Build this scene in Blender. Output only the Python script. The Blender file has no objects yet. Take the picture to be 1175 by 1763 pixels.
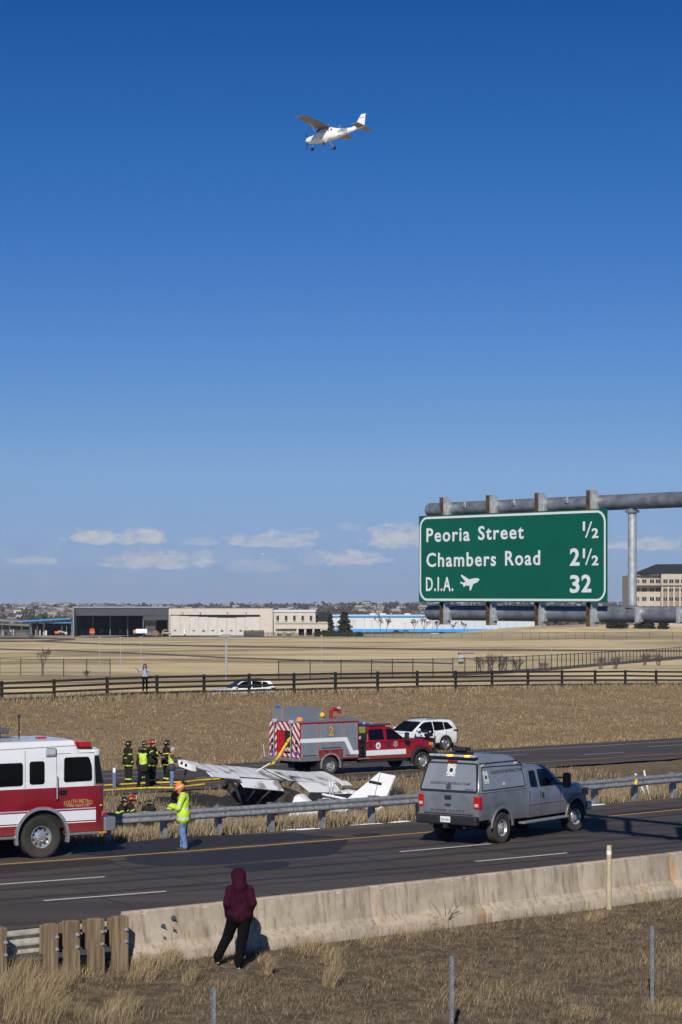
import bpy, bmesh, math, random
import numpy as np
from mathutils import Vector, Matrix
R = math.radians
rng = np.random.default_rng(7)
random.seed(7)
scn = bpy.context.scene
COL = scn.collection
# ------------------------------------------------------------------ camera
F, CX, HZ, HC = 4000.0, 587.5, 1025.0, 6.75      # focal length and horizon in photograph pixels, eye height
cam = bpy.data.cameras.new('camera'); camo = bpy.data.objects.new('camera', cam); COL.objects.link(camo)
camo.location = (0, 0, HC); camo.rotation_euler = (R(90), 0, 0)
cam.sensor_fit = 'VERTICAL'; cam.sensor_height = 36.0; cam.sensor_width = 24.0
cam.lens = 36.0 * F / 1763.0
cam.shift_y = (HZ - 881.5) / 1763.0
cam.clip_start = 0.5; cam.clip_end = 40000
scn.camera = camo
scn.cycles.max_bounces = 5; scn.cycles.diffuse_bounces = 2; scn.cycles.glossy_bounces = 3; scn.cycles.transmission_bounces = 4; scn.cycles.transparent_max_bounces = 6
scn.cycles.caustics_reflective = False; scn.cycles.caustics_refractive = False
# ------------------------------------------------------------------ sun, sky
SUN_EL, SUN_AZ = 33.5, 6.5           # elevation; shadows run 6.5 degrees to the right of straight ahead
sun = bpy.data.lights.new('sun', 'SUN'); suno = bpy.data.objects.new('sun', sun); COL.objects.link(suno)
sun.energy = 5.0; sun.angle = R(0.53); sun.color = (1.0, 0.94, 0.85)
_L = Vector((math.sin(R(SUN_AZ)) * math.cos(R(SUN_EL)), math.cos(R(SUN_AZ)) * math.cos(R(SUN_EL)), -math.sin(R(SUN_EL))))
suno.rotation_euler = _L.to_track_quat('-Z', 'Y').to_euler()
suno.location = (-20, -80, 60)
scn.view_settings.view_transform = 'Standard'; scn.view_settings.look = 'None'
scn.view_settings.exposure = -0.17; scn.view_settings.gamma = 1.0

def build_world():
    w = bpy.data.worlds.new('World'); scn.world = w; w.use_nodes = True
    nt = w.node_tree; N = nt.nodes; L = nt.links; N.clear()
    out = N.new('ShaderNodeOutputWorld'); bg = N.new('ShaderNodeBackground')
    tc = N.new('ShaderNodeTexCoord'); sep = N.new('ShaderNodeSeparateXYZ')
    L.new(tc.outputs['Generated'], sep.inputs[0])
    def M(op, a, b=None, clamp=False):
        n = N.new('ShaderNodeMath'); n.operation = op; n.use_clamp = clamp
        for i, v in enumerate((a, b)):
            if v is None: continue
            if isinstance(v, (int, float)): n.inputs[i].default_value = v
            else: L.new(v, n.inputs[i])
        return n.outputs[0]
    # clear dry high-plains air: the deep blue starts low over the horizon
    zz = M('ADD', M('MULTIPLY', M('MAXIMUM', sep.outputs[2], -0.02), 2.6), 0.135)
    cmb = N.new('ShaderNodeCombineXYZ'); L.new(sep.outputs[0], cmb.inputs[0]); L.new(sep.outputs[1], cmb.inputs[1]); L.new(zz, cmb.inputs[2])
    nrm = N.new('ShaderNodeVectorMath'); nrm.operation = 'NORMALIZE'; L.new(cmb.outputs[0], nrm.inputs[0])
    sky = N.new('ShaderNodeTexSky'); sky.sky_type = 'NISHITA'; sky.sun_disc = False
    sky.sun_elevation = R(SUN_EL); sky.sun_rotation = R(180 + SUN_AZ)
    sky.altitude = 1700; sky.air_density = 1.0; sky.dust_density = 0.2; sky.ozone_density = 2.0
    L.new(nrm.outputs[0], sky.inputs[0])
    # deep polarised blue overhead, pale dusty band at the horizon
    rp = N.new('ShaderNodeValToRGB'); e = rp.color_ramp.elements
    G_ = [(.0, .74, .645, .69), (.125, 1.046, 1.004, 1.005), (.215, 1.16, 1.255, 1.243), (.413, .844, 1.264, 1.58), (.608, .523, 1.131, 1.757), (.761, .352, 1.044, 1.728), (.984, .184, .81, 1.587), (1.5, .19, .60, 1.08), (2.5, .22, .42, .66)]
    while len(e) < len(G_): e.new(.5)
    for k, (p_, r_, g_, b_) in enumerate(G_): e[k].position = p_ / 4; e[k].color = (r_ / 1.8, g_ / 1.8, b_ / 1.8, 1)
    L.new(M('MULTIPLY', sep.outputs[2], 1.0, True), rp.inputs[0])
    g1 = N.new('ShaderNodeVectorMath'); g1.operation = 'MULTIPLY'; L.new(sky.outputs[0], g1.inputs[0]); L.new(rp.outputs[0], g1.inputs[1])
    hs = N.new('ShaderNodeVectorMath'); hs.operation = 'SCALE'; hs.inputs['Scale'].default_value = 1.8; L.new(g1.outputs[0], hs.inputs[0])
    # low fair-weather clouds: azimuth / elevation space, soft flat-bottomed puffs
    az = M('ARCTAN2', sep.outputs[0], sep.outputs[1])
    el = sep.outputs[2]
    cv = N.new('ShaderNodeCombineXYZ'); L.new(M('MULTIPLY', az, 90.0), cv.inputs[0]); L.new(M('MULTIPLY', el, 190.0), cv.inputs[1])
    no = N.new('ShaderNodeTexNoise'); no.inputs['Scale'].default_value = 1.6; no.inputs['Detail'].default_value = 9; no.inputs['Roughness'].default_value = 0.62
    L.new(cv.outputs[0], no.inputs['Vector'])
    wob = M('MULTIPLY', M('SUBTRACT', no.outputs[0], 0.5), 3.4)
    total = None
    CL = [(165, 921, 42, 17, 1.0), (245, 921, 46, 17, 1.0), (270, 960, 92, 20, .85), (345, 958, 40, 16, .5), (60, 963, 42, 10, .6),
          (470, 926, 72, 17, .75), (520, 920, 30, 14, .6), (600, 957, 58, 17, .9), (690, 918, 62, 26, 1.0), (350, 930, 38, 9, .45), (445, 970, 60, 16, .4),
          (540, 955, 26, 20, .35), (1120, 935, 62, 14, .8), (1260, 948, 60, 20, .8), (-100, 932, 60, 18, .9), (600, 905, 22, 9, .35)]
    for (x, y, rx, ry, a) in CL:
        ca = math.atan2((x - CX) / F, 1.0); ce = (HZ - y) / F
        du = M('MULTIPLY', M('SUBTRACT', az, ca), F / (rx * 1.22))
        dv0 = M('MULTIPLY', M('SUBTRACT', el, ce - ry * 0.5 / F), F / (ry * 1.25))
        # flat base: falls off quicker downward
        dv = M('MAXIMUM', dv0, M('MULTIPLY', dv0, -2.3))
        r2 = M('ADD', M('MULTIPLY', du, du), M('MULTIPLY', dv, dv))
        f = M('MULTIPLY', M('SUBTRACT', M('ADD', 1.0, wob), r2), 1.2, True)
        f = M('MULTIPLY', f, a)
        total = f if total is None else M('MAXIMUM', total, f)
    cmask = M('MULTIPLY', total, 0.74, True)
    # a thin haze bank between the puffs
    no2 = N.new('ShaderNodeTexNoise'); no2.inputs['Scale'].default_value = 0.55; no2.inputs['Detail'].default_value = 5
    L.new(cv.outputs[0], no2.inputs['Vector'])
    band = M('MULTIPLY', M('SUBTRACT', 1.0, M('MULTIPLY', M('ABSOLUTE', M('SUBTRACT', el, 0.018)), 45.0), True), M('MULTIPLY', M('SUBTRACT', no2.outputs[0], 0.42), 2.2, True))
    cmask = M('MAXIMUM', cmask, M('MULTIPLY', band, 0.22))
    shade = M('ADD', M('MULTIPLY', no.outputs[0], 3.6), 4.1)
    mix = N.new('ShaderNodeMix'); mix.data_type = 'RGBA'
    cc = N.new('ShaderNodeCombineXYZ')
    L.new(M('MULTIPLY', shade, 1.0), cc.inputs[0]); L.new(M('MULTIPLY', shade, 1.01), cc.inputs[1]); L.new(M('MULTIPLY', shade, 1.08), cc.inputs[2])
    L.new(cmask, mix.inputs[0]); L.new(hs.outputs[0], mix.inputs[6]); L.new(cc.outputs[0], mix.inputs[7])
    L.new(mix.outputs[2], bg.inputs[0]); bg.inputs[1].default_value = 0.102
    L.new(bg.outputs[0], out.inputs[0])
build_world()
scn.world.cycles.sampling_method = 'MANUAL'; scn.world.cycles.sample_map_resolution = 256

# ------------------------------------------------------------------ helpers
def tag(o, label=None, cat=None, group=None, kind=None):
    if label: o['label'] = label
    if cat: o['category'] = cat
    if group: o['group'] = group
    if kind: o['kind'] = kind
    return o

def empty(name, loc=(0, 0, 0), rz=0.0, label=None, cat=None, group=None):
    o = bpy.data.objects.new(name, None); COL.objects.link(o)
    o.empty_display_size = 0.2
    o.location = loc; o.rotation_euler = (0, 0, rz)
    return tag(o, label, cat, group)

def copy_tree(o, parent=None):
    c = o.copy(); COL.objects.link(c); c.parent = parent
    for ch in list(o.children): copy_tree(ch, c)
    return c

_mats = {}
def mat(name, col=(.5, .5, .5), rough=.6, metal=0.0, noise=0.0, nscale=6.0, bump=0.0, bscale=None, col2=None, emit=None, estr=0.0, trans=0.0, alpha=1.0, spec=0.5, coat=0.0, detail=5.0, stretch=None, coords='Object', lo=0.35, hi=0.65):
    if name in _mats: return _mats[name]
    m = bpy.data.materials.new(name); m.use_nodes = True
    nt = m.node_tree; b = nt.nodes['Principled BSDF']; L = nt.links
    b.inputs['Base Color'].default_value = (*col, 1); b.inputs['Roughness'].default_value = rough
    b.inputs['Metallic'].default_value = metal; b.inputs['Specular IOR Level'].default_value = spec
    if coat: b.inputs['Coat Weight'].default_value = coat; b.inputs['Coat Roughness'].default_value = .08
    if trans: b.inputs['Transmission Weight'].default_value = trans
    if alpha < 1: b.inputs['Alpha'].default_value = alpha
    if emit: b.inputs['Emission Color'].default_value = (*emit, 1); b.inputs['Emission Strength'].default_value = estr
    if noise or bump or col2:
        tc = nt.nodes.new('ShaderNodeTexCoord'); vec = tc.outputs[coords]
        if stretch:
            mp = nt.nodes.new('ShaderNodeMapping'); mp.inputs['Scale'].default_value = stretch; L.new(vec, mp.inputs[0]); vec = mp.outputs[0]
        n = nt.nodes.new('ShaderNodeTexNoise'); n.inputs['Scale'].default_value = nscale; n.inputs['Detail'].default_value = detail
        L.new(vec, n.inputs['Vector'])
        if noise or col2:
            rp = nt.nodes.new('ShaderNodeValToRGB')
            a = tuple(max(0, c * (1 - noise)) for c in col); c2 = col2 if col2 else tuple(min(1, c * (1 + noise)) for c in col)
            rp.color_ramp.elements[0].position = lo; rp.color_ramp.elements[1].position = hi
            rp.color_ramp.elements[0].color = (*a, 1); rp.color_ramp.elements[1].color = (*c2, 1)
            L.new(n.outputs[0], rp.inputs[0]); L.new(rp.outputs[0], b.inputs['Base Color'])
        if bump:
            n2 = n
            if bscale:
                n2 = nt.nodes.new('ShaderNodeTexNoise'); n2.inputs['Scale'].default_value = bscale; n2.inputs['Detail'].default_value = 4
                L.new(vec, n2.inputs['Vector'])
            bp = nt.nodes.new('ShaderNodeBump'); bp.inputs['Strength'].default_value = bump; bp.inputs['Distance'].default_value = .05
            L.new(n2.outputs[0], bp.inputs['Height']); L.new(bp.outputs[0], b.inputs['Normal'])
    _mats[name] = m
    return m

class MB:
    """collects shapes; build() links them as ONE mesh object"""
    def __init__(s): s.v = []; s.f = []; s.mi = []; s.cur = 0; s.sm = []; s.smooth = False
    def add(s, vs, fs, M=None):
        o = len(s.v)
        if M is not None: vs = [tuple(M @ Vector(p)) for p in vs]
        s.v += [tuple(p) for p in vs]
        for f in fs: s.f.append(tuple(i + o for i in f)); s.mi.append(s.cur); s.sm.append(s.smooth)
        return s
    def box(s, x0, x1, y0, y1, z0, z1, M=None, ch=0.0):
        if ch <= 0:
            vs = [(x0, y0, z0), (x1, y0, z0), (x1, y1, z0), (x0, y1, z0), (x0, y0, z1), (x1, y0, z1), (x1, y1, z1), (x0, y1, z1)]
            return s.add(vs, [(0, 3, 2, 1), (4, 5, 6, 7), (0, 1, 5, 4), (1, 2, 6, 5), (2, 3, 7, 6), (3, 0, 4, 7)], M)
        c = min(ch, (x1 - x0) * .49, (y1 - y0) * .49, (z1 - z0) * .49)
        bm = bmesh.new(); bmesh.ops.create_cube(bm, size=1)
        for v in bm.verts: v.co = Vector(((x0 + x1) / 2 + v.co.x * (x1 - x0), (y0 + y1) / 2 + v.co.y * (y1 - y0), (z0 + z1) / 2 + v.co.z * (z1 - z0)))
        bmesh.ops.bevel(bm, geom=bm.edges[:] , offset=c, segments=2, affect='EDGES', profile=.5)
        return s.bm(bm, M)
    def bm(s, bm, M=None):
        bm.verts.index_update()
        s.add([v.co[:] for v in bm.verts], [[v.index for v in f.verts] for f in bm.faces], M); bm.free(); return s
    def prism(s, poly, d0, d1, axis='y', M=None):
        """polygon (a,b) extruded between d0 and d1 along axis: y -> (a=x,b=z), z -> (x,y), x -> (y,z)"""
        n = len(poly)
        def P(p, d): return {'y': (p[0], d, p[1]), 'z': (p[0], p[1], d), 'x': (d, p[0], p[1])}[axis]
        vs = [P(p, d0) for p in poly] + [P(p, d1) for p in poly]
        fs = [tuple(range(n)), tuple(range(2 * n - 1, n - 1, -1))] + [(i, i + n, (i + 1) % n + n, (i + 1) % n) for i in range(n)]
        return s.add(vs, fs, M)
    def cyl(s, a, b, r, r2=None, n=12, caps=True, M=None):
        a = Vector(a); b = Vector(b); r2 = r if r2 is None else r2
        d = (b - a).normalized(); u = d.orthogonal().normalized(); w = d.cross(u)
        vs = []
        for c, rr in ((a, r), (b, r2)):
            for i in range(n):
                t = 2 * math.pi * i / n; vs.append(c + u * math.cos(t) * rr + w * math.sin(t) * rr)
        fs = [(i, (i + 1) % n, (i + 1) % n + n, i + n) for i in range(n)]
        if caps: fs += [tuple(range(n - 1, -1, -1)), tuple(range(n, 2 * n))]
        return s.add(vs, fs, M)
    def tube(s, pts, r, n=8, M=None):
        pts = [Vector(p) for p in pts]; rs = r if isinstance(r, (list, tuple)) else [r] * len(pts)
        vs = []; fs = []; u = None
        for i, p in enumerate(pts):
            d = (pts[min(i + 1, len(pts) - 1)] - pts[max(i - 1, 0)])
            d = d.normalized() if d.length > 1e-9 else Vector((0, 0, 1))
            if u is None: u = d.orthogonal().normalized()
            u = (u - d * u.dot(d)); u = u.normalized() if u.length > 1e-6 else d.orthogonal().normalized()
            w = d.cross(u)
            for k in range(n):
                t = 2 * math.pi * k / n; vs.append(p + (u * math.cos(t) + w * math.sin(t)) * rs[i])
        for i in range(len(pts) - 1):
            for k in range(n):
                a = i * n + k; b = i * n + (k + 1) % n; fs.append((a, b, b + n, a + n))
        fs += [tuple(range(n - 1, -1, -1)), tuple(range((len(pts) - 1) * n, len(pts) * n))]
        return s.add(vs, fs, M)
    def lathe(s, prof, n=24, axis='y', M=None, caps=True):
        """prof: (r, h) pairs revolved about axis"""
        vs = []; fs = []
        for (r, h) in prof:
            for i in range(n):
                t = 2 * math.pi * i / n; c, q = math.cos(t) * r, math.sin(t) * r
                vs.append({'y': (c, h, q), 'z': (c, q, h), 'x': (h, c, q)}[axis])
        for j in range(len(prof) - 1):
            for i in range(n):
                a = j * n + i; b = j * n + (i + 1) % n; fs.append((a, b, b + n, a + n))
        if caps: fs.append(tuple(range(n))); fs.append(tuple(range((len(prof) - 1) * n, len(prof) * n)))
        return s.add(vs, fs, M)
    def loft(s, secs, closed=True, caps=True, M=None):
        n = len(secs[0]); vs = [p for q in secs for p in q]; fs = []
        for j in range(len(secs) - 1):
            for i in range(n if closed else n - 1):
                a = j * n + i; b = j * n + (i + 1) % n; fs.append((a, b, b + n, a + n))
        if caps and closed: fs += [tuple(range(n - 1, -1, -1)), tuple(range((len(secs) - 1) * n, len(secs) * n))]
        return s.add(vs, fs, M)
    def ball(s, c, r, n=12, m=8, M=None):
        rx, ry, rz = (r, r, r) if isinstance(r, (int, float)) else r
        vs = [(c[0], c[1], c[2] - rz)]; fs = []
        for j in range(1, m):
            p = -math.pi / 2 + math.pi * j / m
            for i in range(n):
                t = 2 * math.pi * i / n; vs.append((c[0] + rx * math.cos(p) * math.cos(t), c[1] + ry * math.cos(p) * math.sin(t), c[2] + rz * math.sin(p)))
        vs.append((c[0], c[1], c[2] + rz)); last = len(vs) - 1
        for i in range(n): fs.append((0, 1 + (i + 1) % n, 1 + i)); fs.append((last, last - n + i, last - n + (i + 1) % n))
        for j in range(m - 2):
            for i in range(n):
                a = 1 + j * n + i; b = 1 + j * n + (i + 1) % n; fs.append((a, b, b + n, a + n))
        return s.add(vs, fs, M)
    def build(s, name, m, parent=None, smooth=False, angle=35, recalc=True, bevel=0.0, loc=None):
        me = bpy.data.meshes.new(name); me.from_pydata(s.v, [], s.f); me.update()
        ms = m if isinstance(m, (list, tuple)) else [m]
        for q in ms: me.materials.append(q)
        if len(ms) > 1: me.polygons.foreach_set('material_index', s.mi)
        if recalc or bevel:
            bm = bmesh.new(); bm.from_mesh(me)
            if bevel:
                es = [e for e in bm.edges if len(e.link_faces) == 2 and e.calc_face_angle(0) > R(40)]
                bmesh.ops.bevel(bm, geom=es, offset=bevel, segments=2, affect='EDGES', profile=.5, clamp_overlap=True)
            if recalc: bmesh.ops.recalc_face_normals(bm, faces=bm.faces[:])
            bm.to_mesh(me); bm.free()
        if smooth:
            me.polygons.foreach_set('use_smooth', [True] * len(me.polygons))
            try: me.set_sharp_from_angle(angle=R(angle))
            except Exception: pass
        o = bpy.data.objects.new(name, me); COL.objects.link(o)
        if parent is not None: o.parent = parent
        if loc is not None: o.location = loc
        return o

def npmesh(name, V, Fc, m, parent=None, nv=4, attr=None, smooth=False):
    me = bpy.data.meshes.new(name); V = np.asarray(V, dtype=np.float32); Fc = np.asarray(Fc, dtype=np.int32)
    me.vertices.add(len(V)); me.vertices.foreach_set('co', V.ravel())
    me.loops.add(Fc.size); me.loops.foreach_set('vertex_index', Fc.ravel())
    me.polygons.add(len(Fc)); me.polygons.foreach_set('loop_start', np.arange(0, Fc.size, nv, dtype=np.int32))
    try: me.polygons.foreach_set('loop_total', np.full(len(Fc), nv, dtype=np.int32))
    except Exception: pass
    if smooth: me.polygons.foreach_set('use_smooth', np.ones(len(Fc), dtype=bool))
    me.update(calc_edges=True)
    for q in (m if isinstance(m, (list, tuple)) else [m]): me.materials.append(q)
    if attr is not None:
        a = me.color_attributes.new('tint', 'FLOAT_COLOR', 'POINT')
        c = np.ones((len(V), 4), dtype=np.float32); c[:, :3] = attr; a.data.foreach_set('color', c.ravel())
    o = bpy.data.objects.new(name, me); COL.objects.link(o)
    if parent is not None: o.parent = parent
    return o

def text_mesh(name, s, m, size, parent=None, width=None, M=None, ext=0.004, bold=0.0, shear=0.0, align='LEFT', bend=None, space=1.0):
    cu = bpy.data.curves.new(name, 'FONT'); cu.body = s; cu.size = size; cu.extrude = ext; cu.offset = bold; cu.shear = shear; cu.align_x = align; cu.resolution_u = 3; cu.space_character = space
    t = bpy.data.objects.new(name + '_c', cu); COL.objects.link(t)
    bpy.context.view_layer.update()
    me = bpy.data.meshes.new_from_object(t.evaluated_get(bpy.context.evaluated_depsgraph_get()))
    bpy.data.objects.remove(t); bpy.data.curves.remove(cu)
    co = np.empty(len(me.vertices) * 3); me.vertices.foreach_get('co', co); co = co.reshape(-1, 3)
    if width and len(co):
        w = co[:, 0].max() - co[:, 0].min(); k = width / w
        x0 = co[:, 0].min() if align == 'LEFT' else 0
        co[:, 0] = (co[:, 0] - x0) * k
    if bend and len(co):      # letters on a shallow arch
        co[:, 1] += -bend * co[:, 0] ** 2
    if M is not None:
        co = np.array([(M @ Vector(p))[:] for p in co])
    me.vertices.foreach_set('co', co.ravel()); me.update()
    me.materials.clear(); me.materials.append(m)
    me.name = name
    o = bpy.data.objects.new(name, me); COL.objects.link(o); o.parent = parent
    return o

def frame(origin, ex, ez):
    """matrix taking local (x right, y up, z out) to a plane with right ex and up ez"""
    ex = Vector(ex).normalized(); ez = Vector(ez).normalized(); n = ex.cross(ez).normalized(); ez = n.cross(ex)
    m = Matrix.Identity(4); m.col[0][:3] = ex; m.col[1][:3] = ez; m.col[2][:3] = n; m.col[3][:3] = Vector(origin)
    return m

def smooth01(t): t = np.clip(t, 0, 1); return t * t * (3 - 2 * t)
def P(px, py, z=0.0):
    Y = F * (HC - z) / (py - HZ); return Vector(((px - CX) * Y / F, Y, z))
def D(px, py, Y):
    return Vector(((px - CX) * Y / F, Y, HC - (py - HZ) * Y / F))
# ------------------------------------------------------------------ terrain and road geometry
def _quad(X, a, b, c, x0=-28, x1=32):
    Xc = np.clip(X, x0, x1); return a + b * Xc + c * Xc * Xc + (b + 2 * c * Xc) * (X - Xc)
def _slope(X, b, c, x0=-28, x1=32): return b + 2 * c * np.clip(X, x0, x1)
NEAR = (64.25, .762, .0074); FAR = (105.8, .79, .001); BAR = (46.6, .845, .004); FEN = (158.0, .99, 0.0)
def Yl(L, X): return _quad(np.asarray(X, float), *L)
def hd(L, X):                       # unit normal factor
    return 1 / np.sqrt(1 + _slope(np.asarray(X, float), L[1], L[2]) ** 2)
def dist(L, X, Y): return (Y - Yl(L, X)) * hd(L, X)
def along(L, X0, d):                # point at perpendicular offset d (away from the camera) from the line at X0
    s = float(_slope(np.float64(X0), L[1], L[2])); n = 1 / math.sqrt(1 + s * s)
    return X0 - s * n * d, float(Yl(L, X0)) + n * d
N_IN, F_IN, F_OUT = 2.75, -2.6, 14.3      # pavement edges
def road_near_z(X, Y): return np.zeros_like(np.asarray(X, float))
def road_far_z(X, Y):
    df = dist(FAR, X, Y); return -1.4 - .035 * np.maximum(df, 0)
def fence_z(X): return .09 - .019 * np.clip(X, -40, 60)
def th(X, Y, road=True):
    X = np.asarray(X, float); Y = np.asarray(Y, float)
    db = dist(BAR, X, Y); dn = dist(NEAR, X, Y); df = dist(FAR, X, Y); de = dist(FEN, X, Y)
    lump = .05 * np.sin(X * 1.3 + Y * .7) + .04 * np.sin(X * .6 - Y * 1.1 + 1)
    z = -.10 + .08 * np.minimum(db, 0); z = np.maximum(z, -2.0) + lump * np.clip(-db / 2, 0, 1)
    if road: z = np.where((db > .35), -.12, z)
    # median
    Y1 = Yl(NEAR, X) + N_IN / hd(NEAR, X); Y2 = Yl(FAR, X) + F_IN / hd(FAR, X)
    f = np.clip((Y - Y1) / (Y2 - Y1), 0, 1)
    zm = -.03 - 1.40 * smooth01(f * 1.25) - .38 * np.sin(np.pi * f) + lump * np.sin(np.pi * f)
    z = np.where(Y > Y1, zm, z)
    zf = road_far_z(X, Y)
    if road: z = np.where(df > F_IN, zf - .13, z)
    # bank up to the rail fence, then the airfield
    Y3 = Yl(FAR, X) + F_OUT / hd(FAR, X); Y4 = Yl(FEN, X)
    g = np.clip((Y - Y3) / np.maximum(Y4 - Y3, 1), 0, 1)
    ze = -1.94; fz = fence_z(X)
    zb = ze + (fz - ze) * (smooth01(g) * .6 + g * .4) + lump * 1.2 * np.sin(np.pi * g)
    z = np.where(Y > Y3, zb, z)
    u = Y - Y4
    za = fz * np.exp(-np.maximum(u, 0) / 400) - 1.25 * smooth01(u / 14) - .0117 * np.maximum(u, 0) + .25 * np.sin(X * .035 + 1) * np.sin(u * .021) * smooth01(u / 60)
    # past the airport the land falls a little, then climbs to the far ridge with the suburbs
    v = Y - 1350.0
    za = np.where(v > 0, -14.8 - .012 * np.clip(v, 0, 900) + (np.clip(Y - 2250, 0, 3600) / 3600) ** 1.15 * (6.5 + 2.6 * np.sin(X / 610.0 + .9) + 1.6 * np.sin(X / 240.0)) - .0052 * np.clip(Y - 5850, 0, None), za)
    z = np.where(u > 0, za, z)
    return z
def hz(x, y): return float(th(x, y))
def G(px, py, y0=20.0):             # ray through a photo pixel onto the terrain
    Y = np.concatenate([np.arange(y0, 300, .1), np.geomspace(300, 9000, 6000)]); X = (px - CX) / F * Y
    ray = HC - (py - HZ) / F * Y; hit = np.nonzero(ray <= th(X, Y))[0]
    i = hit[0] if len(hit) else len(Y) - 1
    return Vector((X[i], Y[i], float(th(X[i], Y[i]))))

def ground_mat():
    m = bpy.data.materials.new('dry_grass_ground'); m.use_nodes = True; nt = m.node_tree; b = nt.nodes['Principled BSDF']; L = nt.links
    b.inputs['Roughness'].default_value = .95; b.inputs['Specular IOR Level'].default_value = .1
    tc = nt.nodes.new('ShaderNodeTexCoord')
    def noise(sc, det, st=None, ro=.55):
        v = tc.outputs['Object']
        if st:
            mp = nt.nodes.new('ShaderNodeMapping'); mp.inputs['Scale'].default_value = st; L.new(v, mp.inputs[0]); v = mp.outputs[0]
        n = nt.nodes.new('ShaderNodeTexNoise'); n.inputs['Scale'].default_value = sc; n.inputs['Detail'].default_value = det; n.inputs['Roughness'].default_value = ro
        L.new(v, n.inputs['Vector']); return n.outputs[0]
    def ramp(fac, els):
        r = nt.nodes.new('ShaderNodeValToRGB'); e = r.color_ramp.elements
        while len(e) < len(els): e.new(.5)
        for k, (p, c) in enumerate(els): e[k].position = p; e[k].color = (*c, 1)
        L.new(fac, r.inputs[0]); return r.outputs[0]
    def mixc(f, a, c):
        mx = nt.nodes.new('ShaderNodeMix'); mx.data_type = 'RGBA'
        if isinstance(f, (int, float)): mx.inputs[0].default_value = f
        else: L.new(f, mx.inputs[0])
        L.new(a, mx.inputs[6]); L.new(c, mx.inputs[7]); return mx.outputs[2]
    near = ramp(noise(3.0, 8), [(.3, (.062, .048, .036)), (.5, (.125, .096, .067)), (.7, (.22, .168, .11))])
    field = ramp(noise(.030, 9, (.45, .75, 1), .66), [(.38, (.22, .16, .095)), (.45, (.44, .345, .20)), (.51, (.68, .545, .31)), (.66, (.78, .64, .385))])
    field2 = ramp(noise(.22, 8, (.3, .5, 1), .7), [(.40, (.22, .155, .09)), (.52, (.70, .57, .35))])
    field = mixc(.32, field, field2)
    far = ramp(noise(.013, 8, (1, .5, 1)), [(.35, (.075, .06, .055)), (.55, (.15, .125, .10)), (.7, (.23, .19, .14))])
    sep = nt.nodes.new('ShaderNodeSeparateXYZ'); L.new(tc.outputs['Object'], sep.inputs[0])
    def mr(src, a, c):
        r = nt.nodes.new('ShaderNodeMapRange'); r.inputs[1].default_value = a; r.inputs[2].default_value = c; L.new(src, r.inputs[0]); return r.outputs[0]
    ym = nt.nodes.new('ShaderNodeMath'); ym.operation = 'SUBTRACT'; L.new(sep.outputs[1], ym.inputs[0]); L.new(sep.outputs[0], ym.inputs[1])
    bank = ramp(noise(2.0, 8), [(.3, (.165, .12, .072)), (.5, (.235, .175, .105)), (.7, (.31, .235, .145))])
    near = mixc(mr(ym.outputs[0], 92, 104), near, bank)
    c = mixc(mr(ym.outputs[0], 158, 185), near, field)
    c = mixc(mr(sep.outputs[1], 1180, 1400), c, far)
    L.new(c, b.inputs['Base Color'])
    bp = nt.nodes.new('ShaderNodeBump'); bp.inputs['Strength'].default_value = .6; bp.inputs['Distance'].default_value = .08
    L.new(noise(7, 6), bp.inputs['Height']); L.new(bp.outputs[0], b.inputs['Normal'])
    return m
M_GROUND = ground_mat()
def build_terrain():
    ys = np.concatenate([np.arange(-30, 24, 3.0), np.arange(24, 175, .55), np.geomspace(175, 1400, 110), np.geomspace(1420, 12000, 70)])
    us = np.linspace(-1, 1, 201)
    hw = 46 + .75 * np.maximum(ys, 0)
    X = us[None, :] * hw[:, None]; Y = np.repeat(ys[:, None], len(us), 1)
    # shear rows so that the breaks follow the slanting roads
    Z = th(X, Y)
    V = np.stack([X, Y, Z], -1).reshape(-1, 3); n = len(us); i = np.arange(len(ys) - 1)[:, None] * n + np.arange(n - 1)[None, :]
    Fc = np.stack([i, i + 1, i + n + 1, i + n], -1).reshape(-1, 4)
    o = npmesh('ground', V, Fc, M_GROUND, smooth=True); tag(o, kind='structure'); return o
build_terrain()

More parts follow.
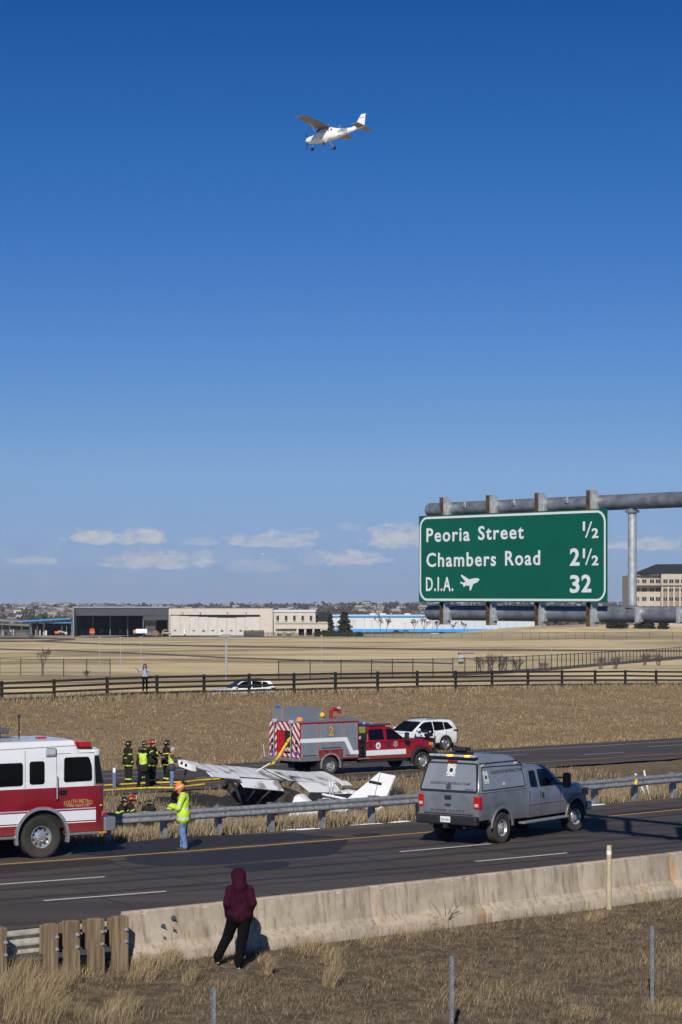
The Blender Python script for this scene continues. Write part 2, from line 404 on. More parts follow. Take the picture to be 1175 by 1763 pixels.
def asphalt(name, tint=(.062, .051, .046)):
    m = mat(name, tint, .82, noise=.0)
    nt = m.node_tree; L = nt.links; b = nt.nodes['Principled BSDF']; tc = nt.nodes.new('ShaderNodeTexCoord')
    n1 = nt.nodes.new('ShaderNodeTexNoise'); n1.inputs['Scale'].default_value = 14; n1.inputs['Detail'].default_value = 8; n1.inputs['Roughness'].default_value = .75
    mp = nt.nodes.new('ShaderNodeMapping'); mp.inputs['Rotation'].default_value = (0, 0, R(-37)); mp.inputs['Scale'].default_value = (.05, .9, 1)
    n2 = nt.nodes.new('ShaderNodeTexNoise'); n2.inputs['Scale'].default_value = 1.0; n2.inputs['Detail'].default_value = 6
    L.new(tc.outputs['Object'], n1.inputs['Vector']); L.new(tc.outputs['Object'], mp.inputs[0]); L.new(mp.outputs[0], n2.inputs['Vector'])
    ad = nt.nodes.new('ShaderNodeMath'); ad.operation = 'ADD'; L.new(n1.outputs[0], ad.inputs[0]); L.new(n2.outputs[0], ad.inputs[1])
    rp = nt.nodes.new('ShaderNodeValToRGB'); rp.color_ramp.elements[0].position = .35; rp.color_ramp.elements[1].position = .62
    ad2 = nt.nodes.new('ShaderNodeMath'); ad2.operation = 'MULTIPLY'; ad2.inputs[1].default_value = .5; L.new(ad.outputs[0], ad2.inputs[0])
    rp.color_ramp.elements[0].color = (*[c * .5 for c in tint], 1); rp.color_ramp.elements[1].color = (*[c * 1.5 for c in tint], 1)
    L.new(ad2.outputs[0], rp.inputs[0]); L.new(rp.outputs[0], b.inputs['Base Color'])
    bp = nt.nodes.new('ShaderNodeBump'); bp.inputs['Strength'].default_value = .35; bp.inputs['Distance'].default_value = .02
    L.new(n1.outputs[0], bp.inputs['Height']); L.new(bp.outputs[0], b.inputs['Normal'])
    return m
M_ASPH = asphalt('asphalt')
M_WHITE_LINE = mat('white_road_paint', (.62, .64, .63), .7, noise=.2, nscale=30)
M_YEL_LINE = mat('yellow_road_paint', (.62, .36, .06), .7, noise=.2, nscale=25)
M_TAR = mat('tar_joint', (.026, .025, .028), .45)
def sheet(name, L, x0, x1, d0, d1, zf, m, parent=None, step=1.0, dz=0.0, thick=0.0, wob=0.0):
    """strip of pavement or paint running along line L between offsets d0..d1"""
    nx = max(2, int(abs(x1 - x0) / step) + 1); xs = np.linspace(x0, x1, nx)
    f0 = d0 if callable(d0) else (lambda x: d0); f1 = d1 if callable(d1) else (lambda x: d1)
    nd = max(2, int(abs(f1(0) - f0(0)) / 2.0) + 2); ds = np.linspace(0, 1, nd)
    V = []
    for j, d in enumerate(ds):
        for k, x in enumerate(xs):
            w = wob * math.sin(x * 2.1 + j * 3) * (1 if j in (0, nd - 1) else 0)
            a, c = along(L, x, f0(x) + (f1(x) - f0(x)) * d + w); V.append((a, c, float(zf(a, c)) + dz))
    Fc = [(j * nx + k, j * nx + k + 1, (j + 1) * nx + k + 1, (j + 1) * nx + k) for j in range(nd - 1) for k in range(nx - 1)]
    return npmesh(name, V, Fc, m, parent)
def to_barrier(x, e=.12):
    lo, hi = -19.0, -9.0
    for _ in range(24):
        m_ = (lo + hi) / 2; a, c = along(NEAR, x, m_)
        if float(dist(BAR, a, c)) > e: hi = m_
        else: lo = m_
    return hi
road_near = sheet('road', NEAR, -60, 90, to_barrier, N_IN, road_near_z, M_ASPH); tag(road_near, kind='structure')
road_far = sheet('road', FAR, -70, 110, F_IN, F_OUT, road_far_z, M_ASPH); tag(road_far, kind='structure')
def mark(L, x0, x1, d, w, m, road, zf, name, step=1.0, dz=.004): return sheet(name, L, x0, x1, d - w / 2, d + w / 2, zf, m, road, step, dz)
mark(NEAR, -60, 90, 0, .13, M_YEL_LINE, road_near, road_near_z, 'edge_line')
# tar joints beside the lane lines
mark(NEAR, -60, 90, -3.60, .10, M_TAR, road_near, road_near_z, 'tar_joint', dz=.003)
mark(NEAR, -60, 90, -7.12, .10, M_TAR, road_near, road_near_z, 'tar_joint', dz=.003)
mark(NEAR, -60, 90, 1.55, .07, M_TAR, road_near, road_near_z, 'tar_joint', dz=.003)
# broken lane lines from their photo positions
def dash(L, pa, pb, z, w, road, zf):
    a = P(*pa, z); c = P(*pb, z)
    d = float(dist(L, (a.x + c.x) / 2, (a.y + c.y) / 2)); s = math.sin(math.atan2(1, 0))
    def foot(p):
        x = p.x
        for _ in range(4):
            sl = float(_slope(np.float64(x), L[1], L[2])); n = 1 / math.sqrt(1 + sl * sl); x = p.x + sl * n * d
        return x
    return mark(L, foot(a), foot(c), d, w, M_WHITE_LINE, road, zf, 'lane_dash', .5, .007)
for k in (-2, -1, 0, 1, 2, 3):
    pass
for pa, pb in (((74, 1552.8), (286, 1535.4)), ((819.6, 1485.4), (977, 1468.8)), ((-40, 1526), (181, 1510.2)), ((689, 1467.3), (845, 1453.2))):
    dash(NEAR, pa, pb, 0, .13, road_near, road_near_z)
for x0 in (-22, -32.5, 17.5, 25.5): 
    mark(NEAR, x0, x0 + 2.4, -3.75, .13, M_WHITE_LINE, road_near, road_near_z, 'lane_dash', dz=.007)
    mark(NEAR, x0 + 2, x0 + 4.4, -7.2, .13, M_WHITE_LINE, road_near, road_near_z, 'lane_dash', dz=.007)
mark(NEAR, -60, 90, -10.9, .13, M_WHITE_LINE, road_near, road_near_z, 'edge_line')
mark(FAR, -70, 110, 0, .14, M_YEL_LINE, road_far, road_far_z, 'edge_line')
mark(FAR, -70, 110, 11.0, .16, M_WHITE_LINE, road_far, road_far_z, 'edge_line')
for k in range(-5, 6):
    mark(FAR, 12.1 + k * 9.6, 14.5 + k * 9.6, 7.3, .14, M_WHITE_LINE, road_far, road_far_z, 'lane_dash', dz=.007)
    mark(FAR, 14.9 + k * 9.6, 17.3 + k * 9.6, 3.66, .14, M_WHITE_LINE, road_far, road_far_z, 'lane_dash', dz=.007)
# sealed cracks and the dusty shoulder
rk = random.Random(4)
def crack(line, x, d0, d1, zf, road):
    n = max(4, int(abs(d1 - d0) / .35)); L_, R_ = [], []; xx = x
    for i in range(n + 1):
        d = d0 + (d1 - d0) * i / n; xx += rk.uniform(-.09, .09); w = rk.uniform(.010, .022); a, c = along(line, xx - w, d); L_.append((a, c, float(zf(a, c)) + .0045)); a, c = along(line, xx + w, d); R_.append((a, c, float(zf(a, c)) + .0045))
    V = L_ + R_; npmesh('crack_seal', V, [(i, i + 1, n + 2 + i, n + 1 + i) for i in range(n)], M_TAR, road)
for x in (-9.3, -6.2, -2.4, 1.1, 5.2, 7.4, 11.0, 14.6): crack(NEAR, x, -13.2 + rk.uniform(0, 3), 2.4 - rk.uniform(0, 4), road_near_z, road_near)
for x in (-12, -5, 2, 9, 13, 18, 24): crack(FAR, x, .2, 11 + rk.uniform(0, 3), road_far_z, road_far)
M_DUST = mat('dusty_shoulder', (.105, .085, .068), .95, col2=(.062, .054, .050), nscale=2.2, bump=.3, bscale=30, lo=.35, hi=.6)
sheet('shoulder_dust', NEAR, -60, 90, 2.05, N_IN + .02, road_near_z, M_DUST, road_near, 1.0, .002, wob=.12)
sheet('shoulder_dust', NEAR, -60, 90, lambda x: to_barrier(x) + .2, lambda x: to_barrier(x) + .9, road_near_z, M_DUST, road_near, 1.0, .002, wob=.15)
sheet('shoulder_dust', FAR, -70, 110, F_OUT - 1.2, F_OUT + .02, road_far_z, M_DUST, road_far, 1.0, .002, wob=.2)
sheet('shoulder_dust', FAR, -70, 110, F_IN - .02, F_IN + 1.0, road_far_z, M_DUST, road_far, 1.0, .002, wob=.2)
M_TYRET = mat('tyre_track', (.034, .031, .032), .7, noise=.3, nscale=3, stretch=(.3, 1, 1))
for d in (-1.0, -2.6, -4.7, -6.3): sheet('tyre_track', NEAR, -60, 90, d - .16, d + .16, road_near_z, M_TYRET, road_near, 1.0, .0015, wob=.04)
# wet runoff from the fire fighting
M_WET = mat('wet_asphalt', (.030, .028, .031), .62, noise=.25, nscale=5, spec=.35)
def wet(name, pts, z=.0035, zf=None):
    b = []; n = len(pts)
    for i in range(n):
        p0, p1, p2, p3 = (Vector(pts[(i + k) % n]) for k in (-1, 0, 1, 2))
        for t in np.linspace(0, 1, 10, endpoint=False):
            q = .5 * ((2 * p1) + (p2 - p0) * t + (2 * p0 - 5 * p1 + 4 * p2 - p3) * t * t + (3 * p1 - p0 - 3 * p2 + p3) * t ** 3)
            b.append((q.x + random.uniform(-2.2, 2.2), q.y + random.uniform(-.25, .25)))
    V = [P(x, y, z) for x, y in b]
    me = MB(); me.add(V, [tuple(range(len(V)))]); o = me.build(name, M_WET, road_near, recalc=True); return o
wet('wet_patch', [(225, 1473), (330, 1468), (440, 1459), (560, 1449), (600, 1445), (585, 1462), (560, 1473), (470, 1480), (380, 1488), (300, 1491), (230, 1486)])
wet('wet_patch', [(120, 1466), (200, 1452), (330, 1440), (450, 1436), (500, 1433), (530, 1437), (575, 1441), (460, 1451), (330, 1462), (200, 1474)])
wet('wet_patch', [(385, 1492), (430, 1487), (490, 1483), (500, 1488), (480, 1495), (430, 1498)])
wet('wet_patch', [(-60, 1495), (30, 1488), (120, 1482), (180, 1480), (195, 1487), (140, 1492), (60, 1499), (-60, 1508)])
wet('wet_patch', [(1050, 1402), (1100, 1396), (1170, 1389), (1200, 1387), (1190, 1391), (1120, 1399)])
wet('wet_patch', [(608, 1437), (640, 1434), (655, 1437), (625, 1441)])

# ------------------------------------------------------------------ concrete barrier
def concrete():
    m = mat('weathered_concrete', (.36, .32, .26), .9)
    nt = m.node_tree; L = nt.links; b = nt.nodes['Principled BSDF']; tc = nt.nodes.new('ShaderNodeTexCoord')
    def noise(sc, st, det=6, ro=.6):
        mp = nt.nodes.new('ShaderNodeMapping'); mp.inputs['Scale'].default_value = st; mp.inputs['Rotation'].default_value = (0, 0, R(-41)); L.new(tc.outputs['Object'], mp.inputs[0])
        n = nt.nodes.new('ShaderNodeTexNoise'); n.inputs['Scale'].default_value = sc; n.inputs['Detail'].default_value = det; n.inputs['Roughness'].default_value = ro
        L.new(mp.outputs[0], n.inputs['Vector']); return n.outputs[0]
    def ramp(f, els):
        r = nt.nodes.new('ShaderNodeValToRGB'); e = r.color_ramp.elements
        while len(e) < len(els): e.new(.5)
        for k, (p, c) in enumerate(els): e[k].position = p; e[k].color = (*c, 1)
        L.new(f, r.inputs[0]); return r.outputs[0]
    def mx(bt, f, a, c):
        q = nt.nodes.new('ShaderNodeMix'); q.data_type = 'RGBA'; q.blend_type = bt
        if isinstance(f, (int, float)): q.inputs[0].default_value = f
        else: L.new(f, q.inputs[0])
        L.new(a, q.inputs[6]); L.new(c, q.inputs[7]); return q.outputs[2]
    base = ramp(noise(2.2, (1, 1, 1), 8), [(.3, (.36, .30, .23)), (.55, (.46, .39, .305)), (.75, (.52, .46, .38))])
    streak = ramp(noise(8.5, (1, 1, .06), 6, .75), [(.36, (.42, .36, .29)), (.5, (.95, .93, .9)), (.7, (1, 1, 1))])
    rust = ramp(noise(1.5, (1, 1, .10), 4), [(.60, (1, 1, 1)), (.72, (1.0, .74, .46))])
    c = mx('MULTIPLY', .72, base, streak); c = mx('MULTIPLY', .8, c, rust)
    L.new(c, b.inputs['Base Color'])
    bp = nt.nodes.new('ShaderNodeBump'); bp.inputs['Strength'].default_value = .4; bp.inputs['Distance'].default_value = .02
    L.new(noise(9, (1, 1, 1), 8), bp.inputs['Height']); L.new(bp.outputs[0], b.inputs['Normal'])
    return m
M_CONC = concrete()
M_STEEL = mat('galvanized_steel', (.36, .38, .40), .5, .55, noise=.22, nscale=9)
M_BOLT = mat('dull_bolt', (.16, .155, .15), .5, .6)
M_CHALK = mat('pale_concrete_chips', (.60, .58, .54), .9)
bar = empty('concrete_barrier', (0, 0, 0), 0, 'long weathered concrete barrier with rust streaks beside the near lanes', 'barrier')
X0B = -4.05
def bar_sec(x, zt=.86, e=0.0):
    # Jersey profile, near face (towards the camera) first
    pr = [(-.34, -.35), (-.34, .0), (-.32, .07), (-.15, .25), (-.10, .55), (-.075, zt - .03), (-.05, zt), (.075, zt), (.10, zt - .03), (.13, .5), (.17, .25), (.33, .07), (.34, -.35)]
    return [(*along(BAR, x, d * 1.0), z) for d, z in pr]
k = 0; x = X0B
while x < 40:
    L_ = 4.6 if x > 20 else 2.3; x1 = x + L_
    mb = MB(); mb.loft([bar_sec(q) for q in np.linspace(x, x1 - .012, 5)])
    o = mb.build('barrier_section', M_CONC, bar, smooth=True, angle=25, bevel=0.012 if x < 12 else 0)
    x = x1
# anchor bolts near the end of the barrier
def bpt(x, d, z): a, c = along(BAR, x, d); return Vector((a, c, z))
bn = Vector((.645, -.765, 0))   # outward normal of the near face
for px, py in ((281, 1595), (299, 1581), (299, 1601), (281, 1614), (299, 1622)):
    q = None
    Yb = float(Yl(BAR, 0)); 
    # intersect with near face plane at offset -.1
    for t in np.arange(40, 50, .01):
        X = (px - CX) / F * t
        if float(dist(BAR, X, t)) > -.105: q = D(px, py, t); break
    b = MB(); b.cyl(q - bn * .005, q + bn * .012, .055, n=10); b.cyl(q + bn * .012, q + bn * .045, .03, n=6); b.cyl(q + bn * .045, q + bn * .09, .012, n=8)
    b.build('anchor_bolt', M_BOLT, bar)
# spalled pale lip along the top arris
for x in np.concatenate([np.linspace(X0B + .3, 12, 46)]):
    x += random.uniform(-.12, .12); w = random.uniform(.03, .16); h = random.uniform(.012, .045)
    if random.random() < .35: continue
    mb = MB(); A = bpt(x, -.0785, .815); B = bpt(x + w, -.0785, .815)
    mb.add([A, B, B + Vector((0, 0, -h * .6)), (A + B) / 2 + Vector((0, 0, -h)), A + Vector((0, 0, -h * .4))], [(0, 1, 2, 3, 4)])
    mb.build('chipped_edge', M_CHALK, bar)

# ------------------------------------------------------------------ median guardrail
def guardrail():
    root = empty('guardrail', (0, 0, 0), 0, 'long galvanized steel guardrail on steel posts along the median', 'guardrail')
    L = NEAR; DG = 2.95
    pr = [(0, .79), (-.055, .775), (-.085, .735), (-.085, .70), (-.06, .665), (-.045, .65), (-.045, .625), (-.06, .61), (-.085, .575), (-.085, .54), (-.055, .50), (0, .485)]
    pr2 = pr + [(d + .006, z) for d, z in reversed(pr)]
    xs = np.arange(-16.5, 34, 1.495)
    for i, x in enumerate(xs):
        a, c = along(L, x, DG + .30); sl = float(_slope(np.float64(x), L[1], L[2])); ang = math.atan2(sl, 1)
        M = Matrix.Translation((a, c, 0)) @ Matrix.Rotation(ang, 4, 'Z') @ Matrix.Rotation(random.uniform(-.012, .012), 4, 'Y')
        b = MB(); b.box(-.05, -.044, -.11, .11, -.6, .80, M); b.box(.044, .05, -.11, .11, -.6, .80, M); b.box(-.044, .044, -.004, .004, -.6, .80, M)
        # the flange that faces traffic
        b2 = MB(); b2.box(-.055, .055, -.12, -.112, -.6, .72, M)
        b.build('post', M_STEEL, root); b2.build('post_flange', M_STEEL, root)
        k = MB(); k.box(-.075, .075, -.30, -.122, .46, .81, M, ch=.01); k.build('blockout', mat('blockout_plastic', (.10, .10, .105), .6), root)
        b3 = MB(); b3.cyl(M @ Vector((0, -.30, .635)), M @ Vector((0, -.40, .635)), .016, n=6); b3.build('bolt', M_BOLT, root)
    for i in range(0, len(xs) - 2, 2):
        sec = []
        for x in np.linspace(xs[i] - .06, xs[i + 2] + .06, 7):
            sec.append([(*along(L, x, DG + d - (.006 if (i // 2) % 2 else 0)), z) for d, z in pr2])
        m = MB(); m.loft(sec); m.build('rail', M_STEEL, root, smooth=True, angle=50)
    # yellow reflectors on the rail
    for px, py in ((1095, 1346),):
        y = 75.4; q = D(px, py, y); m = MB()
        a, c = along(L, q.x + 1.2, DG - .10)
        q = D(px, 1347, 73.5)
        for t in np.arange(70, 80, .01):
            X = (px - CX) / F * t
            if float(dist(L, X, t)) > DG - .1: q = D(px, py, t); break
        m.prism([(-.07, -.05), (.03, -.1), (.05, .06), (.0, .1)], -.03, .0, 'y', Matrix.Translation(q)); m.build('reflector', mat('reflector_yellow', (.85, .55, .02), .4), root)
    return root
guardrail()
# ------------------------------------------------------------------ overhead sign and its pipe structure
SA = Vector((2.077, 62.0, 0)); SB = Vector((6.474, 56.6, 0)); SX = (SB - SA).normalized(); SN = Vector((SX.y, -SX.x, 0)); SW = (SB - SA).length
SZ0, SZ1 = 6.572, 8.866
def sign_uv(px, py):
    d = Vector(((px - CX) / F, 1, -(py - HZ) / F)); o = Vector((0, 0, HC)); t = (SA - o).dot(SN) / d.dot(SN); p = o + d * t
    return (p - SA).dot(SX), p.z - SZ0
def back_u(px, py, back):
    n = SA - SN * back; d = Vector(((px - CX) / F, 1, -(py - HZ) / F)); o = Vector((0, 0, HC)); t = (n - o).dot(SN) / d.dot(SN); return (o + d * t - n).dot(SX)
M_SIGN = mat('green_sign_sheeting', (.0, .105, .062), .42, noise=.06, nscale=1.2)
M_SIGNW = mat('white_sign_sheeting', (.74, .77, .76), .45)
M_ALU = mat('sign_backing', (.45, .46, .47), .5, .5)
M_PIPE = mat('grey_weathered_pipe', (.27, .29, .315), .42, .5, noise=.22, nscale=4, stretch=(1, 1, 1))
M_RUST = mat('rusty_flange', (.085, .05, .032), .85, noise=.5, nscale=9)
M_GALV = mat('bright_galvanized', (.50, .52, .53), .42, .5, noise=.15, nscale=10)
SMAT = frame(SA + Vector((0, 0, SZ0)), SX, (0, 0, 1))           # local x along sign, y up, z towards traffic
def rrect(x0, x1, y0, y1, r, n=8):
    pts = []
    for cx, cy, a0 in ((x1 - r, y0 + r, -90), (x1 - r, y1 - r, 0), (x0 + r, y1 - r, 90), (x0 + r, y0 + r, 180)):
        for k in range(n + 1): t = R(a0 + 90 * k / n); pts.append((cx + r * math.cos(t), cy + r * math.sin(t)))
    return pts
def ring(mb, outer, inner, z0, z1, M):
    n = len(outer); vs = [(*p, z1) for p in outer] + [(*p, z1) for p in inner] + [(*p, z0) for p in outer] + [(*p, z0) for p in inner]; fs = []
    for i in range(n):
        j = (i + 1) % n; fs += [(i, j, n + j, n + i), (2 * n + i, i, j, 2 * n + j)[::-1], (n + i, n + j, 3 * n + j, 3 * n + i)]
    mb.add(vs, fs, M)
def road_sign(label, u0, u1, seams, H=SZ1 - SZ0):
    root = empty('road_sign', SA + SX * u0 + Vector((0, 0, SZ0)), 0, label, 'road sign')
    T = Matrix.Translation(-(SA + SX * u0 + Vector((0, 0, SZ0)))) @ SMAT
    edges = [u0] + seams + [u1]
    for a, c in zip(edges[:-1], edges[1:]):
        m = MB(); m.box(a + .0025, c - .0025, 0, H, -.035, 0, T, ch=.003); m.build('panel', M_SIGN, root)
    m = MB(); m.box(u0 + .05, u1 - .05, .02, H - .02, -.06, -.037, T); m.build('backing', M_ALU, root)
    m = MB(); i0, w = .035, .055
    ring(m, rrect(u0 + i0, u1 - i0, i0, H - i0, .30), rrect(u0 + i0 + w, u1 - i0 - w, i0 + w, H - i0 - w, .30 - w), 0, .005, T)
    m.build('border', M_SIGNW, root)
    return root, T
uv = lambda zx, zy: sign_uv(700 + zx / 2.4737, 830 + zy / 2.4737)
seams = [uv(x, 330)[0] for x in (186, 326, 433, 544, 697)]
sg, ST = road_sign('large green highway sign listing Peoria Street, Chambers Road and D.I.A.', 0, SW, seams)
def sign_text(s, xa, xb, yt, yb, bold=.008, xr=None):
    ua, vb = uv(xa, yb); ub, _ = uv(xb, yb); vt = uv(xa, yt)[1]
    cap = vt - vb
    Mx = ST @ Matrix.Translation((ua, vb, .002))
    return text_mesh('lettering', s, M_SIGNW, cap / .715, sg, width=ub - ua, M=Mx, ext=.003, bold=bold, space=1.16 if len(s) > 2 else 1.0)
sign_text('Peoria', 86, 270, 196, 254, .009); sign_text('Street', 306, 500, 187, 245, .009)
sign_text('Chambers', 86, 382, 301, 360, .009); sign_text('Road', 421, 570, 292, 354, .009)
sign_text('D.I.A.', 84, 200, 404, 463, .009)
sign_text('1', 752, 761, 168, 206, .010); sign_text('2', 790, 818, 197, 237, .010)
sign_text('2', 697, 738, 282, 354, .016); sign_text('1', 752, 761, 283, 322, .010); sign_text('2', 790, 818, 313, 353, .010)
sign_text('3', 697, 738, 396, 469, .016); sign_text('2', 746, 788, 394, 467, .016)
for y0, y1 in ((168, 237), (283, 353)):                 # fraction strokes
    m = MB(); q = [uv(762, y1), uv(768, y1), uv(792, y0), uv(786, y0)]
    m.prism(q, .002, .006, 'z', ST); m.build('fraction_stroke', M_SIGNW, sg)
# airplane symbol, heading right
pl = [(233, 397), (238, 395), (262, 411), (268, 414), (296, 409), (306, 410), (312, 414), (309, 421), (300, 428), (286, 434), (281, 444), (275, 462), (270, 461), (270, 441), (254, 441), (247, 446), (243, 445), (244, 439), (231, 430), (230, 425), (233, 424), (241, 428), (250, 426), (252, 423), (233, 400)]
m = MB(); m.prism([uv(*p) for p in pl], .002, .006, 'z', ST); m.build('airplane_symbol', M_SIGNW, sg)
TS = (SB - SA).length
sg2, ST2 = road_sign('second green sign on the same pipes, just past the right edge', SW + 2.75, SW + 5.6, [SW + 3.7, SW + 4.65])
# pipes
def sp(u, z, back): p = SA + SX * u - SN * back; return Vector((p.x, p.y, z))
st = empty('sign_gantry', sp(SW + 6.6, hz(*sp(SW + 6.6, 0, .42)[:2]), .42), 0, 'grey steel pipe gantry of two horizontal beams carrying the green highway sign', 'sign gantry')
off = -Vector(st.location)
def SPT(u, z, back=.42): return sp(u, z, back) + off
UZ, LZ = 9.03, 6.285
u_left = back_u(741, 900, .42)
def pipe(name, u0, u1, z, r):
    m = MB(); prof = [(u0 - .05, r * .55), (u0 - .02, r * .88), (u0, r)]
    pts = [SPT(u0 - .06, z), SPT(u0 - .05, z), SPT(u0 - .015, z), SPT(u0 + .02, z), SPT(u1, z)]
    m.tube(pts, [r * .3, r * .75, r * .95, r, r], 28); return m.build(name, M_PIPE, st, smooth=True, angle=60)
pipe('beam', u_left, SW + 6.6, UZ, .19); pipe('beam', u_left, SW + 6.6, LZ, .20)
for u in (back_u(1089, 960, .42), SW + 5.9):
    m = MB(); m.tube([SPT(u, LZ + .18), SPT(u, UZ - .24)], .108, 24); m.build('strut', M_GALV, st, smooth=True, angle=50)
    m = MB(); m.tube([SPT(u, UZ - .27), SPT(u, UZ - .21)], .17, 8); m.tube([SPT(u, UZ - .215), SPT(u, UZ - .17)], .12, 8); m.tube([SPT(u, LZ + .16), SPT(u, LZ + .235)], [.18, .12], 12)
    m.build('strut_flange', M_PIPE, st)
m = MB(); m.tube([Vector((0, 0, -.3)), Vector((0, 0, UZ - st.location.z + .5))], .28, 24); m.build('mast', M_PIPE, st, smooth=True, angle=50)
def ibeam(u, z0, z1):
    T = Matrix.Translation(off) @ SMAT; z0 -= SZ0; z1 -= SZ0
    m = MB(); m.box(u - .075, u - .062, z0, z1, -.30, -.062, T); m.build('rusty_flange', M_RUST, st)
    m = MB(); m.box(u - .061, u + .085, z0 + .02, z1 - .02, -.19, -.18, T); m.box(u + .085, u + .1, z0, z1, -.30, -.062, T); m.build('bracket_beam', M_GALV, st)
    for zc in (UZ, LZ):
        m = MB(); m.box(u + .102, u + .16, zc - SZ0 - .20, zc - SZ0 + .20, -.29, -.16, T, ch=.01); m.build('saddle_clamp', M_GALV, st)
for px in (766, 846, 930, 1019):
    u = back_u(px, 960, .18); ibeam(u, 5.98, 9.34)
for px in (1099, 1170):
    u = back_u(px, 1055, .2); T = Matrix.Translation(off) @ SMAT; m = MB()
    m.box(u - .05, u + .05, LZ - SZ0 - .21, LZ - SZ0 + .19, -.24, -.13, T, ch=.01); m.box(u + .05, u + .075, LZ - SZ0 - .17, LZ - SZ0 + .15, -.3, -.15, T); m.build('saddle_clamp', M_GALV, st)
for px in (800, 885, 976):
    u = back_u(px, 870, .2); m = MB(); T = Matrix.Translation(off) @ SMAT
    m.box(u - .035, u + .035, UZ - SZ0 + .02, UZ - SZ0 + .2, -.225, -.20, T, ch=.008); m.cyl(T @ Vector((u, UZ - SZ0 + .1, -.2)), T @ Vector((u, UZ - SZ0 + .1, -.13)), .02, n=8); m.build('lug', M_GALV, st)

# ------------------------------------------------------------------ wooden-post guardrail that ends at the barrier
M_WOOD = mat('weathered_timber', (.14, .095, .052), .9, col2=(.27, .205, .125), nscale=11, stretch=(1, 1, .09), bump=.9, lo=.36, hi=.64)
M_RAILB = mat('dull_back_of_rail', (.42, .40, .36), .6, .25, noise=.2, nscale=5)
wg = empty('guardrail', along(BAR, X0B - .3, -.25) + (0,), 0, 'short timber-post guardrail with three-ridged steel rail meeting the concrete barrier', 'guardrail')
wo = -Vector(wg.location)
for px, top in ((206, 1577), (165, 1581), (122.5, 1585), (87, 1590), (-2, 1596), (-75, 1603), (-150, 1609)):
    a = (px - CX) / F; y = 40.0
    for _ in range(30): y = float(Yl(BAR, a * y)) - .42 / float(hd(BAR, a * y))
    x = a * y; zt = HC - (top - HZ) * y / F; ang = math.atan(float(_slope(np.float64(x), BAR[1], BAR[2])))
    M = Matrix.Translation(Vector((x, y, 0)) + wo) @ Matrix.Rotation(ang + random.uniform(-.06, .06), 4, 'Z') @ Matrix.Rotation(random.uniform(-.02, .02), 4, 'X')
    w = .13 if px not in (87, -2) else .105
    m = MB(); m.box(-w, w, -.12, .1, -.8, zt - wg.location.z * 0, M, ch=.018); m.build('post', M_WOOD, wg)
    m = MB(); m.box(-w * .8, w * .8, .1, .28, .28, zt - .05, M, ch=.015); m.build('blockout', M_WOOD, wg)
    for z in (.62, .40):
        m = MB(); m.cyl(M @ Vector((.06, -.12, z)), M @ Vector((.06, -.135, z)), .035, n=8); m.cyl(M @ Vector((.06, -.135, z)), M @ Vector((.06, -.19, z)), .013, n=6); m.build('bolt', M_GALV, wg)
pr = []
for z, d in ((.80, 0), (.785, .06), (.74, .085), (.70, .06), (.67, .0), (.64, .0), (.61, .06), (.56, .085), (.51, .06), (.48, .0), (.45, .0), (.42, .06), (.37, .085), (.33, .06), (.31, 0)): pr.append((d - .10, z))
pr2 = pr + [(d + .006, z) for d, z in reversed(pr)]
xs = [X0B + .02, X0B - 2.0, X0B - 4.0, X0B - 8, X0B - 12]
for x1, x0 in zip(xs[:-1], xs[1:]):
    m = MB(); m.loft([[tuple(Vector((*along(BAR, x, d), z)) + wo) for d, z in pr2] for x in np.linspace(x0, x1, 4)]); m.build('rail', M_RAILB, wg, smooth=True, angle=50)

# ------------------------------------------------------------------ small posts in front
M_BEIGE = mat('beige_marker_plastic', (.43, .36, .22), .7, noise=.15, nscale=12)
g = P(1049, 1563, -.12)
mp_ = empty('marker_post', g, 0, 'tall round beige marker post standing against the concrete barrier', 'post')
m = MB(); m.lathe([(.056, -.3), (.056, 1.36), (.05, 1.375), (.02, 1.38)], 16, 'z'); m.build('post', M_BEIGE, mp_, smooth=True)
m = MB(); m.lathe([(.058, 1.17), (.058, 1.26)], 16, 'z'); m.build('white_band', mat('white_tape', (.75, .74, .7), .6), mp_, smooth=True)
for px, lab in ((367, 'perforated steel fence post standing below the hooded person'), (777, 'perforated steel fence post in the middle of the dry foreground'), (1122, 'perforated steel fence post at the right, below the marker post')):
    a = (px - CX) / F; y = 36.0
    for _ in range(40): y = float(Yl(BAR, a * y)) - 7.0 / float(hd(BAR, a * y))
    x = a * y; g = Vector((x, y, hz(x, y)))
    r = empty('fence_post', g, R(30), lab, 'post', 'steel posts of the wire fence')
    m = MB(); h = 1.42
    m.box(-.03, .03, -.004, .004, -.4, h); m.box(-.034, -.026, -.03, .0, -.4, h); m.box(.026, .034, -.03, .0, -.4, h); m.build('post', mat('post_zinc', (.33, .35, .38), .5, .5, noise=.3, nscale=25), r)
    for i in range(22):
        m2 = MB(); m2.cyl((0, -.0045, .25 + i * .052), (0, -.007, .25 + i * .052), .006, n=6); m2.build('hole', M_BOLT, r)
wr = empty('wire_fence', along(BAR, 0, -7.0) + (0,), 0, 'thin sagging wires strung between the steel posts', 'fence')
for h in (.30, .62, .92, 1.20):
    pts = []
    for px in (-60, 367, 777, 1122, 1300):
        a = (px - CX) / F; y = 36.0
        for _ in range(40): y = float(Yl(BAR, a * y)) - 7.03 / float(hd(BAR, a * y))
        pts.append(Vector((a * y, y, hz(a * y, y) + h)) - Vector(wr.location))
    q2 = []
    for A, B in zip(pts[:-1], pts[1:]): q2 += [A.lerp(B, k / 6) - Vector((0, 0, .10 * (k / 6) * (1 - k / 6))) for k in range(6)]
    m = MB(); m.tube(q2 + [pts[-1]], .0019, 4); m.build('wire', mat('rusty_wire', (.20, .19, .18), .6, .4), wr)

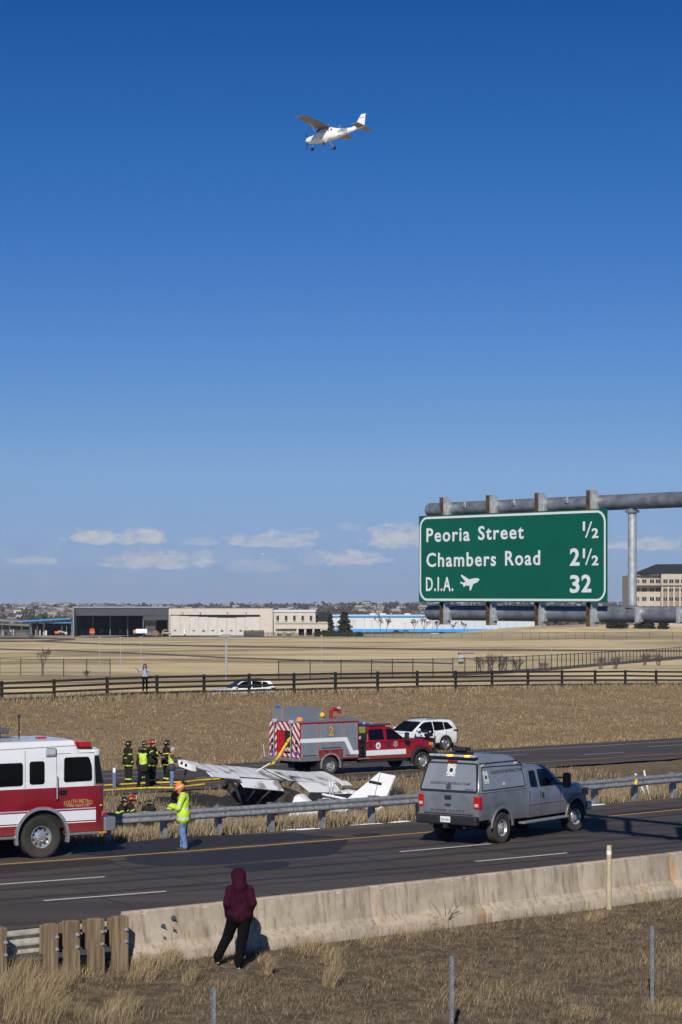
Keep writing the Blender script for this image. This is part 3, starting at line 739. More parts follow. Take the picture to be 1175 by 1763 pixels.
# ------------------------------------------------------------------ dark four-rail fence on the bank
M_RAIL = mat('black_fence_boards', (.022, .019, .019), .75, noise=.35, nscale=9)
FP = [(3.4, 1173), (93.6, 1170), (184.9, 1166), (270.6, 1163), (351.7, 1161.5), (429.4, 1160), (506.6, 1159), (578, 1157.5), (650.6, 1156.5), (718.7, 1155.5), (785, 1155), (847.5, 1154.5), (909.5, 1154), (968, 1154), (1025, 1154), (1077, 1154), (1130, 1154.3), (1181, 1155)]
fr = empty('rail_fence', (0, 158, .1), 0, 'long black four-board rail fence along the top of the grassy bank', 'fence')
fo = -Vector(fr.location); tops = []
for px, py in [(-190, 1179), (-92, 1176)] + FP + [(1230, 1156)]:
    a = (px - CX) / F; y = 158 / (1 - .99 * a); tops.append(Vector((a * y, y, HC - (py - HZ) * y / F)))
fang = math.atan(.99)
for t in tops:
    M = Matrix.Translation(t + fo) @ Matrix.Rotation(fang, 4, 'Z'); m = MB(); m.box(-.075, .075, -.075, .075, -1.9, .02, M, ch=.012); m.build('post', M_RAIL, fr)
for A, B in zip(tops[:-1], tops[1:]):
    for k in range(4):
        dz = -.10 - k * .325
        a = A + fo + Vector((0, 0, dz + random.uniform(-.02, .02))); b = B + fo + Vector((0, 0, dz + random.uniform(-.02, .02)))
        d = b - a; L_ = d.length; M = Matrix.Translation(a) @ d.to_track_quat('X', 'Z').to_matrix().to_4x4()
        m = MB(); m.box(.01, L_ - .01, -.115, -.078, -.07, .07, M); m.build('rail', M_RAIL, fr)
# ------------------------------------------------------------------ vehicles (x forward, y left, z up)
M_GLASS = mat('dark_window_glass', (.004, .005, .006), .05, spec=.38)
M_TYRE = mat('tyre_rubber', (.022, .022, .023), .85, noise=.3, nscale=20)
M_BLACK = mat('black_plastic', (.018, .018, .02), .55)
M_BLACKG = mat('black_gloss', (.012, .012, .013), .25)
M_CHROME = mat('polished_metal', (.66, .67, .68), .25, .75, noise=.15, nscale=14)
M_STEELW = mat('painted_steel_wheel', (.46, .47, .48), .35, .45, noise=.25, nscale=16)
M_SILVER = mat('dusty_silver_paint', (.20, .22, .265), .32, .3, noise=.16, nscale=2.4, coat=.25)
M_CAP = mat('silver_cap_paint', (.25, .272, .315), .34, .2, noise=.08, nscale=2.0, coat=.2)
M_UNDER = mat('underbody', (.012, .012, .013), .9)
M_RED = mat('fire_red_paint', (.215, .003, .010), .22, 0, noise=.10, nscale=1.5, coat=.5)
M_RED2 = mat('brush_truck_red', (.27, .005, .012), .3, 0, noise=.10, nscale=1.5, coat=.4)
M_WHITE = mat('white_vehicle_paint', (.74, .76, .77), .3, 0, noise=.04, nscale=2, coat=.4)
M_STRIPE = mat('white_reflective_stripe', (.72, .74, .78), .45)
M_GOLD = mat('gold_leaf', (.62, .42, .16), .4, .3)
M_TAIL = mat('red_lens', (.42, .01, .012), .2, coat=.4)
M_AMBER = mat('amber_lens', (.75, .26, .02), .25)
M_AMBERL = mat('lit_amber_lens', (.8, .45, .05), .3, emit=(1, .55, .05), estr=1.6)
M_CLEAR = mat('clear_lens', (.62, .64, .66), .2, .3)
M_BLUE = mat('blue_lens', (.02, .10, .50), .25, coat=.3)
M_TREAD = mat('tread_plate', (.46, .48, .49), .32, .75, noise=.3, nscale=45)
M_ROLL = mat('roller_shutter', (.27, .30, .345), .45, .35, noise=.06, nscale=3)
M_SEAM = mat('panel_gap', (.02, .02, .022), .8)

def grime(m, z0=.45, z1=1.15, col=(.20, .165, .125), amt=.75):
    """road dust thrown up along the lower panels"""
    nt = m.node_tree; L = nt.links; b = nt.nodes['Principled BSDF']; tc = nt.nodes.new('ShaderNodeTexCoord'); sp_ = nt.nodes.new('ShaderNodeSeparateXYZ'); L.new(tc.outputs['Object'], sp_.inputs[0])
    mr = nt.nodes.new('ShaderNodeMapRange'); mr.inputs[1].default_value = z1; mr.inputs[2].default_value = z0; L.new(sp_.outputs[2], mr.inputs[0]); mp = nt.nodes.new('ShaderNodeMapping'); mp.inputs['Scale'].default_value = (1, 1, .25); L.new(tc.outputs['Object'], mp.inputs[0])
    n = nt.nodes.new('ShaderNodeTexNoise'); n.inputs['Scale'].default_value = 7; n.inputs['Detail'].default_value = 7; n.inputs['Roughness'].default_value = .7; L.new(mp.outputs[0], n.inputs['Vector'])
    mu = nt.nodes.new('ShaderNodeMath'); mu.operation = 'MULTIPLY'; L.new(mr.outputs[0], mu.inputs[0]); L.new(n.outputs[0], mu.inputs[1]); m2 = nt.nodes.new('ShaderNodeMath'); m2.operation = 'MULTIPLY'; m2.use_clamp = True; m2.inputs[1].default_value = amt * 1.6; L.new(mu.outputs[0], m2.inputs[0])
    mx = nt.nodes.new('ShaderNodeMix'); mx.data_type = 'RGBA'; src = b.inputs['Base Color'].links
    if src: L.new(src[0].from_socket, mx.inputs[6])
    else: mx.inputs[6].default_value = b.inputs['Base Color'].default_value
    mx.inputs[7].default_value = (*col, 1); L.new(m2.outputs[0], mx.inputs[0]); L.new(mx.outputs[2], b.inputs['Base Color'])
    ra = nt.nodes.new('ShaderNodeMapRange'); ra.inputs[3].default_value = b.inputs['Roughness'].default_value; ra.inputs[4].default_value = .85; L.new(m2.outputs[0], ra.inputs[0]); L.new(ra.outputs[0], b.inputs['Roughness'])
grime(M_SILVER); grime(M_RED, .5, 1.0, amt=.35); grime(M_RED2, .5, 1.1, amt=.45); grime(M_WHITE, .3, .7, amt=.35); grime(M_TYRE, .0, .9, (.10, .085, .07), .5)
def wheel(parent, x, y, r, w, side, rim, rimr, steer=0.0, holes=8, hm=None, dual=False):
    """tyre with a rim sub-part; side +1 left / -1 right is the outer face"""
    M = Matrix.Translation((x, y, r)) @ Matrix.Rotation(steer, 4, 'Z')
    h = w / 2; m = MB()
    m.lathe([(rimr * .9, -h * .7), (rimr, -h * .92), (rimr * 1.06, -h), (r * .93, -h * .98), (r * .985, -h * .82), (r, -h * .6), (r, h * .6), (r * .985, h * .82), (r * .93, h * .98), (rimr * 1.06, h), (rimr, h * .92), (rimr * .9, h * .7)], 36, 'y', M, caps=False)
    for k in range(36):           # tread blocks
        t = 2 * math.pi * k / 36; T = M @ Matrix.Rotation(t, 4, 'Y')
        m.box(-.028, .028, -h * .86, -h * .2, r * .97, r * 1.008, T); m.box(-.028, .028, h * .2, h * .86, r * .97, r * 1.008, T @ Matrix.Rotation(.08, 4, 'Y'))
    wo = m.build('wheel', M_TYRE, parent, smooth=True, angle=40)
    s = side; m = MB()
    m.lathe([(rimr * .99, s * h * .9), (rimr * .96, s * h * .97), (rimr * .90, s * h * .8), (rimr * .80, s * h * .42), (rimr * .55, s * h * .60), (rimr * .46, s * h * .62), (rimr * .42, s * h * .86), (rimr * .22, s * h * .92), (rimr * .2, s * h * 1.02), (.01, s * h * 1.03)], 36, 'y', M, caps=False)
    m.build('rim', rim, wo, smooth=True, angle=35)
    yy = s * h * .50
    for k in range(holes):
        m = MB(); t = 2 * math.pi * (k + .5) / holes; c = (math.cos(t) * rimr * .68, math.sin(t) * rimr * .68)
        m.cyl((c[0], yy - .02 * s, c[1]), (c[0], yy + .012 * s, c[1]), rimr * (.105 if holes > 6 else .14), n=10, M=M); m.build('rim_hole', M_BLACK, wo)
    m = MB()
    for k in range(10 if holes > 6 else 5):
        t = 2 * math.pi * k / (10 if holes > 6 else 5); c = (math.cos(t) * rimr * .36, math.sin(t) * rimr * .36); m.cyl((c[0], s * h * .85, c[1]), (c[0], s * h * 1.02, c[1]), rimr * .05, n=6, M=M)
    tag(m.build('lug_nuts', M_CHROME, wo), kind='stuff')
    return wo

def half_sec(zb, zt, hw, ti=.10, rt=.05, flare=0.0):
    zm = zb + (zt - zb) * .45
    return [(hw - .12, zb), (hw - .02, zb + .03), (hw - .005, zb + .10), (hw + flare, zm), (hw - .012, zt - rt * 2.4), (hw - rt * .5, zt - rt * .7), (hw - ti, zt)]
def body_loft(mb, xs, zb, zt, hw, ti=.10, rt=.05):
    secs = []
    for x in xs:
        b, t, w = zb(x), zt(x), hw(x); t = max(t, b + .12); h = half_sec(b, t, w, ti, min(rt, (t - b) * .25))
        secs.append([(x, y, z) for y, z in h] + [(x, -y, z) for y, z in reversed(h)])
    mb.loft(secs)
def lerpf(pts):
    a = [p[0] for p in pts]; b = [p[1] for p in pts]; return lambda x: float(np.interp(x, a, b))
def arch(x, wheels, base, cz, r):
    z = base
    for xc in wheels:
        d = abs(x - xc)
        if d < r: z = max(z, cz + math.sqrt(r * r - d * d))
    return z
def arch_xs(x0, x1, wheels, r, extra=()):
    xs = set(np.linspace(x0, x1, 28)) | set(extra)
    for xc in wheels:
        xs |= set(xc + r * np.cos(np.linspace(0.001, math.pi - .001, 19))) | {xc - r - .004, xc + r + .004}
    return sorted(x for x in xs if x0 <= x <= x1)
def slab(mb, poly, yf, s, o0, o1):
    """thin panel following the side surface: poly in (x, z), y = s*(yf(x,z)+offset)"""
    n = len(poly); vs = [(x, s * (yf(x, z) + o1), z) for x, z in poly] + [(x, s * (yf(x, z) + o0), z) for x, z in poly]
    mb.add(vs, [tuple(range(n)), tuple(range(2 * n - 1, n - 1, -1))] + [(i, (i + 1) % n, (i + 1) % n + n, i + n) for i in range(n)])
def part_slab(name, poly, yf, s, o0, o1, m, parent, **k):
    q = MB(); slab(q, poly, yf, s, o0, o1); return q.build(name, m, parent, **k)
def round_poly(pts, r=.05, n=4):
    out = []; N = len(pts)
    for i in range(N):
        p0, p, p1 = Vector(pts[i - 1]), Vector(pts[i]), Vector(pts[(i + 1) % N]); a = (p0 - p); b = (p1 - p); q = min(r, a.length * .45, b.length * .45)
        A = p + a.normalized() * q; B = p + b.normalized() * q
        for k in range(n + 1):
            t = k / n; out.append(tuple(A * (1 - t) ** 2 + p * 2 * t * (1 - t) + B * t * t))
    return out
def arc_strip(mb, xc, cz, r0, r1, y0, y1, a0=0, a1=180, n=20):
    o = []
    for k in range(n + 1):
        t = R(a0 + (a1 - a0) * k / n); c, s = math.cos(t), math.sin(t)
        o.append([(xc + r0 * c, y0, cz + r0 * s), (xc + r1 * c, y0, cz + r1 * s), (xc + r1 * c, y1, cz + r1 * s), (xc + r0 * c, y1, cz + r0 * s)])
    mb.loft(o)
def place_by_wheels(rear, front, halftrack, side=-1):
    h = Vector((front.x - rear.x, front.y - rear.y, 0)).normalized(); left = Vector((-h.y, h.x, 0)); o = rear - left * (side * halftrack)
    return o, math.atan2(h.y, h.x)
SIDE = lambda x, y, z: frame((x, y, z), (1, 0, 0), (0, 0, 1))           # writing on the right-hand side
BACK = lambda x, y, z: frame((x, y, z), (0, -1, 0), (0, 0, 1))          # writing on a tail face

# ---------------------------------------------------------------- grey pickup with a utility cap
def pickup():
    WB = 4.0; o, rz = place_by_wheels(P(865.6, 1451.6), P(993, 1430.7), .99)
    t = empty('pickup_truck', o, rz, 'silver pickup truck with a tall utility cap reading HAZARDOUS MATERIALS TEAM', 'pickup truck')
    W = [0, WB]; hw = lerpf([(-1.2, .95), (-1.05, .985), (3.2, .985), (4.3, .97), (4.75, .90), (4.92, .80)])
    # bed
    m = MB(); xs = arch_xs(-1.16, 1.33, [0], .50)
    body_loft(m, xs, lambda x: arch(x, [0], .58 if x > -.6 else .66, .44, .50), lambda x: 1.42, hw, ti=.06, rt=.03); m.build('bed', M_SILVER, t, smooth=True, angle=30)
    m = MB(); xs = arch_xs(1.345, 4.93, [WB], .50, (3.4, 3.42))
    body_loft(m, xs, lambda x: arch(x, [WB], .56, .44, .50) if x < 4.6 else lerpf([(4.6, .62), (4.93, .70)])(x), lerpf([(1.3, 1.34), (3.38, 1.36), (3.5, 1.37), (4.2, 1.33), (4.7, 1.24), (4.93, 1.05)]), hw, ti=.14, rt=.07); m.build('cab_body', M_SILVER, t, smooth=True, angle=30)
    # raised hood
    m = MB(); body_loft(m, np.linspace(3.46, 4.78, 10), lambda x: 1.2, lerpf([(3.46, 1.41), (4.3, 1.37), (4.78, 1.25)]), lambda x: .66, ti=.12, rt=.04); m.build('hood', M_SILVER, t, smooth=True, angle=40)
    # greenhouse
    gw = lambda z: .95 - .19 * (z - 1.30) / .68
    topz = lerpf([(1.40, 1.85), (1.46, 1.94), (1.9, 1.985), (2.5, 1.985), (2.72, 1.95), (3.45, 1.36)])
    m = MB(); secs = []
    for x in [1.40, 1.43, 1.47, 1.6, 1.9, 2.3, 2.55, 2.68, 2.76, 2.95, 3.2, 3.44]:
        zt = topz(x); z2 = max(zt - .06, 1.31); h = [(gw(1.30), 1.28), (gw((1.30 + z2) / 2), (1.30 + z2) / 2), (gw(z2), z2), (gw(zt) - .05, zt - .015), (gw(zt) - .18, zt)]
        secs.append([(x, y, z) for y, z in h] + [(x, -y, z) for y, z in reversed(h)])
    m.loft(secs); m.build('cab_roof', M_SILVER, t, smooth=True, angle=35)
    yw = lambda x, z: gw(z)
    for s in (-1, 1):
        part_slab('window', round_poly([(1.60, 1.42), (1.98, 1.40), (1.98, 1.86), (1.66, 1.86)], .05), yw, s, -.01, .006, M_GLASS, t)
        part_slab('window', round_poly([(2.10, 1.40), (3.10, 1.40), (3.06, 1.47), (2.62, 1.87), (2.12, 1.88)], .05), yw, s, -.01, .006, M_GLASS, t)
        for x in (1.46, 2.04, 3.12):
            part_slab('door_gap', [(x - .004, .64), (x + .004, .64), (x + .004, 1.30), (x - .004, 1.30)], lambda x, z: hw(x) - .004, s, -.01, .0065, M_SEAM, t)
        q = MB(); q.box(2.12, 2.20, s * .985 - .03, s * .985 + .03, 1.10, 1.25, ch=.02); q.build('door_handle', M_BLACK, t)
        # crease, trim and fender lips
        q = MB(); q.box(1.40, 3.3, s * .985 - .012, s * .985 + .012, .93, .965, ch=.01); q.build('body_crease', M_SILVER, t)
        q = MB(); arc_strip(q, 0, .44, .495, .575, s * .96, s * 1.012, 0, 180); q.build('fender_flare', M_SILVER, t, smooth=True, angle=50, bevel=.012)
        q = MB(); arc_strip(q, WB, .44, .495, .575, s * .95, s * 1.008, 0, 180); q.build('fender_flare', M_SILVER, t, smooth=True, angle=50, bevel=.012)
        q = MB(); q.box(1.0, 3.45, min(s * .88, s * 1.08), max(s * .88, s * 1.08), .44, .50, ch=.02); q.build('running_board', M_STEEL, t)
        # tow mirror
        q = MB(); q.box(2.98, 3.06, min(s * .95, s * 1.20), max(s * .95, s * 1.20), 1.40, 1.44); q.box(2.98, 3.06, min(s * .95, s * 1.20), max(s * .95, s * 1.20), 1.58, 1.62); q.box(2.95, 3.12, min(s * 1.14, s * 1.34), max(s * 1.14, s * 1.34), 1.32, 1.74, ch=.04)
        mo = q.build('mirror', M_BLACK, t)
        q = MB(); q.box(3.121, 3.127, min(s * 1.2, s * 1.33), max(s * 1.2, s * 1.33), 1.40, 1.5); q.build('turn_lens', M_AMBER, mo)
        # tail light
        q = MB(); q.box(-1.175, -1.02, min(s * .80, s * .992), max(s * .80, s * .992), .99, 1.34, ch=.025); q.build('tail_light', M_TAIL, t)
        q = MB(); q.box(-1.182, -1.17, min(s * .84, s * .95), max(s * .84, s * .95), 1.06, 1.14); q.build('reverse_lens', M_CLEAR, t)
        q = MB(); q.box(4.62, 4.86, min(s * .70, s * .93), max(s * .70, s * .93), .98, 1.20, ch=.04); q.build('headlight', M_CLEAR, t)
        q = MB(); q.box(4.50, 4.70, min(s * .90, s * .965), max(s * .90, s * .965), 1.02, 1.17, ch=.02); q.build('corner_lens', mat('orange_marker', (.6, .13, .02), .3), t)
        wheel(t, 0, s * .86, .415, .27, s, M_STEELW, .235); wheel(t, WB, s * .86, .415, .27, s, M_STEELW, .235, steer=R(-7))
    # windscreen
    q = MB(); a, b = (2.80, 1.90), (3.44, 1.385); vs = [(a[0], .68, a[1]), (a[0], -.68, a[1]), (b[0], -.86, b[1]), (b[0], .86, b[1])]; nx = Vector((.515, 0, .64)).normalized() * .012
    q.add([Vector(v) + nx for v in vs] + [Vector(v) - nx for v in vs], [(0, 1, 2, 3), (7, 6, 5, 4), (0, 4, 5, 1), (1, 5, 6, 2), (2, 6, 7, 3), (3, 7, 4, 0)]); q.build('windscreen', M_GLASS, t)
    # tailgate
    q = MB(); q.box(-1.205, -1.15, -.79, .79, .84, 1.40, ch=.02); tg = q.build('tailgate', M_SILVER, t)
    q = MB(); q.box(-1.213, -1.20, -.77, .77, .88, .98, ch=.006); q.build('tailgate_crease', M_SILVER, tg)
    q = MB(); q.box(-1.216, -1.20, -.11, .11, 1.22, 1.34, ch=.015); q.build('latch_handle', M_BLACK, tg)
    q = MB(); q.prism([(.13 * math.cos(k * .3142), 1.08 + .055 * math.sin(k * .3142)) for k in range(20)], -1.211, -1.202, 'x'); q.build('oval_badge', M_CHROME, tg)
    q = MB(); q.prism([(.115 * math.cos(k * .3142), 1.08 + .044 * math.sin(k * .3142)) for k in range(20)], -1.214, -1.2105, 'x'); q.build('oval_badge_field', mat('badge_blue', (.02, .04, .12), .3), tg)
    text_mesh('lettering', 'SUPER DUTY', M_SEAM, .085, tg, width=1.12, M=BACK(-1.2145, .56, .90), ext=.001, bold=.001)
    # bumper, plate, hitch, exhaust
    q = MB(); q.box(-1.33, -1.12, -.97, .97, .56, .80, ch=.04); bu = q.build('bumper', M_BLACK, t)
    q = MB(); q.box(-1.343, -1.331, -.16, .16, .62, .78, ch=.004); q.build('licence_plate', mat('plate_white', (.72, .74, .74), .5), bu)
    text_mesh('lettering', '039 WSH', mat('plate_green', (.02, .10, .06), .5), .10, bu, width=.26, M=BACK(-1.3445, .13, .655), ext=.001, bold=.001)
    q = MB(); q.box(-1.36, -1.1, -.05, .05, .47, .57); q.cyl((-1.25, -.55, .50), (-.9, -.55, .50), .04); q.build('hitch_receiver', M_UNDER, t)
    q = MB(); q.box(-1.1, 4.5, -.55, .55, .42, .72); q.box(-.08, .08, -.8, .8, .34, .48); q.box(3.9, 4.1, -.8, .8, .34, .48); q.box(-.62, .62, -.9, .9, .6, .97); q.box(3.4, 4.6, -.88, .88, .6, .99); q.build('chassis', M_UNDER, t)
    q = MB(); q.box(4.80, 5.0, -.95, .95, .55, .80, ch=.05); q.build('front_bumper', M_CHROME, t)
    q = MB(); q.box(4.86, 4.95, -.68, .68, .82, 1.18, ch=.03); q.build('grille', M_CHROME, t)
    # -- cap
    cw = lambda z: .965 - .20 * max(0, z - 1.42) / .90
    capx = [(-1.17, 1.425), (-.93, 2.22), (-.88, 2.33), (.72, 2.36), (1.02, 2.27), (1.30, 2.03), (1.32, 1.425)]
    ztop = lerpf([(-1.17, 1.5), (-.93, 2.26), (-.86, 2.33), (-.6, 2.36), (.72, 2.36), (.95, 2.31), (1.31, 2.02)])
    secs = []; m = MB()
    for x in [-1.165, -1.10, -1.0, -.93, -.86, -.75, -.6, 0, .5, .72, .82, .95, 1.1, 1.22, 1.31]:
        zt = ztop(x); h = [(.965, 1.425), (cw(1.425 + (zt - 1.425) * .5), 1.425 + (zt - 1.425) * .5), (cw(zt - min(.22, (zt - 1.42) * .5)), zt - min(.22, (zt - 1.42) * .5)), (cw(zt) - .03, zt - .05), (cw(zt) - .09, zt - .008), (cw(zt) - .22, zt)]
        secs.append([(x, y, z) for y, z in h] + [(x, -y, z) for y, z in reversed(h)])
    m.loft(secs); cap = m.build('utility_cap', M_CAP, t, smooth=True, angle=28)
    # rear hatch: a sloped slab with black frame
    ea, eb = Vector((-1.178, 0, 1.44)), Vector((-.955, 0, 2.215)); up = (eb - ea); H = up.length
    HM = frame(ea, (0, -1, 0), up)
    q = MB(); ring(q, round_poly([(-.93, .0), (.93, .0), (.80, H), (-.80, H)], .06), round_poly([(-.895, .035), (.895, .035), (.765, H - .035), (-.765, H - .035)], .05), -.02, .022, HM); q.build('hatch_frame', M_BLACK, t)
    q = MB(); q.prism(round_poly([(-.885, .045), (.885, .045), (.755, H - .045), (-.755, H - .045)], .05), -.015, .014, 'z', HM); ha = q.build('rear_hatch', M_CAP, t)
    def card(Mx, w, h, par):
        q = MB(); q.prism(rrect(-w / 2, w / 2, -h / 2, h / 2, .012, 3), .0, .004, 'z', Mx); c = q.build('emblem_card', mat('card_white', (.72, .74, .73), .5), par)
        q = MB(); d = .011; o_ = [(0, h / 2), (w / 2, 0), (0, -h / 2), (-w / 2, 0)]; k = 1 - 2.4 * d / w; ring(q, o_, [(x * k, y * k) for x, y in o_], .003, .006, Mx); q.build('emblem_diamond', M_BLACK, par)
        q = MB(); st = [((.078 if k % 2 == 0 else .05) * math.sin(k * math.pi / 8) * w / .29, (.078 if k % 2 == 0 else .05) * math.cos(k * math.pi / 8) * w / .29) for k in range(16)]; q.prism(st, .004, .007, 'z', Mx); q.build('emblem_star', M_BLACK, par)
        q = MB(); ring(q, [(x * 1.0, y) for x, y in rrect(-w / 2, w / 2, -h / 2, h / 2, .012, 3)], rrect(-w / 2 + .007, w / 2 - .007, -h / 2 + .007, h / 2 - .007, .01, 3), .004, .0065, Mx); q.build('emblem_border', M_BLACK, par)
        for dx, dy, cm in ((.36, -.36, M_TAIL), (-.36, -.36, mat('ink_blue', (.03, .04, .2), .5)), (-.36, .36, mat('ink_yellow', (.7, .6, .1), .5)), (.36, .36, mat('ink_grey', (.2, .2, .2), .5))):
            q = MB(); q.prism([(dx * w + .02 * math.cos(a), dy * h + .028 * math.sin(a)) for a in np.linspace(0, 6.28, 9)[:-1]], .004, .0062, 'z', Mx); q.build('emblem_mark', cm, par)
    card(HM @ Matrix.Translation((0, H * .73, .015)), .29, .36, ha)
    text_mesh('lettering', 'HAZARDOUS MATERIALS TEAM', M_SEAM, .105, ha, width=1.28, M=HM @ Matrix.Translation((-.62, H * .235, .015)), ext=.001, bold=.0015, shear=.25)
    text_mesh('lettering', 'SNUGTOP', M_SEAM, .055, ha, width=.28, M=HM @ Matrix.Translation((.52, H * .07, .015)), ext=.001, bold=.0015)
    q = MB(); q.box(-.08, .08, .06, .20, .012, .03, HM, ch=.01); q.build('hatch_handle', mat('handle_grey', (.10, .10, .11), .4, .5), ha)
    # side access doors, right and left
    yc = lambda x, z: cw(z)
    for s in (-1, 1):
        q = MB(); outer = round_poly([(-.98, 1.47), (1.27, 1.47), (1.22, 2.07), (-.80, 2.12)], .05); inner = round_poly([(-.95, 1.495), (1.245, 1.495), (1.20, 2.045), (-.785, 2.095)], .05)
        n = len(outer); vs = [(x, s * (yc(x, z) + .014), z) for x, z in outer] + [(x, s * (yc(x, z) + .014), z) for x, z in inner] + [(x, s * (yc(x, z) - .02), z) for x, z in outer] + [(x, s * (yc(x, z) - .02), z) for x, z in inner]
        fs = []
        for i in range(n):
            j = (i + 1) % n; fs += [(i, j, n + j, n + i), (2 * n + i, 2 * n + j, j, i), (n + i, n + j, 3 * n + j, 3 * n + i)]
        q.add(vs, fs); q.build('side_door_frame', M_BLACK, t)
        part_slab('side_door', inner, yc, s, -.02, .006, M_CAP, t)
        q = MB(); part_slab('drip_rail', [(-.86, 2.21), (1.0, 2.20), (1.29, 2.055), (1.29, 2.035), (.99, 2.18), (-.865, 2.19)], yc, s, -.02, .012, M_BLACK, t)
        for x, z in ((-.72, 2.145), (.98, 2.125)):
            q = MB(); q.box(x - .07, x + .07, min(s * (cw(z) - .02), s * (cw(z) + .02)), max(s * (cw(z) - .02), s * (cw(z) + .02)), z - .035, z + .035, ch=.008); q.build('scene_light', M_CLEAR, t)
        q = MB(); q.box(.14, .22, min(s * (cw(1.6) - .02), s * (cw(1.6) + .03)), max(s * (cw(1.6) - .02), s * (cw(1.6) + .03)), 1.56, 1.64, ch=.01); q.build('door_latch', M_CLEAR, t)
    z0 = 1.96; upv = (0, -(-(cw(2.05) - cw(1.55))) * -1, .5); upv = (0, (cw(1.55) - cw(2.05)), .5)
    text_mesh('lettering', 'HAZARDOUS MATERIALS TEAM', M_SEAM, .12, t, width=1.62, M=frame((-.40, -(cw(1.90) + .009), 1.90), (1, 0, 0), upv), ext=.001, bold=.0015)
    card(frame((-.68, -(cw(1.83) + .009), 1.83), (1, 0, 0), upv), .27, .36, t)
    # light bar and roof device
    q = MB(); q.box(-1.0, -.84, -.74, .74, 2.33, 2.37, ch=.01); q.build('light_bar', M_BLACK, t)
    for k in range(8):
        y = .66 - k * .1886; q = MB(); q.box(-1.015, -.86, y - .078, y + .078, 2.372, 2.425, ch=.015); q.build('light_module', M_AMBERL if k in (3, 6) else M_CLEAR, t)
    q = MB(); q.box(-.975, -.95, -.16, .16, 2.24, 2.275, ch=.008); q.build('brake_light', M_TAIL, t)
    q = MB(); q.box(-.2, .25, .10, .62, 2.36, 2.42); q.box(-.15, .2, .14, .58, 2.46, 2.56, ch=.03); q.box(-.02, .06, .2, .52, 2.40, 2.48); q.build('roof_siren', M_BLACK, t)
    for x, y in ((.55, -.3), (.85, .1), (.6, .35)):
        q = MB(); q.cyl((x, y, 2.33), (x - .03, y, 2.62), .006, n=6); q.build('antenna', M_BLACK, t)
    return t
pickup()

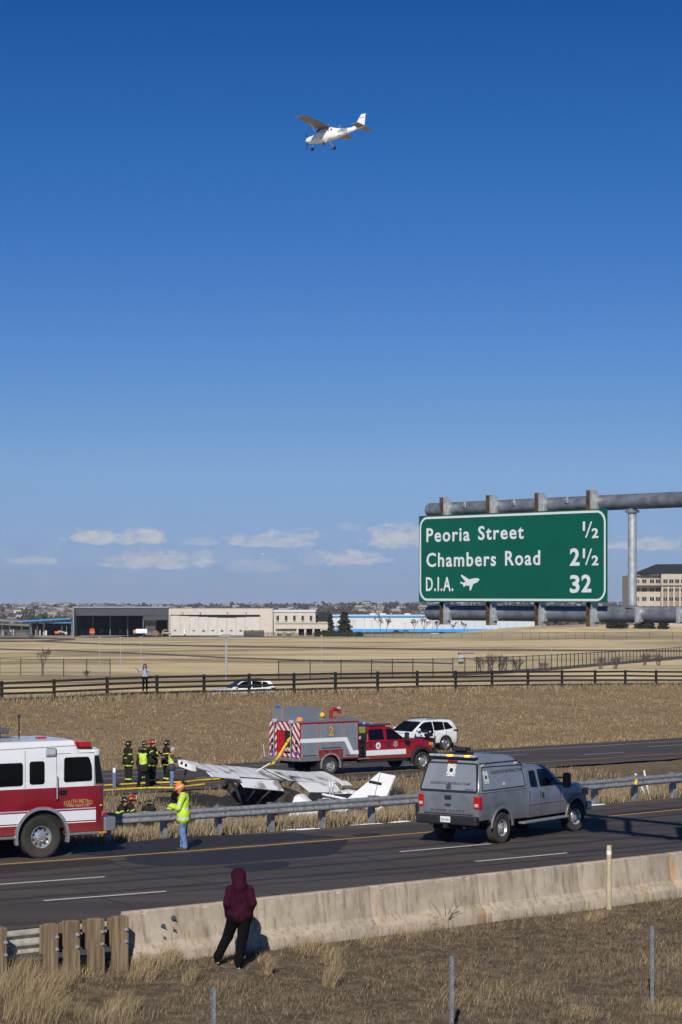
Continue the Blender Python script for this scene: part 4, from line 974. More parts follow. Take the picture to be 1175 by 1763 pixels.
# ---------------------------------------------------------------- fire engine at the left edge
def fire_engine():
    x0 = -7.68; fr = P(72, 1478); sl = .648; rz = math.atan(sl); h = Vector((math.cos(rz), math.sin(rz), 0)); left = Vector((-h.y, h.x, 0))
    t = empty('fire_engine', fr + left * 1.22, rz, 'large red and white fire engine lettered SOUTH METRO FIRE RESCUE, cab facing right', 'fire engine')
    HW = 1.24; RZ = 1.80
    # lower (red) and upper (white) cab shells
    def shell(name, x_, zb, zt, m, fx):
        q = MB(); secs = []
        for x in x_:
            b, tt, w = zb(x), zt(x), fx(x)
            hs = [(w - .05, b), (w, b + .03), (w, tt - .03), (w - .004, tt)]
            secs.append([(x, y, z) for y, z in hs] + [(x, -y, z) for y, z in reversed(hs)])
        q.loft(secs); return q.build(name, m, t, smooth=True, angle=25)
    W = [0]; fw = lerpf([(-9, HW), (1.55, HW), (1.72, HW - .03), (1.82, HW - .10), (1.88, HW - .22)])
    xs = arch_xs(-2.55, 1.88, [0], .70, (1.6, 1.68, 1.74, 1.79, 1.83, 1.86))
    shell('lower_cab', xs, lambda x: arch(x, [0], .60, .56, .70), lambda x: RZ, M_RED, fw)
    uw = lerpf([(-9, HW - .004), (1.46, HW - .004), (1.56, HW - .03), (1.68, HW - .16), (1.84, HW - .45)])
    # upper cab: raised roof behind, lower brow at the front
    q = MB(); secs = []
    rt = lerpf([(-2.55, 3.0), (.93, 3.0), (1.08, 2.76), (1.55, 2.75), (1.70, 2.72), (1.80, 2.66), (1.84, 2.60)])
    for x in [-2.55, -1, 0, .6, .93, .98, 1.03, 1.08, 1.3, 1.5, 1.62, 1.70, 1.76, 1.80, 1.84]:
        tt = rt(x); w = uw(x); hs = [(w, RZ + .001), (w, 2.3), (w, tt - .12), (w - .03, tt - .05), (w - .10, tt), (w - .5, tt + .02)]
        secs.append([(x, y, z) for y, z in hs] + [(x, -y, z) for y, z in reversed(hs)])
    q.loft(secs); q.build('upper_cab', M_WHITE, t, smooth=True, angle=28)
    ys = lambda x, z: uw(x); yl = lambda x, z: fw(x)
    for s in (-1, 1):
        def win(p, r=.08):
            q = round_poly(p, r, 5); part_slab('window_seal', [(x + (.018 if x > sum(a for a, _ in p) / len(p) else -.018), z + (.018 if z > sum(b for _, b in p) / len(p) else -.018)) for x, z in q], ys, s, -.02, .006, M_BLACKG, t)
            part_slab('window', q, ys, s, -.02, .012, M_GLASS, t)
        win([(.64, 1.94), (1.42, 1.95), (1.41, 2.3), (1.33, 2.55), (.65, 2.55)]); win([(-.33, 1.92), (.06, 1.92), (.06, 2.48), (-.33, 2.48)]); win([(-1.27, 1.90), (-.55, 1.90), (-.55, 2.46), (-1.27, 2.46)]); win([(-2.4, 1.86), (-1.6, 1.86), (-1.6, 2.5), (-2.4, 2.5)])
        # gold pin stripe, door gaps
        part_slab('pin_stripe', [(-2.5, RZ - .012), (1.8, RZ - .012), (1.8, RZ + .012), (-2.5, RZ + .012)], yl, s, -.01, .004, M_GOLD, t)
        for x in (.44, 1.60, -.47): part_slab('door_gap', [(x - .006, .72 if abs(x) > .75 else 1.3), (x + .006, .72 if abs(x) > .75 else 1.3), (x + .006, RZ - .015), (x - .006, RZ - .015)], yl, s, -.01, .004, M_SEAM, t)
        for x in (-.47, .42): part_slab('door_gap', [(x - .005, RZ + .02), (x + .005, RZ + .02), (x + .005, 2.78), (x - .005, 2.78)], ys, s, -.01, .004, M_SEAM, t)
        part_slab('door_gap', [(.42, 2.66), (1.5, 2.66), (1.5, 2.672), (.42, 2.672)], ys, s, -.01, .004, M_SEAM, t)
        part_slab('roof_gap', [(-2.5, 2.79), (.95, 2.86), (.95, 2.872), (-2.5, 2.802)], ys, s, -.01, .004, M_SEAM, t)
        # white side stripes
        for z0_, z1_, m_ in ((.92, 1.18, M_STRIPE), (1.215, 1.245, mat('lavender_stripe', (.42, .42, .60), .5)), (.865, .89, M_STRIPE)):
            a = .56 + math.sqrt(max(0, .78 ** 2 - 0)) * 0
            f = lambda z: math.sqrt(max(.0, .76 ** 2 - (z - .56) ** 2))
            part_slab('side_stripe', [(f(z0_), z0_), (1.54, z0_), (1.54, z1_), (f(z1_), z1_)], yl, s, -.01, .005, m_, t)
            part_slab('side_stripe', [(-2.5, z0_), (-f(z0_), z0_), (-f(z1_), z1_), (-2.5, z1_)], yl, s, -.01, .005, m_, t)
        q = MB(); arc_strip(q, 0, .56, .69, .77, s * 1.19, s * 1.285, -14, 194, 28); q.build('wheel_arch_trim', M_CHROME, t, smooth=True, angle=50)
        q = MB(); q.box(.72, 1.62, min(s * 1.0, s * 1.27), max(s * 1.0, s * 1.27), .545, .615, ch=.015); q.build('step', M_TREAD, t)
        q = MB(); q.box(-2.5, -.73, min(s * 1.0, s * 1.27), max(s * 1.0, s * 1.27), .54, .61, ch=.015); q.build('step', M_TREAD, t)
        q = MB(); q.tube([(.40, s * 1.25, 2.12), (.40, s * 1.31, 2.10), (.40, s * 1.31, 1.52), (.40, s * 1.25, 1.50)], .022, 8); q.build('grab_rail', M_CHROME, t, smooth=True)
        for x in (.60, -1.32):
            q = MB(); q.box(x - .11, x + .11, min(s * 1.22, s * 1.262), max(s * 1.22, s * 1.262), 1.60, 1.73, ch=.012); q.build('door_latch', M_BLACKG, t)
        q = MB(); q.box(.10, .40, min(s * 1.22, s * 1.27), max(s * 1.22, s * 1.27), 2.60, 2.83, ch=.03); l = q.build('scene_light', M_CHROME, t)
        q = MB(); q.box(.13, .37, min(s * 1.26, s * 1.278), max(s * 1.26, s * 1.278), 2.66, 2.80, ch=.008); q.build('lens', M_CLEAR, l)
        q = MB(); q.box(1.70, 1.86, min(s * 1.0, s * 1.20), max(s * 1.0, s * 1.20), 1.0, 1.12, ch=.02); q.build('warning_light', M_CHROME, t)
        q = MB(); q.box(1.76, 1.885, min(s * 1.10, s * 1.235), max(s * 1.10, s * 1.235), 1.02, 1.10, ch=.02); q.build('warning_lens', M_TAIL, t)
        q = MB(); q.ball((1.70, s * 1.22, 1.28), (.045, .03, .03)); q.build('marker_lens', M_AMBER, t)
        q = MB(); q.box(1.60, 1.85, min(s * 1.1, s * 1.25), max(s * 1.1, s * 1.25), .56, .60); q.build('turn_lens', M_AMBER, t)
        wheel(t, 0, s * 1.06, .545, .33, s, M_CHROME, .29, holes=10)
        wheel(t, -5.6, s * 1.06, .545, .33, s, M_CHROME, .29, holes=10)
    q = MB(); q.prism(round_poly([(1.44, -1.22), (1.70, -1.20), (1.82, -.9), (1.82, .9), (1.70, 1.20), (1.44, 1.22)], .12), 2.57, 2.74, 'z'); q.build('brow', M_WHITE, t, bevel=.03)
    # wrap windscreen
    q = MB(); secs = []
    for k in range(13):
        a = R(-90 + 180 * k / 12); c, sn = math.cos(a), math.sin(a); y = 1.225 * (abs(sn) ** .30) * (1 if sn >= 0 else -1); b = c ** .5 if c > 0 else 0
        secs.append([(1.62 + .27 * b, y, 1.86), (1.50 + .25 * b, y * .99, 2.58), (1.44 + .22 * b, y * .93, 2.56), (1.54 + .22 * b, y * .93, 1.84)])
    q.loft(secs); q.build('windscreen', M_GLASS, t, smooth=True, angle=50)
    text_mesh('lettering', 'SOUTH METRO', M_GOLD, .155, t, width=.82, M=SIDE(1.03, -HW - .005, 1.37), ext=.001, bold=.001, align='CENTER', bend=.30)
    text_mesh('lettering', '-FIRE RESCUE-', M_GOLD, .085, t, width=.70, M=SIDE(1.03, -HW - .005, 1.285), ext=.001, bold=.002, align='CENTER')
    q = MB(); q.box(1.80, 2.14, -1.22, 1.22, .60, .96, ch=.03); q.build('front_bumper', M_TREAD, t)
    q = MB(); q.box(2.142, 2.15, -1.0, 1.0, .68, .88); q.build('bumper_plate', M_BLACK, t)
    q = MB(); q.box(1.86, 1.9, -.75, .75, 1.0, 1.7, ch=.02); q.build('grille', M_CHROME, t)
    # roof: lightbar, deck, monitor
    for k, mm in ((0, M_TAIL), (1, M_AMBER), (2, M_TAIL), (3, M_BLUE), (4, M_TAIL), (5, M_AMBER), (6, M_TAIL)):
        y = -1.0 + k * .333; q = MB(); q.box(1.12, 1.46, y - .155, y + .155, 2.80, 2.95, ch=.03); q.build('light_bar_module', mm, t)
    q = MB(); q.box(1.10, 1.48, -1.17, 1.17, 2.765, 2.80, ch=.01); q.build('light_bar_base', M_BLACK, t)
    q = MB(); q.box(1.50, 1.60, -1.18, -1.0, 2.74, 2.80, ch=.015); q.build('roof_marker', M_CLEAR, t)
    q = MB(); q.box(-2.5, -.45, -.9, .9, 3.015, 3.09, ch=.02); q.build('roof_deck', M_STEEL, t)
    q = MB(); q.box(-2.3, -.95, -.75, -.4, 3.14, 3.40, ch=.05); q.box(-.96, -.66, -.7, -.45, 3.2, 3.34, ch=.03); q.cyl((-.9, -.57, 3.07), (-.9, -.57, 3.3), .05); q.box(-2.3, -1.2, -.1, .6, 3.1, 3.3, ch=.04); q.build('deck_monitor', mat('monitor_grey', (.12, .125, .13), .5, .3), t)
    q = MB(); q.box(.25, .5, -.5, -.3, 3.02, 3.07, ch=.015); q.build('roof_beacon', M_TAIL, t)
    for x, y in ((-.32, -.55), (-.55, .2)):
        q = MB(); q.cyl((x, y, 3.0), (x, y, 3.62), .018, n=8); q.ball((x, y, 3.63), .045); q.build('antenna', M_CLEAR if False else M_BLACK, t)
    q = MB(); q.box(-7.2, 1.7, -.6, .6, .45, .85); q.box(-.12, .12, -1.0, 1.0, .45, .65); q.box(-.72, .72, -1.15, 1.15, .75, 1.27); q.build('chassis', M_UNDER, t)
    # pump body behind the cab, past the frame edge
    q = MB(); q.box(-3.4, -2.6, -1.2, 1.2, .7, 2.7, ch=.02); q.build('pump_panel', M_TREAD, t)
    q = MB(); q.box(-7.6, -3.45, -1.24, 1.24, .95, 2.95, ch=.03); q.box(-7.6, -6.2, -1.24, 1.24, .6, 1.0); q.box(-5.0, -3.45, -1.24, 1.24, .6, 1.0); q.build('rear_body', M_RED, t)
    for i in range(3):
        q = MB(); q.box(-4.8 - i * .95, -3.95 - i * .95 + .02, -1.255, -1.24, 1.2, 2.75, ch=.004); q.build('roller_shutter', M_ROLL, t)
    return t
fire_engine()

# ---------------------------------------------------------------- red brush truck on the far lanes
def brush_truck():
    rr, ff = P(568, 1333.8, -1.40), P(728.5, 1324.7, -1.40); o, rz = place_by_wheels(rr, ff, 1.13); WB = (ff - rr).length
    t = empty('brush_truck', o, rz, 'red crew-cab brush fire truck with grey roller shutters, number 2 and striped tail', 'fire truck')
    HW = 1.19; FX = WB; B0, B1 = -1.70, 1.60; ZB, ZT = .74, 2.40
    # rear body: red frame with wheel cut-out
    q = MB(); secs = []
    for x in arch_xs(B0, B1, [0], .54):
        b = arch(x, [0], lerpf([(B0, .82), (-.65, .70), (B1, .70)])(x), .42, .54); secs.append([(x, HW, b), (x, HW, ZT), (x, -HW, ZT), (x, -HW, b)])
    q.loft(secs); q.build('body', M_RED2, t)
    yy = lambda x, z: HW
    for s in (-1, 1):
        def shut(x0_, x1_, z0_, z1_):
            sh = None; n = max(3, int((z1_ - z0_) / .09)); m_ = MB(); m_.box(x0_, x1_, min(s * (HW - .01), s * (HW + .008)), max(s * (HW - .01), s * (HW + .008)), z0_, z1_); sh = m_.build('roller_shutter', M_ROLL, t)
            for k in range(n):
                a = z0_ + (z1_ - z0_) * k / n; m_ = MB(); m_.box(x0_ + .03, x1_ - .03, min(s * HW, s * (HW + .014)), max(s * HW, s * (HW + .014)), a + .008, a + (z1_ - z0_) / n - .004, ch=.004); m_.build('slat', M_ROLL, sh)
            m_ = MB(); m_.tube([(x0_ + .08, s * (HW + .03), z0_ + .06), (x1_ - .08, s * (HW + .03), z0_ + .06)], .014, 6); m_.build('lift_bar', M_BLACK, sh)
            m_ = MB(); ring(m_, [(x0_ - .02, z0_ - .02), (x1_ + .02, z0_ - .02), (x1_ + .02, z1_ + .02), (x0_ - .02, z1_ + .02)], [(x0_, z0_), (x1_, z0_), (x1_, z1_), (x0_, z1_)], -.005, .018, Matrix(((1, 0, 0, 0), (0, 0, s, s * HW), (0, 1, 0, 0), (0, 0, 0, 1)))); m_.build('shutter_frame', M_GALV, sh)
        shut(-1.62, -.70, .86, 2.30); shut(-.60, .66, 1.17, 2.30); shut(.75, 1.50, .80, 2.30)
        part_slab('side_stripe', [(-1.69, 1.50), (-.02, 1.50), (.80, 1.50), (1.02, 1.50), (1.30, 1.02), (1.56, 1.02), (1.56, .86), (1.20, .86), (.92, 1.34), (.92, 1.34), (.80, 1.68), (-1.69, 1.68)][:2] + [(.78, 1.50), (1.13, .88), (1.58, .88), (1.58, 1.06), (1.27, 1.06), (.92, 1.68), (-1.69, 1.68)], yy, s, .012, .022, M_STRIPE, t)
        q = MB(); arc_strip(q, 0, .42, .50, .58, s * 1.16, s * 1.24, -12, 192, 22); q.build('wheel_arch_trim', M_CHROME, t, smooth=True, angle=50)
        q = MB(); q.box(-1.70, -.60, min(s * 1.1, s * 1.2), max(s * 1.1, s * 1.2), .66, .82, ch=.01); q.build('kick_plate', M_TREAD, t)
        for x in (-.42, .56):
            q = MB(); q.box(x - .09, x + .09, min(s * 1.18, s * 1.205), max(s * 1.18, s * 1.205), .86, 1.08, ch=.008); q.build('fuel_door', mat('bronze_panel', (.10, .08, .04), .5), t)
        q = MB(); q.box(-.06, .06, min(s * 1.18, s * 1.21), max(s * 1.18, s * 1.21), 1.03, 1.09, ch=.008); q.build('marker_light', M_BLUE, t)
        wheel(t, 0, s * .97, .41, .44, s, M_CHROME, .255); wheel(t, FX, s * 1.0, .41, .26, s, M_CHROME, .255, steer=R(4))
    text_mesh('lettering', '2', M_GOLD, .62, t, width=.34, M=SIDE(-.14, -HW - .018, 1.78), ext=.002, bold=.02)
    text_mesh('lettering_outline', '2', mat('dark_outline', (.10, .05, .02), .5), .62, t, width=.42, M=SIDE(-.18, -HW - .0165, 1.78), ext=.0005, bold=.035)
    # tail with chevrons and an open hose compartment
    X = B0; OY0, OY1, OZ0, OZ1 = -.62, .62, .98, 2.02
    q = MB(); q.box(X - .012, X - .002, -HW, OY0, .82, ZT); q.box(X - .012, X - .002, OY1, HW, .82, ZT); q.box(X - .012, X - .002, OY0, OY1, OZ1, ZT); q.box(X - .012, X - .002, OY0, OY1, .82, OZ0); q.build('tail_panel', mat('chevron_red', (.40, .012, .02), .4), t)
    q = MB(); q.box(X - .006, X + .0, OY0, OY1, OZ0, OZ1); q.build('compartment', M_UNDER, t)
    for (a0, a1, c0, c1) in ((-HW, OY0, .84, ZT), (OY1, HW, .84, ZT), (OY0, OY1, OZ1, ZT), (OY0, OY1, .84, OZ0)):
        k = -6.0
        while k < 8:
            sg_ = 1 if (a0 + a1) / 2 <= 0 else -1
            # stripe  z = zk + sg*y clipped to the rectangle
            pts = []
            for (yA, off_) in ((a0, 0), (a1, 0), (a1, .17), (a0, .17)):
                pts.append((yA, k + (1 if (a0 + a1) / 2 < -.1 else -1 if (a0 + a1) / 2 > .1 else .9) * yA * 1.05 + off_))
            # clip in z
            def clip(pl, z, keep_above):
                out = []
                for i in range(len(pl)):
                    p, r_ = pl[i], pl[(i + 1) % len(pl)]; ip = (p[1] >= z) == keep_above; ir = (r_[1] >= z) == keep_above
                    if ip: out.append(p)
                    if ip != ir: f_ = (z - p[1]) / (r_[1] - p[1]); out.append((p[0] + (r_[0] - p[0]) * f_, z))
                return out
            pts = clip(pts, c0, True)
            if len(pts) > 2: pts = clip(pts, c1, False)
            if len(pts) > 2:
                q = MB(); q.prism(pts, X - .017, X - .012, 'x'); q.build('chevron', M_STRIPE, t)
            k += .36
    # inner door and clutter
    q = MB(); q.box(X - .03, X - .008, .0, .60, 1.0, 1.98); q.build('compartment_door', mat('inner_red', (.45, .01, .015), .5), t)
    for y, z, mm in ((-.3, 1.2, M_CHROME), (-.42, 1.15, M_GOLD), (-.2, 1.15, M_CLEAR), (-.35, 1.6, M_CHROME), (-.2, 1.45, M_TREAD)):
        q = MB(); q.ball((X - .03, y, z), .09); q.build('fitting', mm, t)
    for y in (-.66, .66):
        q = MB(); q.tube([(X - .14, y, .80), (X - .14, y, 2.42)], .03, 8); q.build('ladder_rail', M_CHROME, t)
        q = MB(); q.box(X - .20, X - .02, y - .10, y + .10, 2.36, 2.52, ch=.04); q.build('flood_light', M_CLEAR, t)
    for y in (-.95, .95):
        for z, mm in ((1.25, M_BLACK), (1.02, M_BLUE), (1.52, M_BLACK)):
            q = MB(); q.box(X - .04, X - .01, y - .09, y + .09, z - .09, z + .09, ch=.015); q.build('tail_light', mm, t)
    q = MB(); q.box(X - .38, X, -1.15, 1.15, .68, .80, ch=.015); q.build('tail_step', M_TREAD, t)
    q = MB(); q.tube([(X - .35, 1.1, .75), (X - .40, 1.14, 1.35)], .025, 6); q.build('marker_wand', M_CLEAR, t)
    # top: tread deck, hose-bed box, beacons, monitor
    q = MB(); q.box(B0 - .02, B1 + .02, -HW - .015, HW + .015, ZT, ZT + .10, ch=.015); q.build('deck_edge', M_TREAD, t)
    q = MB(); q.prism([(B0 + .1, ZT + .10), (.75, ZT + .10), (.30, ZT + .62), (B0 + .1, ZT + .62)], .2, .9, 'y'); q.build('hose_bed_box', M_TREAD, t)
    q = MB(); q.box(B0 - .06, B0 + .09, .15, .95, ZT + .02, ZT + .60, ch=.01); q.build('cabinet', mat('grey_cabinet', (.22, .22, .22), .5), t)
    q = MB(); q.lathe([(.09, ZT + .60), (.09, ZT + .68), (.05, ZT + .74)], 12, 'z', Matrix.Translation((B0 + .02, .6, 0))); q.build('beacon', M_BLUE, t)
    q = MB(); q.lathe([(.13, ZT + .10), (.12, ZT + .20), (.05, ZT + .25)], 12, 'z', Matrix.Translation((B0 + .15, -.95, 0))); q.build('beacon', mat('orange_beacon', (.8, .15, .01), .3, emit=(1, .25, .02), estr=.8), t)
    q = MB(); q.ball((.55, .2, ZT + .24), .13); q.build('yellow_cap', mat('yellow_fitting', (.7, .48, .02), .4), t)
    q = MB(); q.tube([(.9, 0, ZT + .1), (.9, 0, ZT + .42), (1.0, 0, ZT + .5), (1.25, 0, ZT + .5), (1.35, 0, ZT + .42), (1.35, 0, ZT + .3)], .09, 10); q.tube([(.78, -.2, ZT + .12), (1.5, -.2, ZT + .12)], .03, 6); q.build('deck_monitor', mat('monitor_red', (.30, .01, .015), .4), t)
    q = MB(); q.box(1.22, 1.42, -.1, .1, ZT + .5, ZT + .60, ch=.03); q.build('monitor_tip', M_CLEAR, t)
    for z in (ZT + .16, ZT + .26):
        q = MB(); q.tube([(.4, -1.1, z), (1.6, -1.1, z)], .018, 6); q.build('top_rail', M_CHROME, t)
    # pump gap behind the cab
    q = MB(); q.box(B1 + .02, 2.13, -1.05, 1.05, .75, 2.05); q.build('pump_housing', M_BLACK, t)
    q = MB(); q.box(1.66, 2.10, -1.08, -.6, 1.80, 2.10, ch=.05); q.build('green_hose_pack', mat('green_nylon', (.16, .28, .04), .8, noise=.5, nscale=18), t)
    q = MB(); q.ball((1.72, -.7, 2.28), .08); q.box(1.62, 1.8, -1.1, -1.0, 1.55, 1.68); q.build('pump_fitting', M_CLEAR, t)
    for z in (.95, 1.2, 1.45):
        q = MB(); q.cyl((1.87, -1.05, z), (1.87, -1.14, z), .08); q.build('pump_outlet', M_BLACKG, t)
    # crew cab
    C0 = 2.15; CB = FX - .93; wcab = lambda z: 1.0 - .17 * max(0, z - 1.38) / .70
    hw = lerpf([(C0, 1.0), (FX - .4, 1.0), (FX + .45, .97), (FX + .75, .88), (FX + .85, .78)])
    q = MB(); body_loft(q, arch_xs(C0, FX + .86, [FX], .52, (CB, CB + .05)), lambda x: arch(x, [FX], .56, .43, .52), lerpf([(C0, 1.40), (CB, 1.41), (CB + .1, 1.45), (FX, 1.44), (FX + .5, 1.36), (FX + .78, 1.24), (FX + .86, 1.05)]), hw, ti=.16, rt=.07); q.build('cab_body', M_RED2, t, smooth=True, angle=30)
    tz = lerpf([(C0, 1.95), (C0 + .06, 2.04), (C0 + .5, 2.08), (CB - .95, 2.08), (CB - .72, 2.03), (CB + .02, 1.43)]); secs = []; q = MB()
    for x in [C0, C0 + .03, C0 + .08, C0 + .5, C0 + 1.0, CB - .95, CB - .80, CB - .70, CB - .45, CB - .2, CB]:
        zt = tz(x); z2 = max(zt - .06, 1.40); hs = [(wcab(1.38), 1.36), (wcab((1.38 + z2) / 2), (1.38 + z2) / 2), (wcab(z2), z2), (wcab(zt) - .05, zt - .015), (wcab(zt) - .18, zt)]; secs.append([(x, y, z) for y, z in hs] + [(x, -y, z) for y, z in reversed(hs)])
    q.loft(secs); q.build('cab_roof', M_RED2, t, smooth=True, angle=35)
    yw = lambda x, z: wcab(z); yb = lambda x, z: hw(x)
    dm = (C0 + CB) / 2 + .05
    for s in (-1, 1):
        part_slab('window', round_poly([(C0 + .22, 1.47), (dm - .14, 1.47), (dm - .14, 1.96), (C0 + .24, 1.96)], .06), yw, s, -.01, .006, M_GLASS, t)
        part_slab('window', round_poly([(dm + .04, 1.46), (CB - .10, 1.46), (CB - .14, 1.54), (CB - .72, 1.95), (dm + .05, 1.97)], .06), yw, s, -.01, .006, M_GLASS, t)
        for x in (dm - .05, CB + .02): part_slab('door_gap', [(x - .007, .60), (x + .007, .60), (x + .007, 1.38), (x - .007, 1.38)], yb, s, -.01, .003, M_SEAM, t)
        part_slab('side_stripe', [(C0 + .02, .76), (CB + .02, .76), (CB + .02, 1.0), (C0 + .02, 1.0)], yb, s, -.01, .008, M_STRIPE, t)
        for x in (C0 + .22, dm + .06):
            q = MB(); q.box(x, x + .10, min(s * .98, s * 1.025), max(s * .98, s * 1.025), 1.14, 1.32, ch=.015); q.build('door_handle', M_BLACK, t)
        q = MB(); q.prism([(C0 + .72 + .14 * math.cos(a), 1.20 + .16 * math.sin(a)) for a in np.linspace(0, 2 * math.pi, 20)[:-1]], s * 1.002, s * 1.007, 'y'); q.build('round_decal', M_STRIPE, t)
        q = MB(); q.prism([(C0 + .72 + .07 * math.cos(a), 1.20 + .08 * math.sin(a)) for a in np.linspace(0, 2 * math.pi, 8)[:-1]], s * 1.007, s * 1.010, 'y'); q.build('decal_mark', mat('decal_blue', (.15, .22, .35), .5), t)
        q = MB(); q.prism([(dm + .52 + (.15 if k % 2 else .11) * math.sin(k * math.pi / 5), 1.24 + (.17 if k % 2 else .12) * math.cos(k * math.pi / 5)) for k in range(10)], s * 1.002, s * 1.007, 'y'); q.build('badge_decal', M_GOLD, t)
        q = MB(); q.prism([(dm + .52 + .075 * math.cos(a), 1.24 + .085 * math.sin(a)) for a in np.linspace(0, 2 * math.pi, 12)[:-1]], s * 1.007, s * 1.010, 'y'); q.build('decal_mark', mat('decal_blue', (.15, .22, .35), .5), t)
        q = MB(); arc_strip(q, FX, .43, .50, .66, s * .95, s * 1.12, -10, 190, 22); q.build('fender_flare', M_BLACK, t, smooth=True, angle=50, bevel=.02)
        q = MB(); q.box(C0 - .4, CB + .1, min(s * .85, s * 1.08), max(s * .85, s * 1.08), .46, .55, ch=.02); q.build('running_board', M_BLACK, t)
        q = MB(); q.box(C0 - .55, C0 + .1, min(s * .9, s * 1.15), max(s * .9, s * 1.15), .62, .68, ch=.01); q.build('side_step', M_TREAD, t)
        q = MB(); q.box(CB - .12, CB - .05, min(s * .95, s * 1.2), max(s * .95, s * 1.2), 1.46, 1.5); q.box(CB - .16, CB + .0, min(s * 1.10, s * 1.30), max(s * 1.10, s * 1.30), 1.36, 1.78, ch=.04); mi = q.build('mirror', M_BLACK, t)
        q = MB(); q.box(CB + .001, CB + .007, min(s * 1.2, s * 1.29), max(s * 1.2, s * 1.29), 1.42, 1.52); q.build('turn_lens', M_AMBER, mi)
        q = MB(); q.box(FX + .52, FX + .74, min(s * .86, s * .96), max(s * .86, s * .96), 1.10, 1.24, ch=.02); q.build('corner_lens', M_AMBER, t)
        q = MB(); q.box(FX + .62, FX + .86, min(s * .55, s * .86), max(s * .55, s * .86), .98, 1.22, ch=.03); q.build('headlight', M_CLEAR, t)
        q = MB(); q.tube([(C0 + .06, s * 1.03, 1.75), (C0 + .06, s * 1.05, 1.72), (C0 + .06, s * 1.05, 1.42), (C0 + .06, s * 1.02, 1.40)], .02, 6); q.build('grab_rail', M_CHROME, t)
    q = MB(); vs = [(CB - .70, .74, 2.0), (CB - .70, -.74, 2.0), (CB - .02, -.90, 1.46), (CB - .02, .90, 1.46)]; nn = Vector((.62, 0, .78)) * .014
    q.add([Vector(v) + nn for v in vs] + [Vector(v) - nn for v in vs], [(0, 1, 2, 3), (7, 6, 5, 4), (0, 4, 5, 1), (1, 5, 6, 2), (2, 6, 7, 3), (3, 7, 4, 0)]); q.build('windscreen', M_GLASS, t)
    text_mesh('lettering', 'SUPER DUTY', M_BLACKG, .07, t, width=.42, M=SIDE(CB + .14, -1.003, 1.27), ext=.001, bold=.002)
    q = MB(); q.box(FX + .80, FX + 1.0, -1.0, 1.0, .56, .84, ch=.04); q.build('front_bumper', M_BLACK, t)
    q = MB(); q.box(FX + .95, FX + 1.02, -.75, .75, .8, 1.42); [q.tube([(FX + 1.0, y, .8), (FX + 1.03, y, 1.52)], .035, 8) for y in (-.75, -.3, .3, .75)]; q.build('brush_guard', M_BLACK, t)
    q = MB(); q.box(FX + .80, FX + 1.0, -.65, -.2, 1.48, 1.62, ch=.03); q.cyl((FX + .7, -.5, 1.45), (FX + 1.1, -.5, 1.70), .07); q.tube([(FX + .9, -.42, 1.2), (FX + .9, -.42, 1.75)], .04, 8); q.box(FX + .55, FX + .85, -.55, -.3, 1.66, 1.76, ch=.03); q.build('bumper_monitor', M_BLACKG, t)
    q = MB(); q.box(CB - 1.75, CB - .95, -.66, .66, 2.085, 2.12); q.build('light_bar_base', M_BLACK, t)
    for k in range(8):
        q = MB(); y = -.62 + k * .177; q.box(CB - 1.5, CB - 1.12, y - .08, y + .08, 2.12, 2.22, ch=.02); q.build('light_bar_module', M_CLEAR if k in (2, 5) else M_TAIL if k < 4 else M_BLUE, t)
    q = MB(); q.box(CB - 1.98, CB - .66, -.72, -.60, 2.11, 2.21, ch=.02); q.build('light_bar_end', mat('smoked_lens', (.06, .07, .10), .2), t)
    q = MB(); q.box(-1.6, FX + .7, -.5, .5, .5, .8); q.box(-.1, .1, -.9, .9, .35, .5); q.box(FX - .1, FX + .1, -.9, .9, .35, .5); q.box(FX - .55, FX + .55, -.9, .9, .7, 1.0); q.build('chassis', M_UNDER, t)
    q = MB(); [q.box(-.68, -.64, s * .95 - .25, s * .95 + .25, .22, .72) for s in (-1, 1)]; [q.box(.66, .70, s * .95 - .25, s * .95 + .25, .22, .72) for s in (-1, 1)]; q.build('mud_flap', M_BLACK, t)
    return t
BT = brush_truck()

